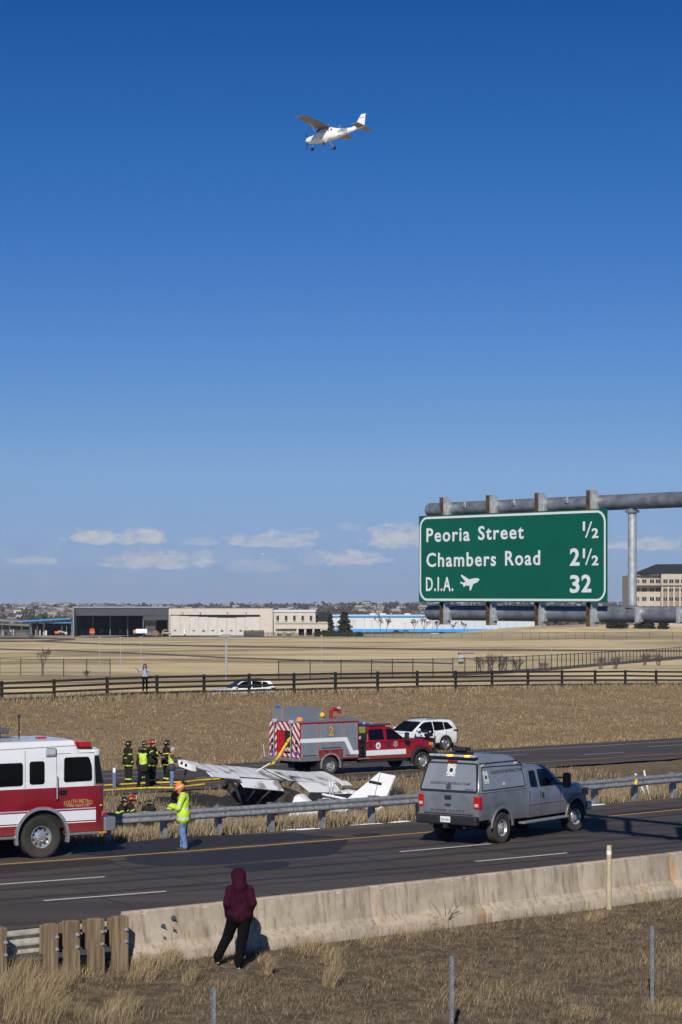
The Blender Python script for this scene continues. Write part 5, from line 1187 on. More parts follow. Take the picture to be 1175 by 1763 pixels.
# ---------------------------------------------------------------- white SUVs
def suv(loc, rz, label, name='suv', style=0):
    t = empty(name, loc, rz, label, 'suv'); WB = 2.85
    bz = .36; hw = lerpf([(-1.02, .78), (-.85, .92), (0, .965), (2.4, .965), (3.4, .92), (3.78, .78), (3.88, .6)])
    belt = lerpf([(-1.02, .98), (-.9, 1.10), (0, 1.12), (1.8, 1.06), (2.35, 1.03), (2.9, 1.02), (3.6, .92), (3.88, .70)])
    q = MB(); body_loft(q, arch_xs(-1.02, 3.88, [0, WB], .415), lambda x: arch(x, [0, WB], lerpf([(-1.02, .5), (-.8, .36), (3.5, .34), (3.88, .45)])(x), .37, .415), belt, hw, ti=.14, rt=.07); q.build('body', M_WHITE, t, smooth=True, angle=32)
    gw = lambda z: .93 - .24 * max(0, z - 1.06) / .64
    tz = lerpf([(-1.0, 1.10), (-.80, 1.45), (-.62, 1.66), (-.3, 1.71), (.6, 1.73), (1.2, 1.70), (1.55, 1.62), (2.45, 1.05)]); secs = []; q = MB()
    for x in [-.99, -.9, -.8, -.7, -.62, -.45, -.2, .3, .8, 1.2, 1.4, 1.6, 1.9, 2.2, 2.44]:
        zt = max(tz(x), 1.05); z2 = max(zt - .07, 1.04); w = .93 if x > -.6 else lerpf([(-1.0, .82), (-.6, .93)])(x)
        k = w / .93; hs = [(gw(1.02) * k, 1.0), (gw((1.05 + z2) / 2) * k, (1.05 + z2) / 2), (gw(z2) * k, z2), (gw(zt) * k - .05, zt - .02), (gw(zt) * k - .2, zt)]; secs.append([(x, y, z) for y, z in hs] + [(x, -y, z) for y, z in reversed(hs)])
    q.loft(secs); q.build('roof', M_WHITE, t, smooth=True, angle=35)
    yw = lambda x, z: gw(z)
    for s in (-1, 1):
        for p in ([(-.62, 1.20), (.02, 1.13), (.02, 1.56), (-.30, 1.53)], [(.06, 1.13), (.80, 1.10), (.80, 1.60), (.06, 1.57)], [(.86, 1.10), (2.18, 1.10), (1.60, 1.50), (1.38, 1.58), (.86, 1.60)]):
            part_slab('window', round_poly(p, .06), yw, s, -.01, .006, M_GLASS, t)
        for x in (-.05, .83, 2.0): part_slab('door_gap', [(x - .006, .42 if x > .3 else .85), (x + .006, .42 if x > .3 else .85), (x + .006, 1.02), (x - .006, 1.02)], lambda x, z: hw(x), s, -.01, .001, M_SEAM, t)
        q = MB(); arc_strip(q, 0, .37, .405, .455, s * .92, s * .985, -6, 186); q.build('arch_trim', M_BLACK, t); q = MB(); arc_strip(q, WB, .37, .405, .455, s * .92, s * .985, -6, 186); q.build('arch_trim', M_BLACK, t)
        q = MB(); q.box(.42, 2.43, min(s * .90, s * .975), max(s * .90, s * .975), .32, .42, ch=.02); q.build('sill', M_BLACK, t)
        q = MB(); q.box(1.96, 2.12, min(s * .93, s * 1.14), max(s * .93, s * 1.14), 1.12, 1.28, ch=.05); q.build('mirror', M_WHITE, t)
        q = MB(); q.box(-.99, -.60, min(s * .74, s * .915), max(s * .74, s * .915), 1.00, 1.12, ch=.04); q.build('tail_light', mat('dark_red_lens', (.12, .008, .012), .2), t)
        q = MB(); q.box(3.45, 3.75, min(s * .62, s * .89), max(s * .62, s * .89), .80, .92, ch=.04); q.build('headlight', M_CLEAR, t)
        q = MB(); q.box(.42, .52, min(s * .94, s * .985), max(s * .94, s * .985), .93, .97, ch=.01); q.build('door_handle', M_WHITE, t)
        for x in (0, WB): wheel(t, x, s * .85, .37, .235, s, mat('alloy', (.45, .46, .47), .3, .8), .255, holes=5)
        q = MB(); q.tube([(-.4, s * .70, 1.72), (.2, s * .70, 1.765), (1.2, s * .69, 1.74)], .02, 6); q.build('roof_rail', M_BLACK, t)
    q = MB(); vs = [(1.62, .70, 1.60), (1.62, -.70, 1.60), (2.40, -.85, 1.09), (2.40, .85, 1.09)]; nn = Vector((.55, 0, .83)) * .014
    q.add([Vector(v) + nn for v in vs] + [Vector(v) - nn for v in vs], [(0, 1, 2, 3), (7, 6, 5, 4), (0, 4, 5, 1), (1, 5, 6, 2), (2, 6, 7, 3), (3, 7, 4, 0)]); q.build('windscreen', M_GLASS, t)
    q = MB(); vs = [(-.70, .66, 1.58), (-.70, -.66, 1.58), (-.93, -.74, 1.20), (-.93, .74, 1.20)]; nn = Vector((-.85, 0, .5)) * .014
    q.add([Vector(v) + nn for v in vs] + [Vector(v) - nn for v in vs], [(0, 1, 2, 3), (7, 6, 5, 4), (0, 4, 5, 1), (1, 5, 6, 2), (2, 6, 7, 3), (3, 7, 4, 0)]); q.build('rear_window', M_GLASS, t)
    q = MB(); q.box(-1.06, -.86, -.78, .78, .38, .58, ch=.04); q.build('bumper', M_BLACK, t)
    q = MB(); q.box(-.9, 3.6, -.6, .6, .22, .6); q.box(-.42, .42, -.85, .85, .5, .8); q.box(WB - .42, WB + .42, -.85, .85, .5, .8); q.build('chassis', M_UNDER, t)
    return t
_z = -1.88; _w = P(768, 1291, _z); _rz = math.atan2(-.79, -1); _h = Vector((math.cos(_rz), math.sin(_rz), 0)); _lf = Vector((-_h.y, _h.x, 0))
suv(_w - _lf * .96, _rz, 'white suv parked on the far shoulder behind the red brush truck')
_p = Vector((-6.1, 160.5, 0)); _p = D(448, 1180, 173.0); _p.z = hz(_p.x, _p.y) + .08
suv(_p, R(196), 'white suv half hidden behind the black rail fence')
# ------------------------------------------------------------------ people: smooth implicit bodies, clothes as children
def _prim_eval(p, pts):
    a, b, ra, rb, fl = p['a'], p['b'], p['r'], p['r2'], p.get('flat')
    ab = b - a; L2 = float(ab @ ab) + 1e-9; t = np.clip(((pts - a) @ ab) / L2, 0, 1); v = pts - a - t[:, None] * ab
    if fl is not None: n, f = fl; q = v @ n; v = v + np.outer(q * (f - 1), n)
    return np.sqrt((v * v).sum(1)) - (ra + (rb - ra) * t), t
def blob_mesh(prims, h, k=.03, colour=None):
    """surface nets over a smooth union of round cones; returns V, F, material index"""
    A = np.array([p['a'] for p in prims] + [p['b'] for p in prims]); rm = max(max(p['r'], p['r2']) for p in prims) + .05
    lo = A.min(0) - rm; n = np.ceil((A.max(0) + rm - lo) / h).astype(int) + 1
    g = [lo[i] + h * np.arange(n[i]) for i in range(3)]; Fg = np.full(n, 9.0)
    for p in prims:
        rr = max(p['r'], p['r2']) + .09; c0 = np.maximum(((np.minimum(p['a'], p['b']) - rr - lo) / h).astype(int), 0); c1 = np.minimum(((np.maximum(p['a'], p['b']) + rr - lo) / h).astype(int) + 2, n)
        sl = tuple(slice(c0[i], c1[i]) for i in range(3)); Pb = np.stack(np.meshgrid(*[g[i][sl[i]] for i in range(3)], indexing='ij'), -1)
        d = _prim_eval(p, Pb.reshape(-1, 3))[0].reshape(Pb.shape[:3]); f = Fg[sl]; hh = np.clip(.5 + .5 * (f - d) / k, 0, 1); Fg[sl] = np.where(f > 5, d, f * (1 - hh) + d * hh - k * hh * (1 - hh))
    ins = Fg < 0
    cs = [(0, 0, 0), (1, 0, 0), (0, 1, 0), (1, 1, 0), (0, 0, 1), (1, 0, 1), (0, 1, 1), (1, 1, 1)]; N = n - 1
    iv = [ins[c[0]:c[0] + N[0], c[1]:c[1] + N[1], c[2]:c[2] + N[2]] for c in cs]
    al = iv[0].copy(); an = iv[0].copy()
    for q in iv[1:]: al &= q; an |= q
    act = an & ~al; ijk = np.argwhere(act); idx = np.full(N, -1); idx[act] = np.arange(len(ijk))
    val = [Fg[tuple((ijk + c).T)] for c in cs]; acc = np.zeros((len(ijk), 3)); cnt = np.zeros(len(ijk))
    for i in range(8):
        for j in range(i + 1, 8):
            df = np.array(cs[j]) - np.array(cs[i])
            if np.abs(df).sum() != 1: continue
            m = (val[i] < 0) != (val[j] < 0); t = np.where(m, val[i] / np.where(m, val[i] - val[j], 1), 0)
            acc += np.where(m[:, None], np.array(cs[i]) + t[:, None] * df, 0); cnt += m
    V = lo + h * (ijk + acc / cnt[:, None])
    Fs = []
    for ax in range(3):
        o1, o2 = [(1, 2), (2, 0), (0, 1)][ax]
        sl0 = [slice(None)] * 3; sl1 = [slice(None)] * 3; sl0[ax] = slice(0, -1); sl1[ax] = slice(1, None)
        ch = np.argwhere(ins[tuple(sl0)] != ins[tuple(sl1)]); ch = ch[(ch[:, o1] > 0) & (ch[:, o2] > 0) & (ch[:, o1] < N[o1]) & (ch[:, o2] < N[o2])]
        e1 = np.zeros(3, int); e1[o1] = 1; e2 = np.zeros(3, int); e2[o2] = 1
        q = np.stack([idx[tuple((ch - e1 - e2).T)], idx[tuple((ch - e2).T)], idx[tuple(ch.T)], idx[tuple((ch - e1).T)]], 1)
        fl = ~ins[tuple(ch.T)]; q[fl] = q[fl][:, ::-1]; Fs.append(q)
    Fc = np.concatenate(Fs); Fc = Fc[(Fc >= 0).all(1)]
    mi = np.zeros(len(Fc), int)
    if colour is not None:
        C = V[Fc].mean(1); best = np.full(len(C), 9.0); who = np.zeros(len(C), int); tt = np.zeros(len(C))
        for i, p in enumerate(prims):
            d, t = _prim_eval(p, C); m = d < best; best[m] = d[m]; who[m] = i; tt[m] = t[m]
        names = np.array([p['n'] for p in prims])[who]; mi = colour(names, tt, C)
    return V, Fc, mi
def blob(name, prims, mats, parent=None, h=.016, k=.03, colour=None, extra=None):
    V, Fc, mi = blob_mesh(prims, h, k, colour)
    if name in ('jacket', 'trousers', 'vest'):
        w = np.sin(V[:, 2] * 31 + 5 * np.sin(V[:, 1] * 9) + 4 * np.sin(V[:, 0] * 11)) * .5 + np.sin(V[:, 2] * 17 - V[:, 1] * 23 + V[:, 0] * 13) * .5
        c_ = V - V.mean(0); c_[:, 2] = 0; V = V + w[:, None] * .006 * c_ / (np.linalg.norm(c_, axis=1)[:, None] + .05)
    o = npmesh(name, V, Fc, mats, parent, smooth=True); o.data.polygons.foreach_set('material_index', mi.astype(np.int32)); o.data.update(); return o
def pc(n, a, b, r, r2=None, flat=None):
    return dict(n=n, a=np.array(a, float), b=np.array(b, float), r=r, r2=r if r2 is None else r2, flat=(np.array(flat[0], float) / np.linalg.norm(flat[0]), flat[1]) if flat else None)

SKIN = mat('skin', (.42, .25, .18), .55); M_HAIRD = mat('dark_hair', (.035, .022, .016), .6); M_HAIRG = mat('grey_hair', (.36, .35, .34), .6); M_EYE = mat('eye_dark', (.02, .015, .012), .3); M_LIP = mat('lip', (.32, .13, .11), .5)
M_TURN = mat('turnout_black', (.022, .021, .019), .85, noise=.35, nscale=9, spec=.15); M_LIME = mat('lime_trim', (.62, .78, .06), .6); M_SILV = mat('silver_tape', (.52, .54, .58), .4); M_VEST = mat('lime_vest', (.50, .72, .05), .75, noise=.12, nscale=7)
M_ORG = mat('safety_orange', (.85, .20, .03), .6); M_JEANS = mat('blue_denim', (.115, .19, .36), .9, noise=.3, nscale=9); M_NAVY = mat('navy_trousers', (.010, .012, .020), .9, spec=.1); M_MAROON = mat('maroon_fleece', (.036, .006, .018), .95, noise=.25, nscale=7, spec=.1); M_BLK = mat('black_cloth', (.006, .006, .007), .9, spec=.08); M_BOOT = mat('boot_rubber', (.02, .02, .02), .6)
M_HELB = mat('black_helmet', (.018, .018, .02), .35); M_HELR = mat('red_helmet', (.28, .012, .018), .35); M_SHIRT = mat('dark_shirt', (.05, .05, .06), .9); M_BLUSE = mat('grey_blue_top', (.33, .38, .48), .85)

def wrinkle(m, sc=16, st=.9, dist_=.03):
    nt = m.node_tree; b = nt.nodes['Principled BSDF']; tc = nt.nodes.new('ShaderNodeTexCoord'); mp = nt.nodes.new('ShaderNodeMapping'); mp.inputs['Scale'].default_value = (1, 1, .45); n = nt.nodes.new('ShaderNodeTexNoise'); n.inputs['Scale'].default_value = sc; n.inputs['Detail'].default_value = 3; n.inputs['Distortion'].default_value = 1.2
    bp = nt.nodes.new('ShaderNodeBump'); bp.inputs['Strength'].default_value = st; bp.inputs['Distance'].default_value = dist_; nt.links.new(tc.outputs['Object'], mp.inputs[0]); nt.links.new(mp.outputs[0], n.inputs['Vector']); nt.links.new(n.outputs[0], bp.inputs['Height']); nt.links.new(bp.outputs[0], b.inputs['Normal'])
for m_ in (M_TURN, M_VEST, M_JEANS, M_NAVY, M_MAROON, M_BLK, M_SHIRT, M_BLUSE, M_LIME): wrinkle(m_)
STAND = dict(pel=(0, 0, .96), ch=(0, 0, 1.30), nk=(0, 0, 1.47), hd=(.03, 0, 1.64), sL=(0, .185, 1.42), eL=(-.03, .25, 1.13), wL=(.08, .25, .89), sR=(0, -.185, 1.42), eR=(-.03, -.25, 1.13), wR=(.08, -.25, .89), hL=(0, .095, .93), kL=(.02, .11, .51), aL=(-.02, .115, .09), hR=(0, -.095, .93), kR=(.02, -.11, .51), aR=(-.02, -.115, .09))
KNEEL = dict(pel=(0, 0, .52), ch=(.14, 0, .84), nk=(.20, 0, 1.0), hd=(.26, 0, 1.16), sL=(.17, .185, .95), eL=(.30, .26, .70), wL=(.48, .16, .60), sR=(.17, -.185, .95), eR=(.30, -.26, .70), wR=(.48, -.16, .62), hL=(0, .1, .5), kL=(.36, .14, .47), aL=(.30, .14, .09), hR=(0, -.1, .5), kR=(.18, -.14, .09), aR=(-.24, -.14, .10))
def bands(*rules):
    def f(names, t, C):
        mi = np.zeros(len(names), int)
        for n, t0, t1, k in rules: mi[(names == n) & (t >= t0) & (t <= t1)] = k
        return mi
    return f
def zband(z0, z1, *rules):
    f = bands(*rules)
    def g_(names, t, C):
        mi = f(names, t, C); mi[(names != 'upper') & (names != 'fore') & (C[:, 2] > z0) & (C[:, 2] < z1)] = 1; return mi
    return g_
TURN_J = zband(.76, .82, ('trunk', .0, .035, 1), ('trunk', .50, .565, 1), ('fore', .60, .76, 1), ('upper', .50, .62, 1)); TURN_T = bands(('calf', .66, .80, 1))
def hand(mb, w, d, curl, side):
    d = Vector(d).normalized(); sd = Vector(side) - d * Vector(side).dot(d); sd = sd.normalized() if sd.length > 1e-4 else d.orthogonal().normalized(); nn = d.cross(sd); w = Vector(w)
    mb.tube([w - d * .02, w + d * .02, w + d * .06, w + d * .095], [.026, .034, .038, .030], 8)
    for i, ln in enumerate((.072, .082, .076, .060)):
        o = w + d * .085 + sd * (.028 - .019 * i); e1 = o + d * ln * .5 + nn * curl * .015; e2 = e1 + (d * (1 - curl) + nn * curl).normalized() * ln * .5; mb.tube([o, e1, e2], [.0095, .009, .007], 6)
    o = w + d * .03 + sd * .03; mb.tube([o, o + (d * .6 + sd).normalized() * .035, o + (d + sd * .6).normalized() * .07], [.012, .011, .008], 6)
def person(label, loc, rz, H=1.80, J=None, base=STAND, top=None, legs=None, feet=None, gear=None, vest=None, head=None, tilt=0.0, h=.017, group=None, bulk=1.0, fat=1.0, hem=None, hood=False, legbulk=None, look=0.0):
    j = {k: np.array(v, float) for k, v in {**base, **(J or {})}.items()}; sc = H / 1.80
    fx = lambda f: ((1, 0, 0), f)
    hd = j['hd']; up = hd - j['nk']; up = up / np.linalg.norm(up)
    cl, sl_ = math.cos(look), math.sin(look); ct, st_ = math.cos(tilt), math.sin(tilt)
    fw = np.array([cl * ct, sl_ * ct, -st_]); lf = np.array([-sl_, cl, 0.0]); uu = np.cross(fw, lf)
    def hp(x, y, z): return hd + fw * x + lf * y + uu * z
    b = [pc('head', hp(-.01, 0, .03), hp(.0, 0, -.01), .094, .088, (lf, 1.14)), pc('head', hp(.035, 0, -.055), hp(.03, 0, -.085), .062, .05), pc('head', hp(.088, 0, .01), hp(.108, 0, -.028), .012, .016), pc('head', hp(-.01, .082, .0), hp(-.01, .084, -.03), .016), pc('head', hp(-.01, -.082, .0), hp(-.01, -.084, -.03), .016),
         pc('eye', hp(.083, .034, .012), hp(.083, .036, .012), .012), pc('eye', hp(.083, -.034, .012), hp(.083, -.036, .012), .012), pc('lip', hp(.083, .018, -.07), hp(.083, -.018, -.07), .010),
         pc('neck', j['nk'] - [0, 0, .05], hd - uu * .06, .055), pc('tr', j['pel'], j['ch'], .10, .12, fx(1.3)), pc('tr', j['sL'], j['sR'], .05)]
    for s in 'LR': b += [pc('arm', j['s' + s], j['e' + s], .045, .038), pc('arm', j['e' + s], j['w' + s], .036, .026), pc('leg', j['h' + s], j['k' + s], .07, .05), pc('leg', j['k' + s], j['a' + s], .048, .035)]
    root = blob('person', b, [SKIN, M_EYE, M_LIP], None, h * .8, .02, bands(('eye', 0, 1, 1), ('lip', 0, 1, 2)))
    hb = MB()
    for s, sg_ in (('L', 1), ('R', -1)):
        hand(hb, j['w' + s], j['w' + s] - j['e' + s], .55, (.6, -sg_ * .8, 0))
    # merge the fingers into the body mesh
    bm = bmesh.new(); bm.from_mesh(root.data); vs = [bm.verts.new(v) for v in hb.v]
    for f in hb.f:
        try: bm.faces.new([vs[i] for i in f]).smooth = True
        except ValueError: pass
    bm.to_mesh(root.data); bm.free()
    g = bulk
    if top:
        mats_, col = top; hemz = j['pel'] + (j['ch'] - j['pel']) * (-.35 if hem is None else hem)
        t = [pc('trunk', hemz, j['ch'] + (j['nk'] - j['ch']) * .25, .150 * g * fat, .150 * g, fx(1.38 / fat)), pc('shoulder', j['sL'] * .88 + j['ch'] * .12, j['sR'] * .88 + j['ch'] * .12, .072 * g), pc('collar', j['nk'] - [0, 0, .06], j['nk'] + [0, 0, .02], .088 * g, .075)]
        t += [pc('hemband', hemz + [0, .085, 0], hemz - [0, .085, 0], .125 * g * min(fat, 1.12), None, ((0, 0, 1), 1.9))]
        if hem is None or hem < -.2: t += [pc('hips', j['pel'] + [0, .085, -.01], j['pel'] - [0, .085, .01], .150 * g, None, fx(1.02)), pc('hips', hemz + [0, .085, .03], hemz - [0, .085, -.03], .148 * g, None, fx(1.02))]
        for s in 'LR': t += [pc('upper', j['s' + s], j['e' + s], .074 * g, .062 * g), pc('fore', j['e' + s], j['w' + s], .060 * g, .047 * g)]
        if hood: t += [pc('hood', hp(-.02, 0, .035), hp(-.03, 0, -.03), .134, .132, (lf, 1.0)), pc('hood', hp(-.05, 0, -.10), j['nk'] + [-.04, 0, -.03], .115, .13), pc('hood', hp(.05, 0, .04), hp(.06, 0, -.05), .11, .09), pc('hood', j['nk'] + [-.03, .07, -.02], j['nk'] + [-.03, -.07, -.02], .075)]
        blob('jacket', t, mats_, root, h, .035, col)
    if legs:
        g = legbulk or bulk; mats_, col = legs; t = [pc('seat', j['hL'], j['hR'], .115 * g, None, fx(1.1)), pc('seat', (j['hL'] + j['hR']) / 2 + [0, 0, .07], (j['hL'] + j['hR']) / 2 + [0, 0, .0], .135, .13, fx(1.25))]
        for s in 'LR': t += [pc('thigh', j['h' + s], j['k' + s], .098 * g, .078 * g), pc('calf', j['k' + s], j['a' + s] + [0, 0, .02], .074 * g, .066 * g)]
        blob('trousers', t, mats_, root, h, .03, col)
    if feet:
        for s in 'LR':
            a = j['a' + s]; dirn = np.array([1, .12 if s == 'L' else -.12, 0]); z0 = np.array([a[0], a[1], a[2] - .055])
            blob('shoe', [pc('f', a + [-.02, 0, .02], z0 + [-.03, 0, 0], .05, .045), pc('f', z0 - [.03, 0, 0], z0 + dirn * .17, .042, .038, ((0, 0, 1), 1.15)), pc('sole', z0 + [-.04, 0, -.028], z0 + dirn * .19 + [0, 0, -.028], .030, .028, ((0, 0, 1), 1.9))], feet, root, h * .8, .02, bands(('sole', 0, 1, 1)) if len(feet) > 1 else None)
    g = bulk
    if vest:
        mats_, col = vest; t = [pc('trunk', j['pel'] + (j['ch'] - j['pel']) * (-.15), j['ch'] + (j['nk'] - j['ch']) * .35, .158 * g * fat, .162 * g, fx(1.36 / fat)), pc('strapL', j['sL'] * .7 + j['ch'] * .3, j['sL'] * .6 + j['nk'] * .4, .085 * g), pc('strapR', j['sR'] * .7 + j['ch'] * .3, j['sR'] * .6 + j['nk'] * .4, .085 * g)]
        blob('vest', t, mats_, root, h, .03, col)
    Mh = Matrix.Identity(4); Mh.col[0][:3] = fw; Mh.col[1][:3] = lf; Mh.col[2][:3] = uu; Mh.col[3][:3] = hd
    if head in ('fire_black', 'fire_red', 'fire_deco'):
        hm = M_HELR if head == 'fire_red' else M_HELB; q = MB(); q.ball((-.015, 0, .045), (.135, .118, .125), 16, 10, Mh)
        pts = [(-.02 + (.165 if math.cos(a) > 0 else .215) * math.cos(a), .150 * math.sin(a)) for a in np.linspace(0, 2 * math.pi, 21)[:-1]]
        q.prism(pts, .018, .034, 'z', Mh); q.box(-.12, .12, -.012, .012, .15, .178, Mh, ch=.008); he = q.build('helmet', hm, root, smooth=True, angle=45)
        q = MB(); q.prism([(-.045, .03), (.045, .03), (.055, .13), (0, .16), (-.055, .13)], .125, .138, 'x', Mh); q.build('helmet_shield', M_STRIPE if head == 'fire_red' else mat('shield_brown', (.20, .06, .05), .5), he)
        q = MB()
        for a in ((.8, -.8, 2.3, -2.3) if head != 'fire_deco' else (.8, -.8, 2.3, -2.3, 1.5, 3.0, -1.5)):
            q.box(-.03, .03, .105, .128, .045, .075, Mh @ Matrix.Translation((-.015, 0, 0)) @ Matrix.Rotation(a - math.pi / 2, 4, 'Z'), ch=.004)
        q.build('helmet_tetrahedron', M_LIME, he)
        blob('hair', [pc('h', hp(-.03, 0, .02), hp(-.04, 0, -.03), .092, .085)], [M_HAIRD], root, .018, .02)
    elif head == 'hard_hat':
        q = MB(); q.ball((-.01, 0, .05), (.135, .115, .125), 18, 10, Mh); q.prism([(-.01 + (.19 if math.cos(a) > 0 else .145) * math.cos(a), .128 * math.sin(a)) for a in np.linspace(0, 2 * math.pi, 21)[:-1]], .03, .045, 'z', Mh); q.box(-.13, .12, -.02, .02, .16, .182, Mh, ch=.008)
        he = q.build('helmet', M_ORG, root, smooth=True, angle=45); q = MB(); q.lathe([(.134, .055), (.132, .085)], 20, 'z', Mh @ Matrix.Translation((-.01, 0, 0)) @ Matrix.Diagonal((1.02, .88, 1, 1))); q.build('helmet_band', M_SILV, he)
        blob('hair', [pc('h', hp(-.04, 0, .0), hp(-.045, 0, -.04), .088, .08)], [M_HAIRD], root, .018, .02)
    elif head == 'grey':
        blob('hair', [pc('h', hp(-.025, 0, .05), hp(-.035, 0, .0), .099, .09), pc('h', hp(.02, 0, .075), hp(-.05, 0, .02), .075)], [M_HAIRG], root, .014, .02)
    elif head == 'long':
        blob('hair', [pc('h', hp(-.02, 0, .045), hp(-.04, 0, .0), .102, .10), pc('h', hp(-.06, 0, -.0), hp(-.05, 0, -.2), .10, .085), pc('h', hp(.0, .08, 0), hp(.02, .10, -.22), .045, .05), pc('h', hp(.0, -.08, 0), hp(.02, -.10, -.22), .045, .05)], [M_HAIRD], root, .016, .02)
    elif head == 'black_hood':
        blob('hood', [pc('h', hp(-.02, 0, .05), hp(-.03, 0, -.03), .118, .11), pc('h', hp(-.04, 0, -.08), j['nk'], .10, .10)], [M_BLK], root, .018, .02)
    root.location = loc; root.rotation_euler = (0, 0, rz); root.scale = (sc, sc, sc)
    return tag(root, label, 'person', group)
FG = (None, None)
TURNOUT = dict(top=([M_TURN, M_LIME], TURN_J), legs=([M_TURN, M_LIME], TURN_T), feet=[M_BOOT], bulk=1.36)

# watcher in the maroon hood, near the barrier, seen from behind
_g = P(413, 1672, -.24)
person('person in a maroon hooded sweatshirt and black trousers, back turned, before the concrete barrier', Vector((_g.x, _g.y, _g.z + .06)), R(97), 1.88,
       dict(aL=(.14, .38, .17), kL=(.17, .20, .54), hL=(0, .09, .93), aR=(-.02, .02, .09), kR=(.03, -.05, .51), hR=(0, -.10, .93), sL=(0, .175, 1.40), sR=(0, -.175, 1.40), eL=(-.05, .235, 1.15), wL=(.07, .215, .93), eR=(-.05, -.235, 1.15), wR=(.10, -.19, .94), hd=(.05, .02, 1.615)),
       top=([M_MAROON], None), legs=([M_BLK], None), feet=[M_BLK, mat('white_sole', (.75, .75, .78), .5)], hood=True, h=.013, bulk=1.04, fat=1.22, hem=.0, look=.35, legbulk=1.22)
# road worker by the guardrail
_g = P(317, 1464)
person('worker in orange hard hat, lime jacket and blue jeans standing in front of the guardrail', _g, R(172), 1.80,
       dict(hd=(.10, 0, 1.61), nk=(.03, 0, 1.46), eL=(.10, .24, 1.13), wL=(.34, .10, 1.17), eR=(.10, -.24, 1.13), wR=(.36, -.08, 1.18), ch=(-.01, 0, 1.30), aL=(-.05, .10, .09), aR=(.06, -.10, .09)),
       top=([M_VEST, M_SILV], zband(.84, .90, ('trunk', .50, .57, 1), ('upper', .55, .75, 1), ('shoulder', .12, .22, 1), ('shoulder', .78, .88, 1))), legs=([M_JEANS], None), feet=[M_BOOT], head='hard_hat', tilt=.45, h=.014, bulk=1.16, fat=1.12, hem=-.40)
# the standing group on the far shoulder
def at(px, py, z=-1.45): return P(px, py, z)
person('firefighter at the left of the standing group, arms down, looking towards the others', at(221, 1350), R(35), 1.86, dict(aL=(.02, .14, .09), aR=(-.02, -.14, .09)), head='fire_black', group='firefighters', **TURNOUT)
person('person with lime safety vest and navy trousers, back turned, striding in the standing group', at(247, 1360, -1.5), R(70), 1.84,
       dict(aL=(-.25, .13, .10), kL=(-.08, .12, .50), aR=(.22, -.12, .09), kR=(.18, -.11, .50), eR=(.08, -.30, 1.16), wR=(.30, -.26, 1.06)), top=([M_TURN, M_LIME], None), legs=([M_NAVY], None), feet=[M_BOOT], bulk=1.08,
       vest=([M_VEST, M_SILV], bands(('trunk', .30, .44, 1), ('strapL', .2, .8, 1), ('strapR', .2, .8, 1))), head='fire_deco')
person('tall firefighter with red helmet front gesturing with one hand in the standing group', at(262, 1352), R(-20), 1.98, dict(eR=(.18, -.28, 1.22), wR=(.40, -.18, 1.30), eL=(.08, .30, 1.18), wL=(.36, .20, 1.22)), head='fire_red', group='firefighters', **TURNOUT)
person('firefighter half hidden behind the vest wearer, only head and shoulder showing', at(249, 1346), R(-60), 1.80, None, head='fire_black', group='firefighters', **TURNOUT)
person('firefighter with brimmed black helmet standing behind the grey-haired man', at(287, 1349), R(20), 1.88, dict(eL=(.0, .27, 1.14), wL=(.20, .24, .95)), head='fire_black', group='firefighters', **TURNOUT)
person('grey-haired man in orange and lime vest and jeans, holding up a phone', at(296, 1358), R(8), 1.80,
       dict(hd=(.06, 0, 1.62), eL=(.16, .25, 1.18), wL=(.34, .10, 1.34), eR=(.16, -.25, 1.18), wR=(.34, -.08, 1.33)), top=([M_SHIRT], None), legs=([M_JEANS], None), feet=[M_BOOT], bulk=1.05, fat=1.08,
       vest=([M_VEST, M_ORG, M_SILV], bands(('strapL', 0, 1, 1), ('strapR', 0, 1, 1), ('trunk', .0, .12, 1), ('trunk', .42, .52, 2), ('trunk', .12, .2, 2))), head='grey', tilt=.15)
# crouched crew between guardrail and wreck
def kn(px, pytop, Y, label, rz, head, J=None, **kw):
    x = (px - CX) * Y / F; z = hz(x, Y); zt = HC - (pytop - HZ) * Y / F
    return person(label, (x, Y, z), rz, 1.80 * max(.75, min(1.15, (zt - z) / 1.34)), J, KNEEL, head=head, group='crouching crew behind the guardrail', **{**TURNOUT, **kw})
kn(203, 1371, 75.5, 'crouching firefighter in black helmet, leftmost behind the guardrail', R(-15), 'fire_black')
kn(216, 1369, 77.0, 'crouching firefighter in dark red helmet beside the leftmost one', R(10), 'fire_red')
kn(254, 1375, 75.0, 'crouching firefighter bent forward, helmet with yellow and blue marks', R(80), 'fire_deco', dict(hd=(.34, 0, 1.08), nk=(.25, 0, .98)))
kn(290, 1363, 74.5, 'crouching figure in a black hood and turnout gear beside the hard-hat worker', R(0), 'black_hood', dict(hd=(.24, 0, 1.18)))
kn(326, 1378, 76.0, 'crouching firefighter almost hidden behind the hard-hat worker', R(150), 'fire_black')
# onlooker at the rail fence
_a = (250 - CX) / F; _y = 158 / (1 - .99 * _a) - .35; _x = _a * _y
person('woman in a pale blue top and black trousers at the rail fence, one arm raised', (_x, _y, HC - (1190 - HZ) * _y / F), R(-88), 1.74,
       dict(eR=(.10, -.33, 1.30), wR=(.22, -.52, 1.44), eL=(.12, .28, 1.22), wL=(.26, .12, 1.38)), top=([M_BLUSE], None), legs=([M_BLK], None), feet=[M_BLK], head='long', bulk=.92, hem=.05)
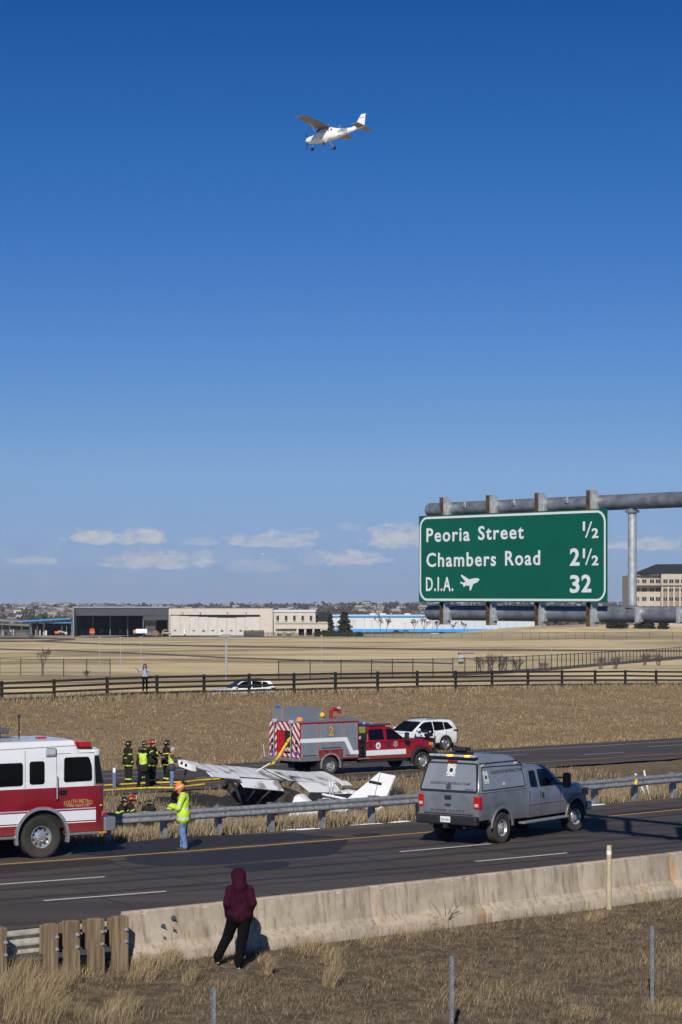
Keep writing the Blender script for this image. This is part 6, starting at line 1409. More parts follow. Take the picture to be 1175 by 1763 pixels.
# phones in hands
def phone(label, loc, rz, tilt):
    q = MB(); q.box(-.006, .006, -.037, .037, -.075, .075, ch=.004); o = q.build('phone', M_BLACKG); o.location = loc; o.rotation_euler = (0, tilt, rz); tag(o, label, 'phone'); return o
_g = P(317, 1464); _r = R(172); phone('dark phone held low by the hard-hat worker', (_g.x + math.cos(_r) * .46, _g.y + math.sin(_r) * .46, 1.22), _r, -.9)
_g = at(296, 1358); _r = R(8); phone('phone held up by the grey-haired man', (_g.x + math.cos(_r) * .44, _g.y + math.sin(_r) * .44, _g.z + 1.42), _r, -.2)
# ------------------------------------------------------------------ light aircraft (x forward, y left, z up, origin on the thrust line under the wing)
M_PLANE = mat('white_aircraft_paint', (.78, .79, .80), .35, noise=.05, nscale=2, coat=.3); M_PLRED = mat('aircraft_red', (.36, .02, .05), .4); M_PLBLUE = mat('aircraft_navy', (.02, .03, .12), .4)
M_SOOT = mat('sooted_white_skin', (.05, .045, .04), .75, col2=(.66, .67, .69), nscale=1.1, lo=.36, hi=.48, detail=8)
M_SOOTL = mat('lightly_sooted_skin', (.30, .28, .26), .6, col2=(.74, .76, .78), nscale=1.1, lo=.43, hi=.50, detail=9)
M_BURNT = mat('burnt_metal', (.012, .011, .011), .9, col2=(.085, .07, .06), nscale=3.0, lo=.4, hi=.75); M_SCORCH = mat('scorched_tan', (.05, .035, .025), .8, col2=(.25, .21, .17), nscale=2.2, lo=.35, hi=.6)
M_PLWING = mat('shade_darkened_wing_skin', (.19, .185, .18), .45, noise=.08, nscale=1.5)  # white wing and tailplane skin, underside shade painted in as grey
FUS = [(2.28, .16, -.12, .12), (2.2, .38, -.30, .27), (1.9, .46, -.40, .34), (1.25, .52, -.50, .43), (.95, .54, -.53, .50), (.62, .55, -.55, .74), (.25, .55, -.56, .98), (-.4, .55, -.56, 1.02), (-1.0, .53, -.53, .97), (-1.6, .46, -.45, .76), (-2.2, .37, -.33, .58), (-3.2, .25, -.14, .46), (-4.2, .15, .04, .40), (-5.15, .06, .18, .34)]
def fus_sec(x, w, z0, z1, n=20, p=2.6):
    c = (z0 + z1) / 2; h = (z1 - z0) / 2; out = []
    for k in range(n):
        a = 2 * math.pi * k / n; ca, sa = math.cos(a), math.sin(a); out.append((x, w * (abs(ca) ** (2 / p)) * (1 if ca >= 0 else -1), c + h * (abs(sa) ** (2 / p)) * (1 if sa >= 0 else -1)))
    return out
def fus_w(x, z):
    w = float(np.interp(-x, [-f[0] for f in FUS], [f[1] for f in FUS])); z0 = float(np.interp(-x, [-f[0] for f in FUS], [f[2] for f in FUS])); z1 = float(np.interp(-x, [-f[0] for f in FUS], [f[3] for f in FUS]))
    c = (z0 + z1) / 2; h = (z1 - z0) / 2; q = min(1, abs((z - c) / h)); return w * max(0, 1 - q ** 2.6) ** (1 / 2.6)
def airfoil(y, xl, ch, z, th_=.12, n=9):
    up = []; dn = []
    for k in range(n):
        t = k / (n - 1); e = th_ * ch * 2.6 * (.2969 * math.sqrt(t) - .126 * t - .3516 * t * t + .2843 * t ** 3 - .1015 * t ** 4); up.append((xl - ch * t, y, z + e * .75)); dn.append((xl - ch * t, y, z - e * .45))
    return up + dn[::-1][1:-1] if n > 2 else up
def wing_half(s, m_, root, name='wing', zr=.93, y1=5.5, dih=.16, tip=True):
    q = MB(); q.loft([airfoil(s * y, xl, ch, zr + dih * y / 5.5) for y, xl, ch in ((.30, .58, 1.63), (2.6, .58, 1.63), (y1 - .25, .40, 1.14), (y1, .30, .95))]); return q.build(name, m_, root, smooth=True, angle=50)
def flat_surf(root, name, pts, axis, th_, m_):
    """fin or tailplane as a bevelled slab; pts in (x, z) for axis y or (x, y) for axis z"""
    q = MB(); q.prism(pts, -th_ / 2, th_ / 2, axis); return q.build(name, m_, root, bevel=th_ * .3)
FIN = [(-3.55, .42), (-4.1, .58), (-4.95, 1.72), (-5.52, 1.72), (-5.30, .36)]
def stab(s): return [(-4.35, s * .1), (-4.55, s * 1.72), (-5.42, s * 1.72), (-5.42, s * .12)]
def cessna():
    c = D(559, 236, 266.0)
    t = empty('airplane', c, 0, 'small white high-wing airplane flying in the clear blue sky', 'airplane')
    t.rotation_mode = 'QUATERNION'; t.rotation_quaternion = (Matrix.Rotation(R(150), 3, 'Z') @ Matrix.Rotation(R(5.0), 3, 'Y') @ Matrix.Rotation(R(3.5), 3, 'X')).to_quaternion()
    q = MB(); q.loft([fus_sec(*f) for f in FUS]); q.build('fuselage', M_PLANE, t, smooth=True, angle=50)
    for s in (-1, 1):
        wing_half(s, M_PLWING, t)
        q = MB(); q.tube([(.25, s * .52, -.42), (.18, s * 2.7, .96)], .045, 8); q.build('wing_strut', M_PLANE, t)
        # side windows
        for p in ([(.78, .44), (.30, .44), (.30, .80), (.62, .70)], [(.22, .42), (-.62, .42), (-.62, .80), (.22, .82)], [(-.72, .44), (-1.35, .44), (-1.25, .66), (-.72, .78)]):
            part_slab('window', round_poly(p, .05, 2), fus_w, s, -.02, .012, M_GLASS, t)
        for p, m_ in (([(1.5, .10), (1.5, .03), (-2.2, .24), (-3.0, .34), (-3.0, .36), (-2.2, .30)], M_PLBLUE), ([(2.0, -.06), (2.0, -.30), (1.2, -.46), (-1.0, -.49), (-2.2, -.28), (-2.2, -.25), (-.9, -.36), (.2, -.22)], M_PLBLUE), ([(1.3, -.02), (1.3, -.06), (-2.2, .16), (-2.2, .19)], M_PLRED)):  # thin stripes, plus a broad low navy panel painting in the wing's shade
            part_slab('side_stripe', p, lambda x, z: max(fus_w(x, z), .05), s, -.03, .010, m_, t)
        q = MB(); q.tube([(-.45, s * .35, -.50), (-.55, s * 1.0, -.98), (-.55, s * 1.12, -1.10)], [.06, .045, .04], 8); q.build('gear_leg', M_PLANE, t)
        q = MB(); q.lathe([(.07, -.07), (.19, -.075), (.215, -.04), (.215, .04), (.19, .075), (.07, .07)], 18, 'y', Matrix.Translation((-.55, s * 1.2, -1.14))); q.build('wheel', M_TYRE, t, smooth=True)
        flat_surf(t, 'tailplane', stab(s), 'z', .08, M_PLWING).location = (0, 0, .27)
        q = MB(); q.box(.20, .50, s * 5.49 - .02, s * 5.49 + .02, 1.07, 1.12); q.build('wing_tip_light', M_TAIL if s > 0 else M_AMBER, t)
    flat_surf(t, 'fin', FIN, 'y', .09, M_PLANE)
    q = MB(); q.box(-5.4, -4.75, -.05, .05, 1.28, 1.34); q.build('fin_stripe', M_PLRED, t)
    text_mesh('lettering', 'N1732S', M_PLBLUE, .46, t, width=1.6, M=frame((-1.75, .37, .06), (-1, .135, 0), (0, -.06, 1)), ext=.004, bold=.012)
    q = MB(); vs = [(.98, .44, .48), (.98, -.44, .48), (.40, -.46, .93), (.40, .46, .93)]; nn = Vector((.6, 0, .8)) * .035
    q.add([Vector(v) + nn for v in vs] + [Vector(v) - nn for v in vs], [(0, 1, 2, 3), (7, 6, 5, 4), (0, 4, 5, 1), (1, 5, 6, 2), (2, 6, 7, 3), (3, 7, 4, 0)]); q.build('windscreen', M_GLASS, t)
    q = MB(); q.lathe([(.17, 2.26), (.14, 2.40), (.07, 2.52), (.01, 2.56)], 16, 'x'); q.build('spinner', M_PLANE, t, smooth=True)
    q = MB(); q.loft([[(2.36, .04, z), (2.40, .07 * w, z), (2.36, -.04, z), (2.32, -.07 * w, z)] for z, w in ((-.95, .6), (-.5, 1), (0, .8), (.5, 1), (.95, .6))]); q.build('propeller', M_BLACK, t)
    q = MB(); q.tube([(1.55, 0, -.4), (1.65, 0, -1.0)], .045, 8); q.build('gear_leg', M_PLANE, t)
    q = MB(); q.lathe([(.06, -.06), (.17, -.065), (.19, -.04), (.19, .04), (.17, .065), (.06, .06)], 18, 'y', Matrix.Translation((1.66, 0, -1.12))); q.build('wheel', M_TYRE, t, smooth=True)
    for x, z in ((.1, 1.02), (-.5, 1.02), (-2.0, .64)):
        q = MB(); q.tube([(x, 0, z), (x - .12, 0, z + .38)], .012, 5); q.build('antenna', M_PLANE, t)
cessna()
# far airliner climbing out over the ridge
def airliner():
    c = D(452, 954, 12500); t = empty('airplane', c, R(170), 'tiny white airliner far off above the ridge', 'airplane')
    q = MB(); q.loft([fus_sec(x, w, -w, w, 10, 2) for x, w in ((9, .3), (7.5, 1.5), (4, 1.9), (-5, 1.9), (-10, .3))]); q.build('fuselage', M_PLANE, t)
    for s in (-1, 1):
        q = MB(); q.prism([(3, s * 1), (-2, s * 8), (-3.5, s * 8), (-2, s * 1)], -.3, .2, 'z'); q.build('wing', M_PLANE, t)
    q = MB(); q.prism([(-6.5, 1), (-9.5, 5), (-11, 5), (-9.5, 1)], -.2, .2, 'y'); q.build('fin', M_PLANE, t)
airliner()
# ------------------------------------------------------------------ wreck in the median
def wreck():
    c = Vector((-2.75, 85.0, -.66))
    t = empty('crashed_airplane', c, 0, 'burnt white light airplane lying wrecked in the median behind the guardrail', 'airplane')
    t.rotation_mode = 'QUATERNION'; t.rotation_quaternion = (Matrix.Rotation(R(139), 3, 'Z') @ Matrix.Rotation(R(-17.0), 3, 'Y') @ Matrix.Rotation(R(6.0), 3, 'X')).to_quaternion()
    rg = random.Random(3)
    def jit(secs, a): return [[(x + rg.uniform(-a, a), y + rg.uniform(-a, a), z + rg.uniform(-a, a)) for x, y, z in s] for s in secs]
    q = MB(); q.loft(jit([fus_sec(x, w, z0, min(z1, .66) - (.12 if .2 < x < 1 else 0), 20, 3) for x, w, z0, z1 in FUS[3:10]], .055)); q.build('cabin', M_BURNT, t)
    for k in range(26):          # twisted ribs, stringers and skin shreds of the burnt cabin
        a = Vector((rg.uniform(-1.6, 1.1), rg.uniform(-.6, .65), rg.uniform(-.3, .5))); q = MB()
        if k % 2: e = a + Vector((rg.uniform(-.5, .5), rg.uniform(-.3, .4), rg.uniform(.0, .55))); q.tube([a, (a + e) / 2 + Vector((rg.uniform(-.12, .12), rg.uniform(-.12, .12), 0)), e], .02, 5); q.build('bent_rib', (M_BURNT, M_STEEL, M_SOOT)[k % 3], t)
        else:
            d1 = Vector((rg.uniform(-.45, .45), rg.uniform(-.2, .2), rg.uniform(-.3, .3))); d2 = Vector((rg.uniform(-.2, .2), rg.uniform(-.3, .3), rg.uniform(-.4, .4))); q.add([a, a + d1, a + d1 * .9 + d2 + Vector((0, .08, 0)), a + d2 * 1.1], [(0, 1, 2), (0, 2, 3)]); q.add([a + Vector((.01, .01, .006)), a + d1 + Vector((.01, .01, .006)), a + d1 * .9 + d2 + Vector((.01, .09, .006)), a + d2 * 1.1 + Vector((.01, .01, .006))], [(2, 1, 0), (3, 2, 0)]); q.build('skin_shred', (M_SOOT, M_BURNT, M_SCORCH)[k % 3], t, recalc=False)
    q = MB(); q.loft(jit([fus_sec(-1.55, .44, -.42, .74), fus_sec(-2.2, .37, -.33, .58), fus_sec(-2.7, .31, -.22, .50)], .012)); q.build('aft_fuselage', M_SOOT, t, smooth=True, angle=60)
    tail = empty('tail_section', (0, 0, 0)); tail.parent = t; tail.rotation_euler = (R(9), R(11.0), 0); tail.location = (1.56, .0, -.30); tail.scale = (1.3, 1.3, 1.0)
    q = MB(); q.loft([fus_sec(*f) for f in ((-3.35, .24, -.12, .45), (-3.6, .21, -.06, .44), (-4.2, .15, .04, .40), (-5.15, .06, .18, .34))]); q.build('tail_cone', M_PLANE, tail, smooth=True, angle=50)
    flat_surf(tail, 'fin', FIN, 'y', .09, M_PLANE)
    q = MB(); q.box(-5.15, -4.70, -.052, -.046, 1.28, 1.38); q.box(-5.15, -4.70, .046, .052, 1.28, 1.38); q.build('fin_emblem', M_BLACK, tail)
    q = MB(); [q.box(-5.02, -5.005, s * .045, s * .049, .5, 1.7) if s > 0 else q.box(-5.02, -5.005, -.049, -.045, .5, 1.7) for s in (1, -1)]; q.build('rudder_gap', M_SEAM, tail)
    for s in (-1, 1):
        f = flat_surf(tail, 'tailplane', stab(s), 'z', .08, M_PLANE); f.location = (0, 0, .25); f.rotation_euler = (R(6 * s), 0, 0)
    # wings: spar boxes, soot, hanging flaps
    for s, m_ in ((1, M_SOOTL), (-1, M_SOOT)):
        q = MB(); q.loft([airfoil(s * y, xl, ch, .93 + dz) for y, xl, ch, dz in ((.15, .58, 1.25, .0), (2.6, .58, 1.25, -.02 if s < 0 else .03), (3.4, .55, 1.2, .06), (4.5, .46, 1.02, .18))[:4 if s > 0 else 3]]); q.build('wing', m_, t, smooth=True, angle=50)
        q = MB(); q.loft([[(-.72, s * y, .90), (-.74, s * y, .93), (-1.18, s * y, .68 + dz), (-1.16, s * y, .65 + dz)] for y, dz in ((.55, 0), (1.6, .03), (2.75, .06))]); q.build('flap', M_SOOTL, t)
        q = MB(); q.loft([[(-.70, s * y, .98 + .02 * y), (-.72, s * y, 1.0 + .02 * y), (-1.05, s * y, .93 + .02 * y), (-1.04, s * y, .90 + .02 * y)] for y in ((2.85, 3.6, 4.4) if s > 0 else (2.85, 3.1, 3.4))]); q.build('aileron', M_PLANE, t)
        for y in (.8, 1.5, 2.1, 2.6, 3.1, 3.7)[:6 if s > 0 else 4]:
            q = MB(); q.box(-.66, .40, s * y - .006, s * y + .006, 1.052, 1.058); q.build('skin_seam', M_SEAM, t)
    # torn wing root and tip
    q = MB(); q.prism([(.3, .9), (.45, 1.1), (-.2, 1.16), (-.35, .96)], 4.5, 4.72, 'y'); tp = q.build('torn_wing_tip', M_PLANE, t)
    for x in (.22, .0):
        q = MB(); q.cyl((x, 4.73, 1.05), (x, 4.70, 1.05), .06, n=10); q.build('lightening_hole', M_BLACK, tp)
    q = MB(); q.prism([(-.3, -.5), (-1.3, -.45), (-1.5, .75), (-.6, .92), (-.2, .2)], -.56, -.50, 'y'); q.build('torn_skin', M_SCORCH, t)
    q = MB(); q.prism([(.9, .3), (.35, .95), (.25, .9), (.6, .2)], .50, .54, 'y'); q.build('bent_door_post', M_SOOT, t)
    # engine, firewall, cowl shreds
    q = MB(); q.box(1.25, 1.95, -.3, .3, -.35, .15, ch=.06)
    for k in range(4): q.cyl((1.35 + .35 * (k // 2), -.5 if k % 2 else .5, -.05), (1.35 + .35 * (k // 2), 0, -.05), .13, n=10)
    q.tube([(1.3, -.3, -.2), (1.5, -.55, -.4), (1.9, -.4, -.5)], .05, 6); q.cyl((1.9, 0, -.05), (2.35, 0, -.05), .07); q.build('engine', M_BURNT, t)
    for k in range(9):
        a = Vector((rg.uniform(1.1, 2.2), rg.uniform(-.6, .6), rg.uniform(-.5, .35))); q = MB(); d1 = Vector((rg.uniform(-.4, .4), rg.uniform(-.3, .3), rg.uniform(-.3, .4))); d2 = Vector((rg.uniform(-.3, .3), rg.uniform(-.4, .4), rg.uniform(-.3, .3)))
        nn = d1.cross(d2).normalized() * .008; q.add([a + nn, a + d1 + nn, a + d1 + d2 + nn, a + d2 * .7 + nn, a - nn, a + d1 - nn, a + d1 + d2 - nn, a + d2 * .7 - nn], [(0, 1, 2, 3), (7, 6, 5, 4), (0, 4, 5, 1), (1, 5, 6, 2), (2, 6, 7, 3), (3, 7, 4, 0)]); q.build('cowl_shred', (M_SOOT, M_BURNT, M_STEEL)[k % 3], t)
    q = MB(); q.tube([(.5, .55, -.5), (.2, 1.5, .2), (.1, 2.6, .9)], .045, 6); q.build('wing_strut', M_SOOTL, t)
    q = MB(); q.tube([(.3, 4.3, 1.0), (.3, 4.3, -.5)], .03, 6); q.build('bent_pitot_mast', M_BURNT, t)
    q = MB(); q.tube([(-.2, 1.2, 1.05), (-.55, 1.0, 1.5)], .02, 6); q.build('antenna', M_PLANE, t)
    for (x, y, r_) in ((.2, .9, .20), (-.6, .8, .16)):
        q = MB(); q.ball((x, y, -.55), (r_ * 1.3, r_, r_ * .8), 8, 6); q.build('melted_lump', M_BURNT, t)
wreck()
# debris pieces, foam and burnt ground around the wreck
rd = random.Random(11)
M_FOAM = mat('white_foam', (.62, .63, .64), .9, noise=.25, nscale=4); M_CHAR = mat('charred_grass', (.014, .012, .011), .95, noise=.5, nscale=3)
def ground_patch(name, px, py, rx, ry, m_, lift=.02, hgt=.0, n=26, label=None):
    c = G(px, py, 66.0); Y = c.y; q = MB(); ctr = (c.x, c.y, hz(c.x, c.y) + lift + hgt); ringv = []; mid = []
    for k in range(n):
        a = 2 * math.pi * k / n; w = 1 + .28 * math.sin(3 * a + px) + .18 * math.sin(7 * a + py) + rd.uniform(-.1, .1); x, y = c.x + rx * w * math.cos(a), Y + ry * w * math.sin(a); ringv.append((x, y, hz(x, y) + .01)); x, y = c.x + rx * .6 * w * math.cos(a), Y + ry * .6 * w * math.sin(a); mid.append((x, y, hz(x, y) + lift + hgt * rd.uniform(.4, 1)))
    q.add([ctr] + mid + ringv, [(0, 1 + k, 1 + (k + 1) % n) for k in range(n)] + [(1 + k, 1 + n + k, 1 + n + (k + 1) % n, 1 + (k + 1) % n) for k in range(n)])
    o = q.build(name, m_, None, smooth=True, angle=80); tag(o, kind='structure'); return o
for a in ((470, 1388, 3.2, 2.6), (560, 1372, 2.2, 3.2), (400, 1380, 2.6, 2.4), (330, 1378, 1.8, 2.2), (640, 1365, 1.6, 2.6)): ground_patch('burnt_ground', *a, M_CHAR, .025)
for a in ((400, 1413, 1.3, 1.0), (350, 1416, .6, .7), (470, 1408, 1.1, .8), (600, 1366, .5, .6)): ground_patch('foam', *a, M_FOAM, .05, .10)
M_SNOW = mat('old_snow', (.72, .75, .80), .8)
for a in ((545, 1431, .9, .10), (655, 1421.5, .9, .10), (700, 1416, .5, .08), (1040, 1391, .8, .10), (1010, 1394, .3, .08), (240, 1438, .4, .12)): ground_patch('snow', *a, M_SNOW, .02, .03)
for k in range(16):
    px, py = rd.choice(((380, 1418), (430, 1414), (500, 1400), (560, 1396), (610, 1400), (250, 1436), (280, 1436), (590, 1415), (470, 1420))); c = G(px + rd.uniform(-18, 18), py + rd.uniform(-3, 3), 66.0)
    q = MB(); s = rd.uniform(.08, .24); q.prism([(s * math.cos(a) * rd.uniform(.5, 1), s * math.sin(a) * rd.uniform(.5, 1)) for a in np.linspace(0, 6.28, 7)[:-1]], -.008, .008, 'z', Matrix.Rotation(rd.uniform(-.6, .6), 4, 'X') @ Matrix.Rotation(rd.uniform(-.6, .6), 4, 'Y'))
    o = q.build('debris', rd.choice((M_PLANE, M_SOOT, M_BURNT, M_STEEL))); o.location = c + Vector((0, 0, .06)); tag(o, 'torn scrap of airplane skin in the dry grass behind the guardrail', 'debris', 'scraps scattered round the wreck')
# yellow fire hoses
M_HOSE = mat('yellow_hose', (.72, .52, .03), .7, noise=.2, nscale=9)
def smooth_path(pts, n=8):
    out = []
    for i in range(len(pts) - 1):
        p0, p1, p2, p3 = pts[max(i - 1, 0)], pts[i], pts[i + 1], pts[min(i + 2, len(pts) - 1)]
        for k in range(n): t = k / n; out.append(.5 * ((2 * p1) + (p2 - p0) * t + (2 * p0 - 5 * p1 + 4 * p2 - p3) * t * t + (3 * p1 - p0 - 3 * p2 + p3) * t ** 3))
    return out + [pts[-1]]
def hose(label, pix, r=.036, first=None):
    pts = []
    for px, py, z in pix: pts.append(P(px, py, z) if z < 5 else D(px, py, z))
    o = empty('fire_hose', pts[0], 0, label, 'hose'); q = MB(); sp_ = [p - pts[0] for p in smooth_path(pts)]; q.tube(sp_, r, 8); q.build('hose', M_HOSE, o, smooth=True)
    for i in range(6, len(sp_) - 2, 13):
        q = MB(); q.tube([sp_[i], sp_[i + 1] * .25 + sp_[i] * .75], r * 1.25, 8); q.build('coupling', M_BLACK, o)
hose('yellow hose hanging from the open tail of the brush truck down to the road', [(500, 1271, 101.5), (492, 1283, 101.0), (478, 1306, 100.2), (466, 1318, 99.5), (448, 1329, -1.36), (432, 1335, -1.36), (415, 1339, -1.36)], .06)
hose('yellow hose snaking past the feet of the standing group', [(176, 1361, -1.38), (205, 1359, -1.38), (240, 1357, -1.38), (270, 1356, -1.38), (300, 1356, -1.38), (335, 1352, -1.38), (352, 1350, -1.36)])
hose('yellow hose on the far lane edge behind the standing group', [(180, 1352, -1.36), (215, 1350, -1.36), (250, 1348, -1.36), (285, 1347, -1.36), (320, 1346, -1.36), (345, 1343, -1.36), (375, 1341, -1.36), (410, 1338, -1.36)])
0 and hose('short yellow hose loop ending beside the wreck', [(290, 1349, -1.36), (320, 1348.5, -1.36), (342, 1349, -1.36), (360, 1346, -1.36), (380, 1343, -1.36)])
# delineators and small posts round the median
def stake(px, py0, py1, Y, m_, label, lean=0, w=.05):
    b = D(px, py1, Y); o = empty('delineator', (b.x, b.y, hz(b.x, b.y)), 0, label, 'post'); h = (py1 - py0) * Y / F + (b.z - hz(b.x, b.y)); q = MB(); q.box(-w, w, -.012, .012, -.2, h, Matrix.Rotation(lean, 4, 'Y'), ch=.005); q.build('post', m_, o)
    q = MB(); q.box(-w * .8, w * .8, -.016, -.0125, h - .25, h - .05, Matrix.Rotation(lean, 4, 'Y')); q.build('reflector', M_STRIPE, o)
M_DEL = mat('delineator_white', (.55, .58, .62), .6); M_DELB = mat('delineator_blue', (.10, .14, .24), .6)
stake(197, 1320, 1352, 99, M_DELB, 'blue and white upright marker post left of the standing group', 0, .07)
stake(1113, 1327, 1338, 80, M_DEL, 'white delineator leaning left behind the guardrail at the right', -.45, .03); stake(1118, 1325, 1337, 80.5, M_DEL, 'white delineator leaning left more steeply, behind the right guardrail', -.2, .03)
stake(572, 1343, 1362, 84, M_STEEL, 'grey delineator standing between wreck and tail fin', -.08, .03); stake(576, 1343, 1362, 84.3, M_STEEL, 'grey delineator just right of its twin by the tail fin', -.06, .03)
# ------------------------------------------------------------------ airfield and town behind
def broot(name, px, Y, label, cat, group=None, py=None):
    x = (px - CX) * Y / F; z = hz(x, Y) if py is None else HC - (py - HZ) * Y / F; return empty(name, (x, Y, z), 0, label, cat, group)
def bq(root, name, px0, px1, pt, pb, Y, depth, m, ch=0.0, mb=None):
    """box whose front face fills a pixel rectangle at distance Y"""
    o = root.location; a = D(px0, pt, Y) - o; b = D(px1, pb, Y) - o; q = mb or MB(); q.box(a.x, b.x, a.y, a.y + depth, b.z, a.z, ch=ch); return q.build(name, m, root) if mb is None else q
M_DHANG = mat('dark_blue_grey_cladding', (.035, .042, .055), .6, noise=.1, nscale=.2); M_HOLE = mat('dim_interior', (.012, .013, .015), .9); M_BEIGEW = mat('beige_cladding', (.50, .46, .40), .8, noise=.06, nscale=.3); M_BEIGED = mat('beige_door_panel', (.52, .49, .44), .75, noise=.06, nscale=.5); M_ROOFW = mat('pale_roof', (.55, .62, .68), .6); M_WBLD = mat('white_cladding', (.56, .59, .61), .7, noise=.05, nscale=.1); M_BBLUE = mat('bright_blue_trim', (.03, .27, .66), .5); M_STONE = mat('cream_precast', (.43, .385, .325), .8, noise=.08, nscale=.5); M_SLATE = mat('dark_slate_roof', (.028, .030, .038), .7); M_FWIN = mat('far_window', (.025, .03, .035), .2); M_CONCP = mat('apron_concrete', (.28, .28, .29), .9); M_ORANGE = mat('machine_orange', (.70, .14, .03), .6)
Yh = 1130.0; GB = 1092
# dark open hangar
t = broot('hangar', 208, Yh, 'dark open-fronted hangar under construction beyond the field', 'hangar')
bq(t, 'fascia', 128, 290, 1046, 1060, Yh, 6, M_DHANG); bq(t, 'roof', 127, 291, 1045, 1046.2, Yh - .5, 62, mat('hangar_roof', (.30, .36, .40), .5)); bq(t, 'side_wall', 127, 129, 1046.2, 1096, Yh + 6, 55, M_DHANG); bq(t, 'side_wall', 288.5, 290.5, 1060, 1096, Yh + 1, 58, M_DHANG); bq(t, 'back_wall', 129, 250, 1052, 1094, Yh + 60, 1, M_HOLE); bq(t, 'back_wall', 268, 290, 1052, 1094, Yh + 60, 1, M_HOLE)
bq(t, 'lintel', 247, 290, 1060, 1067.5, Yh + .2, 3, M_DHANG)
for px in (131, 160, 190, 220, 247, 269): bq(t, 'column', px - .8, px + .8, 1060, 1096, Yh + 2 + (8 if px not in (247, 131) else 0), 1.5, mat('steel_column', (.10, .13, .16), .6))
for i, px in enumerate((249, 258)): bq(t, 'translucent_panel', px, px + 8.2, 1068, 1076.5, Yh + 30, .4, mat('translucent_sheet', (.5, .56, .62), .5))
for px in (138, 150, 172, 205): bq(t, 'stacked_material', px, px + 5, 1083, 1094, Yh + 25, 4, mat('grey_stack', (.12, .13, .14), .8))
bq(t, 'corner_tower', 125.5, 128, 1047, 1096, Yh - 3, 5, mat('scaffold_grey', (.16, .22, .25), .6))
# beige hangar with sliding leaves
t = broot('hangar', 380, Yh, 'beige hangar with a row of tall closed sliding doors', 'hangar')
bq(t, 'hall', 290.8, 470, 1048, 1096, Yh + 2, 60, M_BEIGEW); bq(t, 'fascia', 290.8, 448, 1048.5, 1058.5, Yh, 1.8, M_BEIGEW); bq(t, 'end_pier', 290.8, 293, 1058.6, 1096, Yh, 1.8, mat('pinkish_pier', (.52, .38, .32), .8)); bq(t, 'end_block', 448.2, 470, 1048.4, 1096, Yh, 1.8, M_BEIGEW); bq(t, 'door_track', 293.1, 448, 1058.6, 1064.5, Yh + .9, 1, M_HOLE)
ed = [293.5, 310.2, 326.2, 342.4, 358.6, 374.6, 390.6, 406.6, 422.6, 448]
for i in range(len(ed) - 1):
    pt = 1060 + min(i, 5) * .75 if i < 6 else 1063.8 - (i - 6) * .8
    dp = bq(t, 'door_leaf', ed[i] + .15, ed[i + 1] - .15, pt, 1094, Yh - (.1 if i % 2 else .5), .8, M_BEIGED); c = (ed[i] + ed[i + 1]) / 2
    bq(t, 'door_vent', c - 2.2, c + 2.2, 1085, 1086.2, Yh - .8, .3, M_FWIN)
for px in (315, 345, 392, 424): bq(t, 'wall_lamp', px - .8, px + .8, 1054.5, 1056, Yh - .8, .7, M_BLACK)
bq(t, 'small_door', 316.5, 319.5, 1083.5, 1092, Yh - .9, .3, M_WHITE)
# beige two-storey block
t = broot('building', 508, Yh, 'beige two-storey block with five small square windows next to the hangar', 'building')
bq(t, 'wall', 470.2, 543.5, 1053.5, 1096, Yh + 3, 40, M_BEIGEW); bq(t, 'roof', 448, 544, 1050.5, 1053.4, Yh + 2.4, 46, M_ROOFW)
for px in (478.5, 493, 507.2, 521.5, 535.7):
    w = bq(t, 'window', px - 2.1, px + 2.1, 1060.2, 1068.4, Yh + 2.7, .5, M_FWIN)
    bq(t, 'window_frame', px - 2.6, px + 2.6, 1068.5, 1069.2, Yh + 2.5, .8, M_WBLD)
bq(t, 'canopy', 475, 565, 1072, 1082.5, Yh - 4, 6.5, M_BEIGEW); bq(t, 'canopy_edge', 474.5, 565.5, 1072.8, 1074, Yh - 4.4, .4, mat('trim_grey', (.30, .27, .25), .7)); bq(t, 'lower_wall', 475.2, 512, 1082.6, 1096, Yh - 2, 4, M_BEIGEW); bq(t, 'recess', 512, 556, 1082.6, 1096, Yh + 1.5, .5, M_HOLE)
for px in (512.5, 525.8, 540, 553.5, 562): bq(t, 'column', px - 1.7, px + 1.7, 1082.6, 1096, Yh - 3.6, 1.2, M_BEIGEW)
for px in (490, 505): bq(t, 'garage_door', px - 3.6, px + 3.6, 1083.5, 1095, Yh - 2.4, .3, mat('olive_door', (.30, .28, .20), .8))
for px in (481.5, 497.5): bq(t, 'dumpster', px - 4.2, px + 4.2, 1091, 1096, Yh - 8, 2, mat('green_bin', (.02, .09, .05), .6))
t = broot('building', 557, Yh, 'low beige pavilion with a dark hipped roof behind the conifers', 'building')
bq(t, 'wall', 545, 571, 1063.5, 1092, Yh + 20, 12, M_BEIGEW)
q = MB(); o = t.location; a = D(543, 1063.5, Yh + 17) - o; b = D(573, 1063.5, Yh + 17) - o; c = D(552, 1053.5, Yh + 26) - o; d = D(562, 1053.5, Yh + 26) - o; q.add([a, b, b + Vector((0, 18, 0)), a + Vector((0, 18, 0)), c, d], [(0, 1, 5, 4), (1, 2, 5), (2, 3, 4, 5), (3, 0, 4), (0, 3, 2, 1)]); q.build('roof', M_SLATE, t)
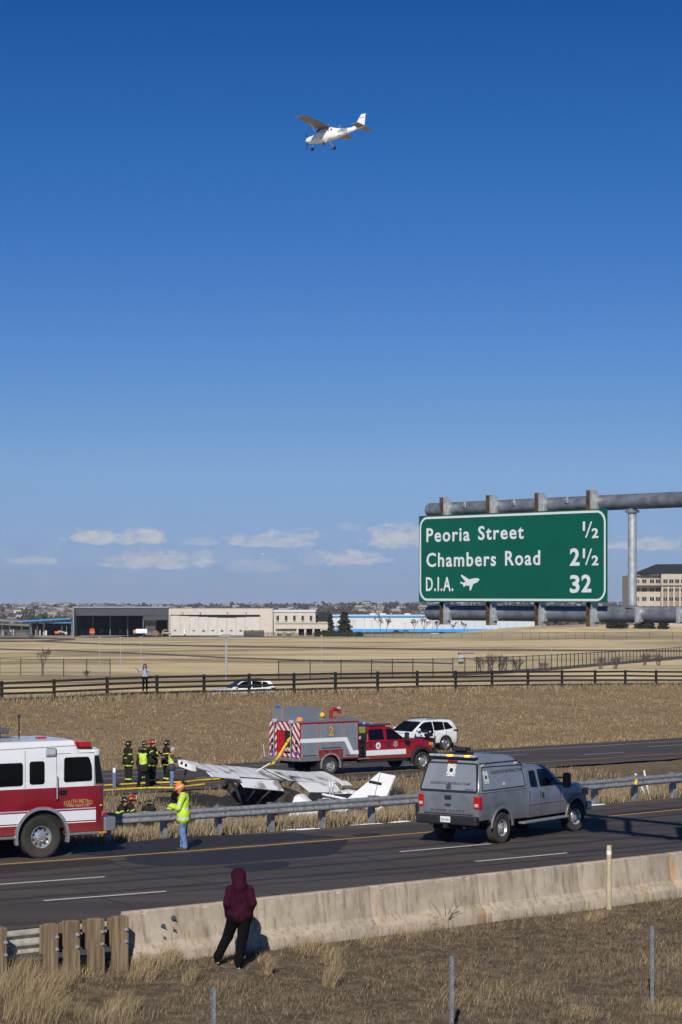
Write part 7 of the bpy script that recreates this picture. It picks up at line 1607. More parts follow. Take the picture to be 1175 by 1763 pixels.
# long white building with blue bands
Yb = 1260.0; t = broot('warehouse', 750, Yb, 'long low white warehouse with bright blue roof and base bands', 'warehouse')
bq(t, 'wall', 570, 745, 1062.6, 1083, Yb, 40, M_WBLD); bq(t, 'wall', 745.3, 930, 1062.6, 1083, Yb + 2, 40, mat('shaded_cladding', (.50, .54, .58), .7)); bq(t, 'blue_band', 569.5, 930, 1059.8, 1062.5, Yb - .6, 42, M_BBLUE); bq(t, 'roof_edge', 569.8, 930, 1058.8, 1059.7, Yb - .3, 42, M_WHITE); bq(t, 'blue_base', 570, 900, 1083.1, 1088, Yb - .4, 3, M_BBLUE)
for px in (642, 660, 702): bq(t, 'roof_unit', px - 5, px + 5, 1056, 1058.7, Yb + 20, 6, M_WBLD)
for px in range(580, 930, 14): bq(t, 'panel_joint', px - .12, px + .12, 1062.8, 1082.8, Yb - .08, .06, mat('joint_grey', (.36, .38, .40), .8))
# construction canopy at the left
t = broot('canopy', 62, Yh, 'open steel canopy with a sloping blue roof edge, left of the dark hangar', 'canopy')
o = t.location
q = MB(); A, B = D(36, 1069, Yh) - o, D(122, 1064, Yh) - o; q.add([A, B, B + Vector((0, 0, -.55)), A + Vector((0, 0, -.55)), A + Vector((0, 30, 0)), B + Vector((0, 30, 0)), B + Vector((0, 30, -.55)), A + Vector((0, 30, -.55))], [(0, 1, 2, 3), (4, 5, 1, 0), (7, 6, 5, 4), (3, 2, 6, 7), (1, 5, 6, 2), (0, 3, 7, 4)]); q.build('blue_roof', M_BBLUE, t)
q = MB(); A, B = D(-40, 1064, Yh + 5) - o, D(40, 1069, Yh + 5) - o; q.add([A, B, B + Vector((0, 0, -.8)), A + Vector((0, 0, -.8)), A + Vector((0, 30, 0)), B + Vector((0, 30, 0)), B + Vector((0, 30, -.8)), A + Vector((0, 30, -.8))], [(0, 1, 2, 3), (4, 5, 1, 0), (7, 6, 5, 4), (3, 2, 6, 7), (1, 5, 6, 2), (0, 3, 7, 4)]); q.build('grey_roof', mat('canopy_grey', (.17, .18, .19), .6), t)
bq(t, 'blue_beam', 78, 123, 1071.5, 1073, Yh + 2, 1, M_BBLUE); bq(t, 'white_panel', 80, 123, 1067.5, 1071.2, Yh + 12, 1, M_WBLD)
for px in (-20, 4, 17, 38, 54.5, 64.5, 76, 107, 115, 124): bq(t, 'column', px - .5, px + .5, 1068, 1095, Yh + (4 if px % 2 else 1), .6, mat('steel_column', (.10, .13, .16), .6))
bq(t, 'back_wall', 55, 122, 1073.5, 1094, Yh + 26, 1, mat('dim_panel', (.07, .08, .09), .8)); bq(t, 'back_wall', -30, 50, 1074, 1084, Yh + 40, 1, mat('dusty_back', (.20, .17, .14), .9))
mk = random.Random(5)
for i in range(26):
    px = mk.uniform(-10, 80); w = mk.uniform(1, 4); cm = mk.choice((M_BBLUE, M_WBLD, M_BEIGEW, M_HOLE, mat('pallet', (.25, .17, .1), .9), M_HOLE, M_DHANG)); tt = bq(t, 'building_material', px, px + w, 1088 - mk.uniform(-2, 5), 1094, Yh - mk.uniform(0, 6) + 8, 2, cm)
def machine(px, label, arm):
    r = broot('boom_lift', px, Yh - 8, label, 'lift', py=1093); o = r.location; bq(r, 'chassis', px - 4.5, px + 4.5, 1087, 1091, Yh - 8, 2.2, M_ORANGE, ch=.2)
    for k in (-3, 3):
        q = MB(); c = D(px + k, 1091.5, Yh - 8) - o; q.cyl(c + Vector((0, -.2, 0)), c + Vector((0, 2.2, 0)), .45, n=12); q.build('wheel', M_TYRE, r)
    if arm:
        q = MB(); a, b = D(px + 2, 1086.5, Yh - 7) - o, D(px + 15, 1089.5, Yh - 7) - o; q.tube([a, b], .35, 6); q.build('arm', mat('lift_arm', (.5, .46, .38), .6), r)
        bq(r, 'basket', px + 13, px + 17, 1088, 1092, Yh - 7.5, 1, mat('lift_arm', (.5, .46, .38), .6))
    else: bq(r, 'cabin', px - 4, px + 4, 1082.5, 1086.8, Yh - 7.5, 2, mat('machine_red', (.55, .06, .02), .6), ch=.2)
machine(99, 'orange boom lift with a lowered pale arm by the steel canopy', True); machine(159, 'orange-red site machine in front of the dark hangar opening', False)
r = broot('box_truck', 244, Yh - 6, 'white box truck standing in the dark hangar opening', 'truck', py=1093); bq(r, 'box', 234, 254, 1083, 1090.5, Yh - 6, 3, M_WHITE, ch=.2); bq(r, 'cab', 229.5, 233.8, 1084.5, 1091, Yh - 6, 2.6, mat('cab_tan', (.45, .3, .22), .6), ch=.3)
for k in (232, 248): 
    q = MB(); c = D(k, 1091.3, Yh - 6) - r.location; q.cyl(c + Vector((0, -.2, 0)), c + Vector((0, 2.8, 0)), .5, n=12); q.build('wheel', M_TYRE, r)
def mound(px, w, h, label, m_):
    Y = Yh - 4; c = D(px, 1093, Y); q = MB(); rr = w * Y / F / 2; hh = h * Y / F; n = 14
    q.lathe([(rr, -.3), (rr * .85, hh * .35), (rr * .55, hh * .8), (rr * .2, hh), (.05, hh * 1.02)], n, 'z'); o = q.build('dirt_pile', m_, None, smooth=True, angle=80); o.location = c; tag(o, label, 'pile')
mound(268, 18, 8, 'brown dirt pile in front of the dark hangar, left of two', mat('dirt', (.16, .12, .085), .95, noise=.3, nscale=1)); mound(284, 15, 10, 'taller dirt pile against the edge of the beige hangar', mat('dirt', (.16, .12, .085)))
# apron in front of the hangars and tracks in the field
def ground_strip(name, pixa, wpx, m_, lift=.06):
    pts = []
    for (xa, ya), (xb, yb) in zip(pixa[:-1], pixa[1:]):
        for k in np.linspace(0, 1, 26, endpoint=False): pts.append((xa + (xb - xa) * k, ya + (yb - ya) * k))
    pts.append(pixa[-1]); V = []
    for x, y in pts:
        a, b = G(x, y - wpx / 2, 170), G(x, y + wpx / 2, 170); V += [(a.x, a.y, a.z + lift), (b.x, b.y, b.z + lift)]
    Fc = [(2 * i, 2 * i + 1, 2 * i + 3, 2 * i + 2) for i in range(len(pts) - 1)]; o = npmesh(name, V, Fc, m_); tag(o, kind='structure')
M_TRACK = mat('dirt_track', (.105, .09, .075), .95, noise=.3, nscale=.3)
ground_strip('path', [(-60, 1104), (60, 1104), (180, 1109), (400, 1113.2), (600, 1116), (800, 1119), (1240, 1121)], 2.2, M_TRACK)
ground_strip('path', [(-60, 1116), (130, 1121), (280, 1127), (400, 1133), (560, 1138), (720, 1141), (780, 1143)], 1.8, M_TRACK)
ground_strip('path', [(-60, 1099), (60, 1098), (130, 1101), (60, 1104)], 2.0, M_TRACK, .09)
ground_strip('apron', [(-60, 1094.5), (290, 1095), (430, 1096)], 3.2, M_CONCP)
for px, w, py in ((295, 16, 1098.4), (384, 14, 1096.4), (398, 9, 1097)):
    ground_strip('snow', [(px - w / 2, py), (px + w / 2, py)], .8, M_SNOW, .12)
ground_strip('path', [(780, 1161), (860, 1158), (960, 1151), (1060, 1142), (1180, 1132), (1250, 1127)], 5.0, M_TRACK, .05)
# grassy berm in front of the warehouse and office
_pr = [(700, 1093), (760, 1091), (820, 1086), (870, 1081), (930, 1077.5), (1000, 1075.5), (1080, 1075.5), (1175, 1078), (1300, 1080)]; V = []; nb = len(_pr)
for j, (f, Y) in enumerate(((0, 940), (.35, 960), (.75, 985), (1.0, 1010), (.9, 1030), (0, 1050))):
    for px, py in _pr:
        z0 = hz((px - CX) * Y / F, Y) - .3; zt = HC - (py - HZ) * Y / F; V.append(((px - CX) * Y / F, Y, z0 + max(0, zt - z0) * f))
bo = npmesh('berm', V, [(j * nb + i, j * nb + i + 1, (j + 1) * nb + i + 1, (j + 1) * nb + i) for j in range(5) for i in range(nb - 1)], M_GROUND, smooth=True); tag(bo, kind='structure')
# office block at the right
Yo = 1066.0; t = broot('office_building', 1180, Yo, 'cream office building with rows of windows and a dark hipped roof at the right edge', 'building')
bq(t, 'wall', 1092, 1290, 990, 1082, Yo + 3, 45, M_STONE); bq(t, 'side_wing', 1093, 1102, 991.5, 1082, Yo + 8, 30, mat('precast_wing', (.42, .36, .29), .8)); bq(t, 'bay', 1139, 1290, 988.2, 1082, Yo, 3.2, M_STONE); bq(t, 'cornice', 1090, 1120, 989.5, 991, Yo + 1.5, 10, mat('cornice_brown', (.20, .16, .13), .8)); bq(t, 'belt_course', 1089, 1290, 1007, 1008.6, Yo - 1.0, 6, mat('cornice_brown', (.20, .16, .13), .8))
q = MB(); o = t.location; a = D(1104, 988, Yo) - o; b = D(1300, 988, Yo) - o; c = D(1129.5, 971.5, Yo + 18) - o; d = D(1280, 970, Yo + 18) - o; q.add([a, b, b + Vector((0, 40, 0)), a + Vector((0, 40, 0)), c, d], [(0, 1, 5, 4), (1, 2, 5), (2, 3, 4, 5), (3, 0, 4), (0, 3, 2, 1)]); q.build('roof', M_SLATE, t)
def win(px0, px1, p0, p1, Y):
    w = bq(t, 'window', px0, px1, p0, p1, Y - .12, .3, M_FWIN); bq(t, 'mullion', (px0 + px1) / 2 - .25, (px0 + px1) / 2 + .25, p0, p1, Y - .3, .15, M_STONE)
for row in ((997.5, 1003.8), (1012.8, 1018.6), (1028, 1034.4), (1043.3, 1050), (1059, 1066)):
    for x0 in (1106, 1119.2, 1129.5): win(x0, x0 + 7.4, *row, Yo + 3)
    for x0 in (1096, 1099): bq(t, 'window', x0, x0 + 1.8, *row, Yo + 2.85, .3, M_FWIN)
    for x0 in np.arange(1142.5, 1285, 10.1): win(x0, x0 + 7.2, *row, Yo)
for x0 in np.arange(1139.3, 1290, 10.1): bq(t, 'pilaster', x0, x0 + 2.6, 1009, 1082, Yo - .5, .45, M_STONE)
for row in ((1019.5, 1027), (1035.2, 1042.5)):
    for x0 in np.arange(1142.5, 1285, 10.1): bq(t, 'spandrel', x0, x0 + 7.2, *row, Yo - .1, .2, mat('spandrel_tan', (.25, .19, .15), .8))
# ------------------------------------------------------------------ fences of the airfield
def mesh_fence(name, pix, hgt, spacing, m_post, m_mesh, label, rail=True):
    pts = [G(x, y, 172) for x, y in pix]; r = empty(name, pts[0], 0, label, 'fence'); o = Vector(pts[0]); path = []
    for A, B in zip(pts[:-1], pts[1:]):
        n = max(1, int((B - A).length / spacing))
        for k in range(n): p = A + (B - A) * (k / n); path.append(Vector((p.x, p.y, hz(p.x, p.y))))
    path.append(pts[-1])
    for p in path:
        q = MB(); q.cyl(p - o + Vector((0, 0, -.3)), p - o + Vector((0, 0, hgt + .1)), .055, n=6); q.build('post', m_post, r)
    for A, B in zip(path[:-1], path[1:]):
        a, b = A - o, B - o; q = MB(); u = Vector((0, 0, hgt)); q.add([a, b, b + u, a + u], [(0, 1, 2, 3)]); q.build('mesh_panel', m_mesh, r, recalc=False)
    if rail:
        q = MB(); q.tube([p - o + Vector((0, 0, hgt)) for p in path], .04, 5); q.build('top_rail', m_post, r)
def netting(name, col, a):
    m = mat(name, col, .8); nt = m.node_tree; b = nt.nodes['Principled BSDF']; b.inputs['Alpha'].default_value = a; return m
M_FPOST = mat('dark_fence_post', (.03, .03, .032), .7)
mesh_fence('chain_link_fence', [(1240, 1128), (1175, 1133), (1060, 1144), (960, 1153), (860, 1160), (780, 1164), (640, 1167), (480, 1170)], 1.9, 3.0, M_FPOST, netting('chain_mesh', (.10, .10, .10), .22), 'chain-link airfield fence running up to the right behind the rail fence')
mesh_fence('chain_link_fence', [(190, 1166), (110, 1165), (0, 1163), (-60, 1162)], 1.9, 3.0, M_FPOST, netting('chain_mesh', (.10, .10, .10), .22), 'chain-link fence at the left, behind the rail fence')
mesh_fence('perimeter_fence', [(420, 1097.5), (480, 1098.5), (600, 1099), (760, 1100), (900, 1100), (1040, 1100.5), (1240, 1100.5)], 2.2, 7.0, M_FPOST, netting('perimeter_mesh', (.05, .05, .05), .38), 'dark perimeter fence along the far side of the field')
mesh_fence('screen_fence', [(420, 1096.6), (455, 1096.8)], 3.0, 4.0, M_FPOST, netting('screen_mesh', (.03, .03, .035), .8), 'tall dark screened fence beside the beige hangar')
# ------------------------------------------------------------------ poles, shed
M_POLE = mat('pole_grey', (.42, .43, .45), .5, .3)
def pole(px, pt, pb, r_, label, head=True):
    b = G(px, pb, 172); o = empty('light_pole', b, 0, label, 'pole', 'slender poles on the airfield'); h = (pb - pt) * b.y / F; q = MB(); q.cyl((0, 0, -.3), (0, 0, h), r_, r_ * .7, n=8); q.build('pole', M_POLE, o)
    if head: q = MB(); q.box(-r_ * 3.5, r_ * 3.5, -r_ * 2, r_ * 2, h - .05, h + r_ * 2.5, ch=r_ * .4); q.build('lamp_head', mat('lamp_grey', (.24, .25, .26), .5), o)
pole(390, 1097, 1168, .13, 'pale concrete light pole, the stoutest on the field'); pole(172, 1098, 1158, .04, 'thin mast at the left of the field, first of three'); pole(208, 1098, 1156, .04, 'thin mast at the left of the field, second of three'); pole(243, 1097, 1150, .04, 'thin mast behind the onlooker, third of three'); pole(554, 1095, 1153, .04, 'thin mast in the middle of the field'); pole(950, 1093, 1136, .04, 'thin mast below the right end of the sign')
for k, (px, pt) in enumerate(((609, 1069), (612, 1070), (628, 1065), (641, 1069), (698, 1074))): pole(px, pt, 1093, .10, 'parking lot lamp in front of the white warehouse, number %s from the left' % ('one', 'two', 'three', 'four', 'five')[k])
b = G(803, 1143, 172); t = empty('utility_shed', b, 0, 'small tan utility shed with grey boxes in the field', 'shed'); k = b.y / F
q = MB(); q.box(-12 * k, 14 * k, 0, 3, 0, 19 * k); q.build('wall', mat('shed_tan', (.33, .26, .19), .8, noise=.1, nscale=2), t); q = MB(); q.box(-13 * k, 15 * k, -.2, 3.2, 19 * k, 20 * k); q.build('roof', mat('shed_roof', (.36, .33, .3), .7), t)
q = MB(); q.box(-14 * k, -5 * k, -.6, -.05, 4 * k, 15 * k, ch=.02); q.build('meter_box', M_STEEL, t); q = MB(); q.box(5 * k, 12 * k, -.15, -.02, 8 * k, 12 * k); q.build('vent', M_STEEL, t)
# ------------------------------------------------------------------ tiny parked cars
def tiny_car(px, py, Y, m_, label, rz=0):
    c = D(px, py, Y); t = empty('parked_car', c, rz, label, 'car', 'cars parked beyond the field'); q = MB()
    body_loft(q, np.linspace(-2.2, 2.2, 12), lambda x: .3, lerpf([(-2.2, .8), (-2, .95), (1, .95), (2, .8), (2.2, .6)]), lambda x: .88); q.build('body', m_, t, smooth=True, angle=40); q = MB()
    q.loft([[(x, .8, .9), (x, .65, z), (x, -.65, z), (x, -.8, .9)] for x, z in ((-1.9, .95), (-1.3, 1.5), (.3, 1.5), (1.1, .95))]); q.build('cabin', M_GLASS, t)
    for x in (-1.4, 1.4):
        q = MB(); q.cyl((x, -.9, .33), (x, .9, .33), .33, n=12); q.build('wheel', M_TYRE, t)
tiny_car(749, 1093, 1120, M_WHITE, 'white car parked below the left end of the sign', .1); tiny_car(762, 1093, 1125, mat('car_blue', (.08, .12, .2), .3), 'dark blue car just right of the white parked car', .1)
tiny_car(1168, 1090, 1020, M_WHITE, 'white car parked under the right end of the lower pipe', .05); tiny_car(288, 1092, 1124, mat('car_silver', (.4, .42, .45), .3), 'silver car between the two hangars', .3)
tiny_car(684, 1090, 1170, mat('car_dark', (.03, .03, .04), .3), 'black car in the lot before the white warehouse', 0); tiny_car(700, 1090, 1172, mat('car_blue', (.08, .12, .2), .3), 'blue car in the lot before the white warehouse', 0)
# ------------------------------------------------------------------ the far ridge: houses and tree masses
hr = random.Random(21)
HM = [mat('house_tan', (.36, .30, .24), .8), mat('house_white', (.58, .57, .55), .8), mat('house_grey', (.28, .28, .30), .8), mat('house_brown', (.24, .17, .13), .8), mat('house_cream', (.48, .42, .34), .8)]
RM = [mat('roof_brown', (.14, .105, .09), .8), mat('roof_grey', (.17, .17, .18), .8), mat('roof_pale', (.34, .33, .33), .8)]
HPROTO = []
for i in range(10):
    w, d, h = hr.uniform(9, 15), hr.uniform(8, 11), hr.uniform(4.5, 6.5); q = MB(); q.cur = 0; q.box(-w / 2, w / 2, -d / 2, d / 2, -6, h); q.cur = 1
    q.add([(-w / 2 - .5, -d / 2 - .6, h), (w / 2 + .5, -d / 2 - .6, h), (w / 2 + .5, d / 2 + .6, h), (-w / 2 - .5, d / 2 + .6, h), (-w / 2 - .5, 0, h + 2.6), (w / 2 + .5, 0, h + 2.6)], [(0, 1, 5, 4), (2, 3, 4, 5), (1, 2, 5), (3, 0, 4), (0, 3, 2, 1)])
    q.cur = 2
    for xx in (-w * .3, 0, w * .3): q.box(xx - .7, xx + .7, -d / 2 - .05, -d / 2 + .02, h * .45, h * .75)
    o = q.build('house', [HM[i % 5], RM[i % 3], M_FWIN]); HPROTO.append(o.data); COL.objects.unlink(o); bpy.data.objects.remove(o)
nh = 0
HLAB = [[('small house low on the distant ridge ' if k == 0 else 'tiny house near the skyline ') + w for k in (0, 1)] for w in ('above the steel canopy at far left', 'above the dark hangar', 'above the beige hangar', 'above the pavilion and conifers', 'above the warehouse, left of the sign', 'behind the sign and office building')]
while nh < 290:
    Y = 2500 + 3300 * hr.random() ** .8; a = hr.uniform(-.153, .153)
    if nh % 3 == 0: a = hr.uniform(-.153, -.09)
    x = a * Y; o = bpy.data.objects.new('house', hr.choice(HPROTO)); COL.objects.link(o); o.location = (x, Y, hz(x, Y)); o.rotation_euler = (0, 0, hr.uniform(-.7, .7)); s = hr.uniform(.75, 1.2); o.scale = (s, s, s)
    tag(o, HLAB[min(5, int((a + .153) / .051))][int(Y > 4000)].replace('house', ('tan', 'white', 'grey', 'brown', 'cream')[HPROTO.index(o.data) % 5] + ' house'), 'house', 'houses on the far ridge'); nh += 1
# woods between the houses, one mass
Vs, Fs, Cs = [], [], []; N = 5200; n0 = 0
yy = 2350 + 3600 * rng.random(N) ** .85; aa = rng.uniform(-.17, .17, N); hh = rng.uniform(3.0, 8.5, N) * np.where(rng.random(N) < .1, 1.35, 1); ww = hh * rng.uniform(.35, .8, N)
zz = th(aa * yy, yy); tn = np.where((rng.random(N) < .5)[:, None], np.array([[.035, .042, .030]]), np.array([[.085, .065, .052]])) * rng.uniform(.7, 1.3, (N, 1))
base = np.array([(1, 0, .3), (.5, .87, .45), (-.5, .87, .3), (-1, 0, .45), (-.5, -.87, .3), (.5, -.87, .45), (0, 0, 1), (0, 0, 0)]); fb = [(i, (i + 1) % 6, 6) for i in range(6)] + [((i + 1) % 6, i, 7) for i in range(6)]
V = np.stack([(aa * yy)[:, None] + base[None, :, 0] * ww[:, None], yy[:, None] + base[None, :, 1] * ww[:, None], zz[:, None] + base[None, :, 2] * hh[:, None]], -1); V[:, :6, :] += rng.normal(0, .12, (N, 6, 3)) * ww[:, None, None]
Fc = (np.array(fb)[None] + (np.arange(N) * 8)[:, None, None]).reshape(-1, 3)
def tint_mat(name, rough=.9, trans=0.0):
    m = bpy.data.materials.new(name); m.use_nodes = True; b = m.node_tree.nodes['Principled BSDF']; a = m.node_tree.nodes.new('ShaderNodeAttribute'); a.attribute_name = 'tint'; m.node_tree.links.new(a.outputs['Color'], b.inputs['Base Color']); b.inputs['Roughness'].default_value = rough; b.inputs['Specular IOR Level'].default_value = .15; return m
M_TINT = tint_mat('foliage_tint'); 
wo_ = npmesh('far_woods', V.reshape(-1, 3), Fc, M_TINT, nv=3, attr=np.repeat(tn, 8, 0)); tag(wo_, 'brown and dark green woods covering the distant ridge', 'woods', kind='stuff')
# ------------------------------------------------------------------ dry grass
STRAW = np.array([[.37, .295, .18], [.29, .225, .14], [.215, .165, .108], [.15, .115, .08], [.10, .08, .06]])
M_GRASS = tint_mat('dry_grass', .85)
def blades(name, pts, H, W, tint, lean=.35, label='dry grass', wind=(.3, .0), parent=None):
    n = len(pts); yaw = rng.uniform(0, np.pi, n); dx, dy = np.cos(yaw), np.sin(yaw); la = rng.normal(0, lean, n); lb = rng.normal(0, lean, n)
    b = pts - np.array([0, 0, .03]); s = np.stack([dx, dy, np.zeros(n)], -1) * W[:, None]
    off = np.stack([la + wind[0] * lean, lb + wind[1] * lean, np.zeros(n)], -1) * H[:, None]; up = np.zeros((n, 3)); up[:, 2] = H
    mid = b + up * .55 + off * .35; tip = b + up * (1 - .3 * np.minimum(1, la * la + lb * lb))[:, None] + off
    V = np.stack([b - s, b + s, mid + s * .75, mid - s * .75, tip + s * .12, tip - s * .12], 1).reshape(-1, 3)
    k = (np.arange(n) * 6)[:, None]; Fc = np.concatenate([k + [0, 1, 2, 3], k + [3, 2, 4, 5]])
    o = npmesh(name, V, Fc, M_GRASS, parent, nv=4, attr=np.repeat(tint, 6, 0)); 
    return o
def tints(n, w, var=.18): return STRAW[rng.choice(5, n, p=np.array(w) / sum(w))] * rng.uniform(1 - var, 1 + var, (n, 1))
def clumpy(X, Y, f, seed): return np.sin(X * f + seed) * np.sin(Y * f * 1.3 + seed * 2) + .6 * np.sin(X * f * 2.7 - Y * f * 2.1 + seed)
def scatter(n, x0, x1, line, d0, d1, fz, keep=None):
    X0 = rng.uniform(x0, x1, n); d = rng.uniform(d0, d1, n); sl = _slope(X0, line[1], line[2]); nn = 1 / np.sqrt(1 + sl * sl); X = X0 - sl * nn * d; Y = Yl(line, X0) + nn * d
    if keep is not None: m = keep(X, Y); X, Y = X[m], Y[m]
    return np.stack([X, Y, fz(X, Y)], -1)
# near verge
p = scatter(270000, -10, 14, BAR, -13, -.36, th, lambda X, Y: (np.abs(X) < .15 * Y + 1.2) & (Y > 34.5) & ((X + 2.0) ** 2 + (Y - 42.9) ** 2 > .3 * rng.random(len(X)))); c = clumpy(p[:, 0], p[:, 1], 1.1, 3); n = len(p)
o = blades('verge_grass', p, rng.uniform(.04, .15, n) * (1 + .35 * np.clip(c, -1, 1.5)), rng.uniform(.0025, .006, n), tints(n, (.08, .18, .28, .28, .18)) * np.array([1.0, .98, .98]), .5); tag(o, 'short dry brown grass covering the near verge', 'grass', kind='stuff')
p = scatter(30000, -3, 12, BAR, -12, -4.2, th, lambda X, Y: clumpy(X, Y, .55, 1.2) > .15 + .5 * rng.random(len(X))); n = len(p)
o = blades('straw_grass', p, rng.uniform(.10, .28, n), rng.uniform(.0025, .005, n), tints(n, (.40, .35, .2, .05, .0)), .4); tag(o, 'longer pale straw in patches on the near verge', 'grass', kind='stuff')
CL = [(15, 1715, 420, .80, .42, .5), (55, 1755, 480, .85, .5, .4), (-5, 1680, 380, .75, .4, .4), (92, 1705, 260, .62, .28, .4), (80, 1760, 300, .8, .3, .3), (118, 1690, 120, .5, .2, .3), (40, 1690, 320, .7, .4, .3), (210, 1740, 260, .55, .3, .3), (190, 1765, 200, .6, .35, .3), (255, 1668, 330, .50, .42, .35), (290, 1658, 260, .48, .3, .3), (325, 1692, 110, .5, .12, .2), (240, 1690, 160, .45, .3, .3), (462, 1678, 150, .52, .07, .1), (452, 1660, 60, .42, .1, .1), (535, 1640, 260, .48, .40, .35), (568, 1700, 190, .72, .14, .2), (570, 1660, 120, .55, .2, .3), (640, 1622, 150, .32, .35, .3), (700, 1612, 110, .32, .3, .2), (745, 1602, 60, .38, .2, .15), (1020, 1588, 130, .42, .16, .15), (1035, 1580, 60, .36, .15, .15), (985, 1590, 60, .28, .2, .15), (1090, 1600, 60, .25, .2, .2), (150, 1680, 120, .35, .3, .3), (180, 1668, 80, .35, .2, .2), (380, 1700, 80, .3, .3, .2), (130, 1755, 120, .5, .25, .2), (1000, 1750, 150, .3, .4, .3), (1150, 1740, 180, .34, .5, .4)]
PLACES = ['below the timber posts', 'in the bottom left corner', 'at the left frame edge', 'left of the timber posts', 'near the bottom left corner', 'under the third timber post', 'in front of the left posts', 'below the barrier end', 'at the bottom, left of centre', 'against the barrier end', 'beside the anchor bolts', 'left of the hooded person', 'just below the barrier end', 'right of the hooded person, fanned out', 'behind the fanned tuft', 'against the barrier right of the hooded person', 'tall and narrow, right of the hooded person', 'behind the tall narrow one', 'along the barrier foot, left of centre', 'along the barrier foot at centre', 'by the dark twigs at the barrier', 'left of the beige marker post', 'touching the beige marker post', 'further left of the marker post', 'right of the marker post', 'between the timber posts', 'under the last timber post', 'below the hooded person', 'bottom left, beside the big clump', 'at the bottom right', 'in the bottom right corner']
for (px, py, n, H, rx, ry), where in zip(CL, PLACES):
    n = int(n * 1.5); c = G(px, py, 30.0); r = np.sqrt(rng.random(n)); a = rng.uniform(0, 2 * np.pi, n); X = c.x + rx * r * np.cos(a); Y = c.y + ry * r * np.sin(a); pts = np.stack([X, Y, th(X, Y)], -1)
    k = 1 - .5 * r; o = blades('grass_tuft', pts - np.array(c[:]), H * k * rng.uniform(.55, 1.1, n), rng.uniform(.0022, .0045, n), tints(n, (.50, .32, .14, .04, .0)) * np.array([1.1, 1.08, 1.0]), .26, wind=(1.2, 0)); o.location = c
    tag(o, 'clump of tall dry grass ' + where, 'grass clump', 'tall grass clumps on the near verge')
# dark weed twigs leaning on the barrier
c = G(768, 1598, 30.0); t = empty('dry_weed', c, 0, 'bare dark weed with thin curved stems leaning on the barrier', 'weed')
for k in range(16):
    a = rng.uniform(0, 6.28); L_ = rng.uniform(.3, .75); q = MB(); e = Vector((math.cos(a) * L_ * .7, math.sin(a) * .2, L_)); q.tube([Vector((0, 0, 0)), e * .5 + Vector((0, 0, .08)), e], [.006, .004, .002], 4); q.build('stem', mat('weed_brown', (.08, .055, .04), .9), t)
# median
BURN = [(G(px, py, 66.0), rr) for px, py, rr in ((470, 1388, 2.6), (560, 1372, 2.2), (400, 1380, 2.2), (640, 1366, 1.4), (400, 1413, .9), (330, 1378, 1.6))]
def unburnt(X, Y):
    m = np.ones(len(X), bool)
    for b, r in BURN: m &= (X - b.x) ** 2 + (Y - b.y) ** 2 > r * r
    return m
p = scatter(42000, -16, 24, NEAR, 3.0, 9.5, th, unburnt); n = len(p); c = clumpy(p[:, 0], p[:, 1], .9, 2)
o = blades('median_grass', p, rng.uniform(.16, .40, n) * (1 + .3 * np.clip(c, -1, 1)), rng.uniform(.006, .011, n), tints(n, (.42, .33, .17, .06, .02)), .28); tag(o, 'tall dry straw-coloured grass behind the guardrail', 'grass', kind='stuff')
p = scatter(52000, -16, 30, NEAR, 9.0, 31.5, th, lambda X, Y: unburnt(X, Y) & (dist(FAR, X, Y) < F_IN - .1) & (clumpy(X, Y, .4, 5) > -1.1 + .9 * rng.random(len(X)))); n = len(p)
o = blades('median_grass', p, rng.uniform(.14, .38, n), rng.uniform(.008, .014, n), tints(n, (.30, .32, .22, .12, .04)), .3); tag(o, 'dry brown grass across the wide median', 'grass', kind='stuff')
# bank up to the rail fence
p = scatter(165000, -40, 60, FAR, F_OUT + .15, 62, th, lambda X, Y: (Y < Yl(FEN, X) + 4) & (np.abs(X) < .165 * Y + 3)); n = len(p); c = clumpy(p[:, 0], p[:, 1], .35, 7); de = dist(FAR, p[:, 0], p[:, 1]) - F_OUT
H = rng.uniform(.06, .20, n) * (1 + .10 * np.clip(c, -1, 1.2)) * np.where(de < 2.5, 1.3, 1); T = tints(n, (.30, .42, .24, .04, .0), .10) * np.array([1.10, 1.02, .88]); T *= (1 + .10 * np.clip(c, -1, 1))[:, None]; T[de < 2.2] *= 1.12
o = blades('bank_grass', p, H, rng.uniform(.012, .022, n), T, .34); tag(o, 'rough brown grass covering the bank below the rail fence', 'grass', kind='stuff')
p = scatter(16000, -40, 60, FEN, -1.6, 1.8, th, lambda X, Y: np.abs(X) < .165 * Y + 3); n = len(p); o = blades('bank_grass', p, rng.uniform(.25, .6, n), rng.uniform(.012, .02, n), tints(n, (.30, .34, .22, .10, .04)), .3); tag(o, 'taller pale grass along the foot of the rail fence', 'grass', kind='stuff')
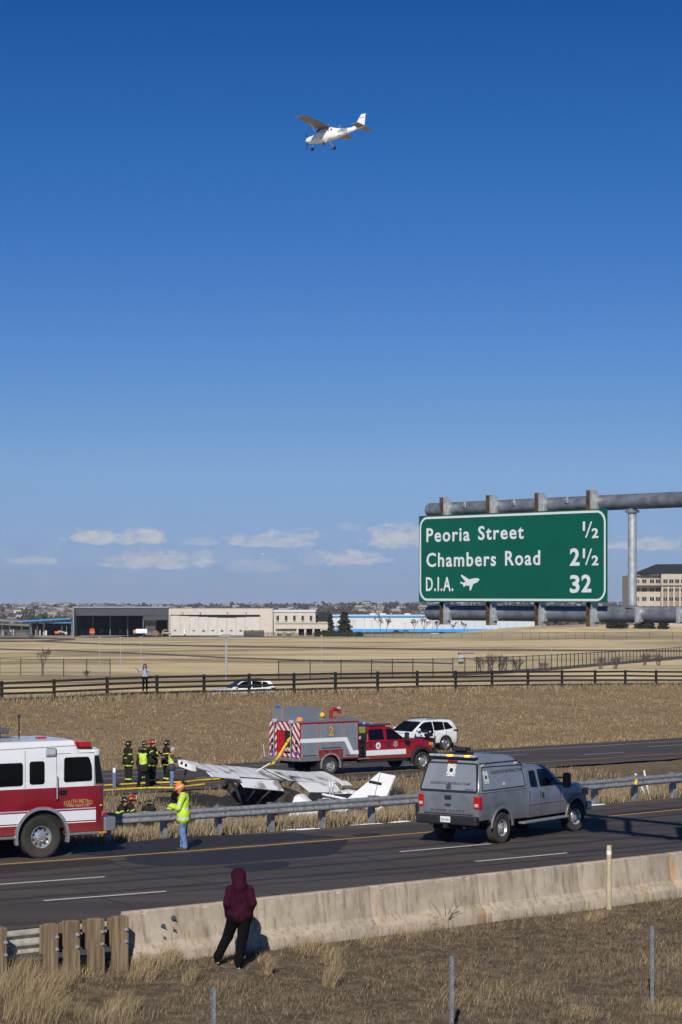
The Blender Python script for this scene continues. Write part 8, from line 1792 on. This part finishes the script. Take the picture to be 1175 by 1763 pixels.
# ------------------------------------------------------------------ bare trees and conifers
def bare_tree(px, py, hpx, label, spread=.55, name='bare_tree', seed=0, stems=1, depth=5, cat='tree', col=(.11, .085, .075), Y=None):
    rg = random.Random(seed); b = G(px, py, 172) if Y is None else D(px, py, Y); k = b.y / F; H = hpx * k; t = empty(name, b, 0, label, cat); tr = MB(); cr = MB(); H *= 1.3; lim = max(.012, .30 * k)
    def grow(p, d, L_, r, lv, mb):
        e = p + d * L_; mb.tube([p, p + d * L_ * .5 + Vector((rg.uniform(-1, 1), rg.uniform(-1, 1), 0)) * L_ * .05, e], [r, r * .8, max(lim * .5, r * .6)], 5 if lv > 2 else 3)
        if lv == 0: return
        for _ in range(3 if lv > 1 else 4):
            nd = (d + Vector((rg.uniform(-1, 1), rg.uniform(-1, 1), rg.uniform(-.25, .7))) * spread).normalized(); grow(p + d * L_ * rg.uniform(.55, 1), nd, L_ * rg.uniform(.55, .8), max(lim * .5, r * .55), lv - 1, cr)
    for s in range(stems):
        d = Vector((rg.uniform(-1, 1) * .5 * (stems > 1), rg.uniform(-1, 1) * .5 * (stems > 1), 1)).normalized(); grow(Vector((rg.uniform(-1, 1), 0, 0)) * H * .12 * (stems > 1), d, H * .36, max(lim, H * .022), depth if stems == 1 else depth - 1, tr)
    m_ = mat('bark_%d' % int(col[0] * 1000), col, .9); tr.build('trunk', m_, t); cr.build('crown', m_, t, recalc=False); return t
TW = (.15, .115, .10)
bare_tree(75, 1162, 42, 'thin bare sapling at the left, behind the rail fence', .5, seed=3)
for i, (px, py, h, w) in enumerate(((655, 1092, 28, 'widest bare tree before the white warehouse'), (666, 1092, 25, 'bare tree just right of the widest one'), (612, 1090, 26, 'thin bare tree behind the lamp posts'), (714, 1092, 24, 'bare tree left of the sign pipe end'), (730, 1092, 26, 'bare tree at the sign pipe end'), (752, 1092, 22, 'bare tree under the sign, first'), (780, 1092, 20, 'bare tree under the sign, second'), (800, 1092, 18, 'bare tree under the sign, third'))):
    bare_tree(px, py, h, w, .6, seed=20 + i, depth=5, col=TW)
for i, (px, py, h, w) in enumerate(((828, 1156, 26, 'bare bush left of the group right of the shed'), (846, 1156, 30, 'tallest bare bush right of the shed'), (866, 1156, 30, 'bare bush, third right of the shed'), (892, 1156, 26, 'bare bush, last right of the shed'), (935, 1158, 20, 'low bare bush right of the shed group'), (1035, 1152, 22, 'bare bush under the slanting chain-link fence'), (1060, 1152, 24, 'denser bare bush under the slanting fence'), (1110, 1146, 22, 'bare bush near the right edge'), (1135, 1146, 20, 'last bare bush at the right edge'), (150, 1166, 12, 'small bare bush left of the onlooker'))):
    bare_tree(px, py, h, w, .75, 'bare_bush', 40 + i, stems=8, cat='bush', depth=4, col=(.13, .10, .085))
def conifer(px, py, hpx, wpx, label, Y=None, seed=0, round_=False):
    rg = np.random.default_rng(seed); b = G(px, py, 172) if Y is None else D(px, py, Y); k = b.y / F; H, W = hpx * k, wpx * k / 2; t = empty('conifer', b, 0, label, 'tree'); q = MB(); q.cyl((0, 0, -.3), (0, 0, H * .9), W * .09, W * .02, n=8); q.build('trunk', mat('conifer_bark', (.06, .045, .035), .9), t)
    n = 1500; u = rg.random(n) ** .8; zc = (.06 + .94 * u) * H; rad = W * (np.sqrt(np.clip(1 - (u * 1.02 - .25) ** 2 * 1.3, .02, 1)) if round_ else (1 - u) ** .75 + .05) * (.65 + .45 * rg.random(n)) * (1 + .25 * np.sin(u * 24)); a = rg.uniform(0, 2 * np.pi, n); rr = rad * np.sqrt(rg.random(n) * .75 + .25)
    C = np.stack([rr * np.cos(a), rr * np.sin(a), zc], -1); s = W * .17; V = np.repeat(C, 3, 0) + rg.normal(0, 1, (n * 3, 3)) * s * [1, 1, .7]; tn = np.array([.030, .040, .022]) * rg.uniform(.5, 1.7, (n, 1)) + np.array([.012, .006, 0]) * rg.random((n, 1))
    npmesh('crown', V, np.arange(n * 3).reshape(-1, 3), M_TINT, t, nv=3, attr=np.repeat(tn, 3, 0))
conifer(569, 1093, 36, 17, 'dark conifer beside the hipped pavilion roof', seed=1); conifer(593, 1093, 38, 27, 'larger dark conifer just right of the first', seed=2)
for i, (px, w, h) in enumerate(((548, 14, 9), (560, 15, 10), (574, 15, 9), (588, 14, 9), (602, 14, 9), (618, 15, 7))): conifer(px, 1096, h, w, 'low dark juniper in the hedge below the conifers, %s from the left' % ('first', 'second', 'third', 'fourth', 'fifth', 'last')[i], seed=10 + i, round_=True)
for i, (px, py, h, w, la) in enumerate(((1053, 1090, 22, 18, 'round evergreen below the strut, left of the row'), (1068, 1091, 24, 24, 'widest round evergreen below the strut'), (1103, 1088, 20, 20, 'evergreen in the middle of the row under the pipe'), (1119, 1088, 20, 18, 'evergreen just right of the middle one'), (1142, 1086, 18, 18, 'last evergreen towards the right edge'))): conifer(px, py, h, w, la, Y=980, seed=30 + i, round_=True)
# ------------------------------------------------------------------ dry high-plains haze
q = MB(); q.box(-2600, 2600, -60, 9500, -90, 75); hzo = q.build('haze', None); hzo.data.materials.clear()
hm_ = bpy.data.materials.new('haze_air'); hm_.use_nodes = True; nt = hm_.node_tree; nt.nodes.clear(); ou = nt.nodes.new('ShaderNodeOutputMaterial'); pv = nt.nodes.new('ShaderNodeVolumePrincipled')
pv.inputs['Color'].default_value = (.80, .88, 1.0, 1); pv.inputs['Density'].default_value = 3.6e-5; pv.inputs['Anisotropy'].default_value = .0
nt.links.new(pv.outputs[0], ou.inputs['Volume']); hzo.data.materials.append(hm_); tag(hzo, 'thin dry air haze over the plain', 'haze', kind='stuff')
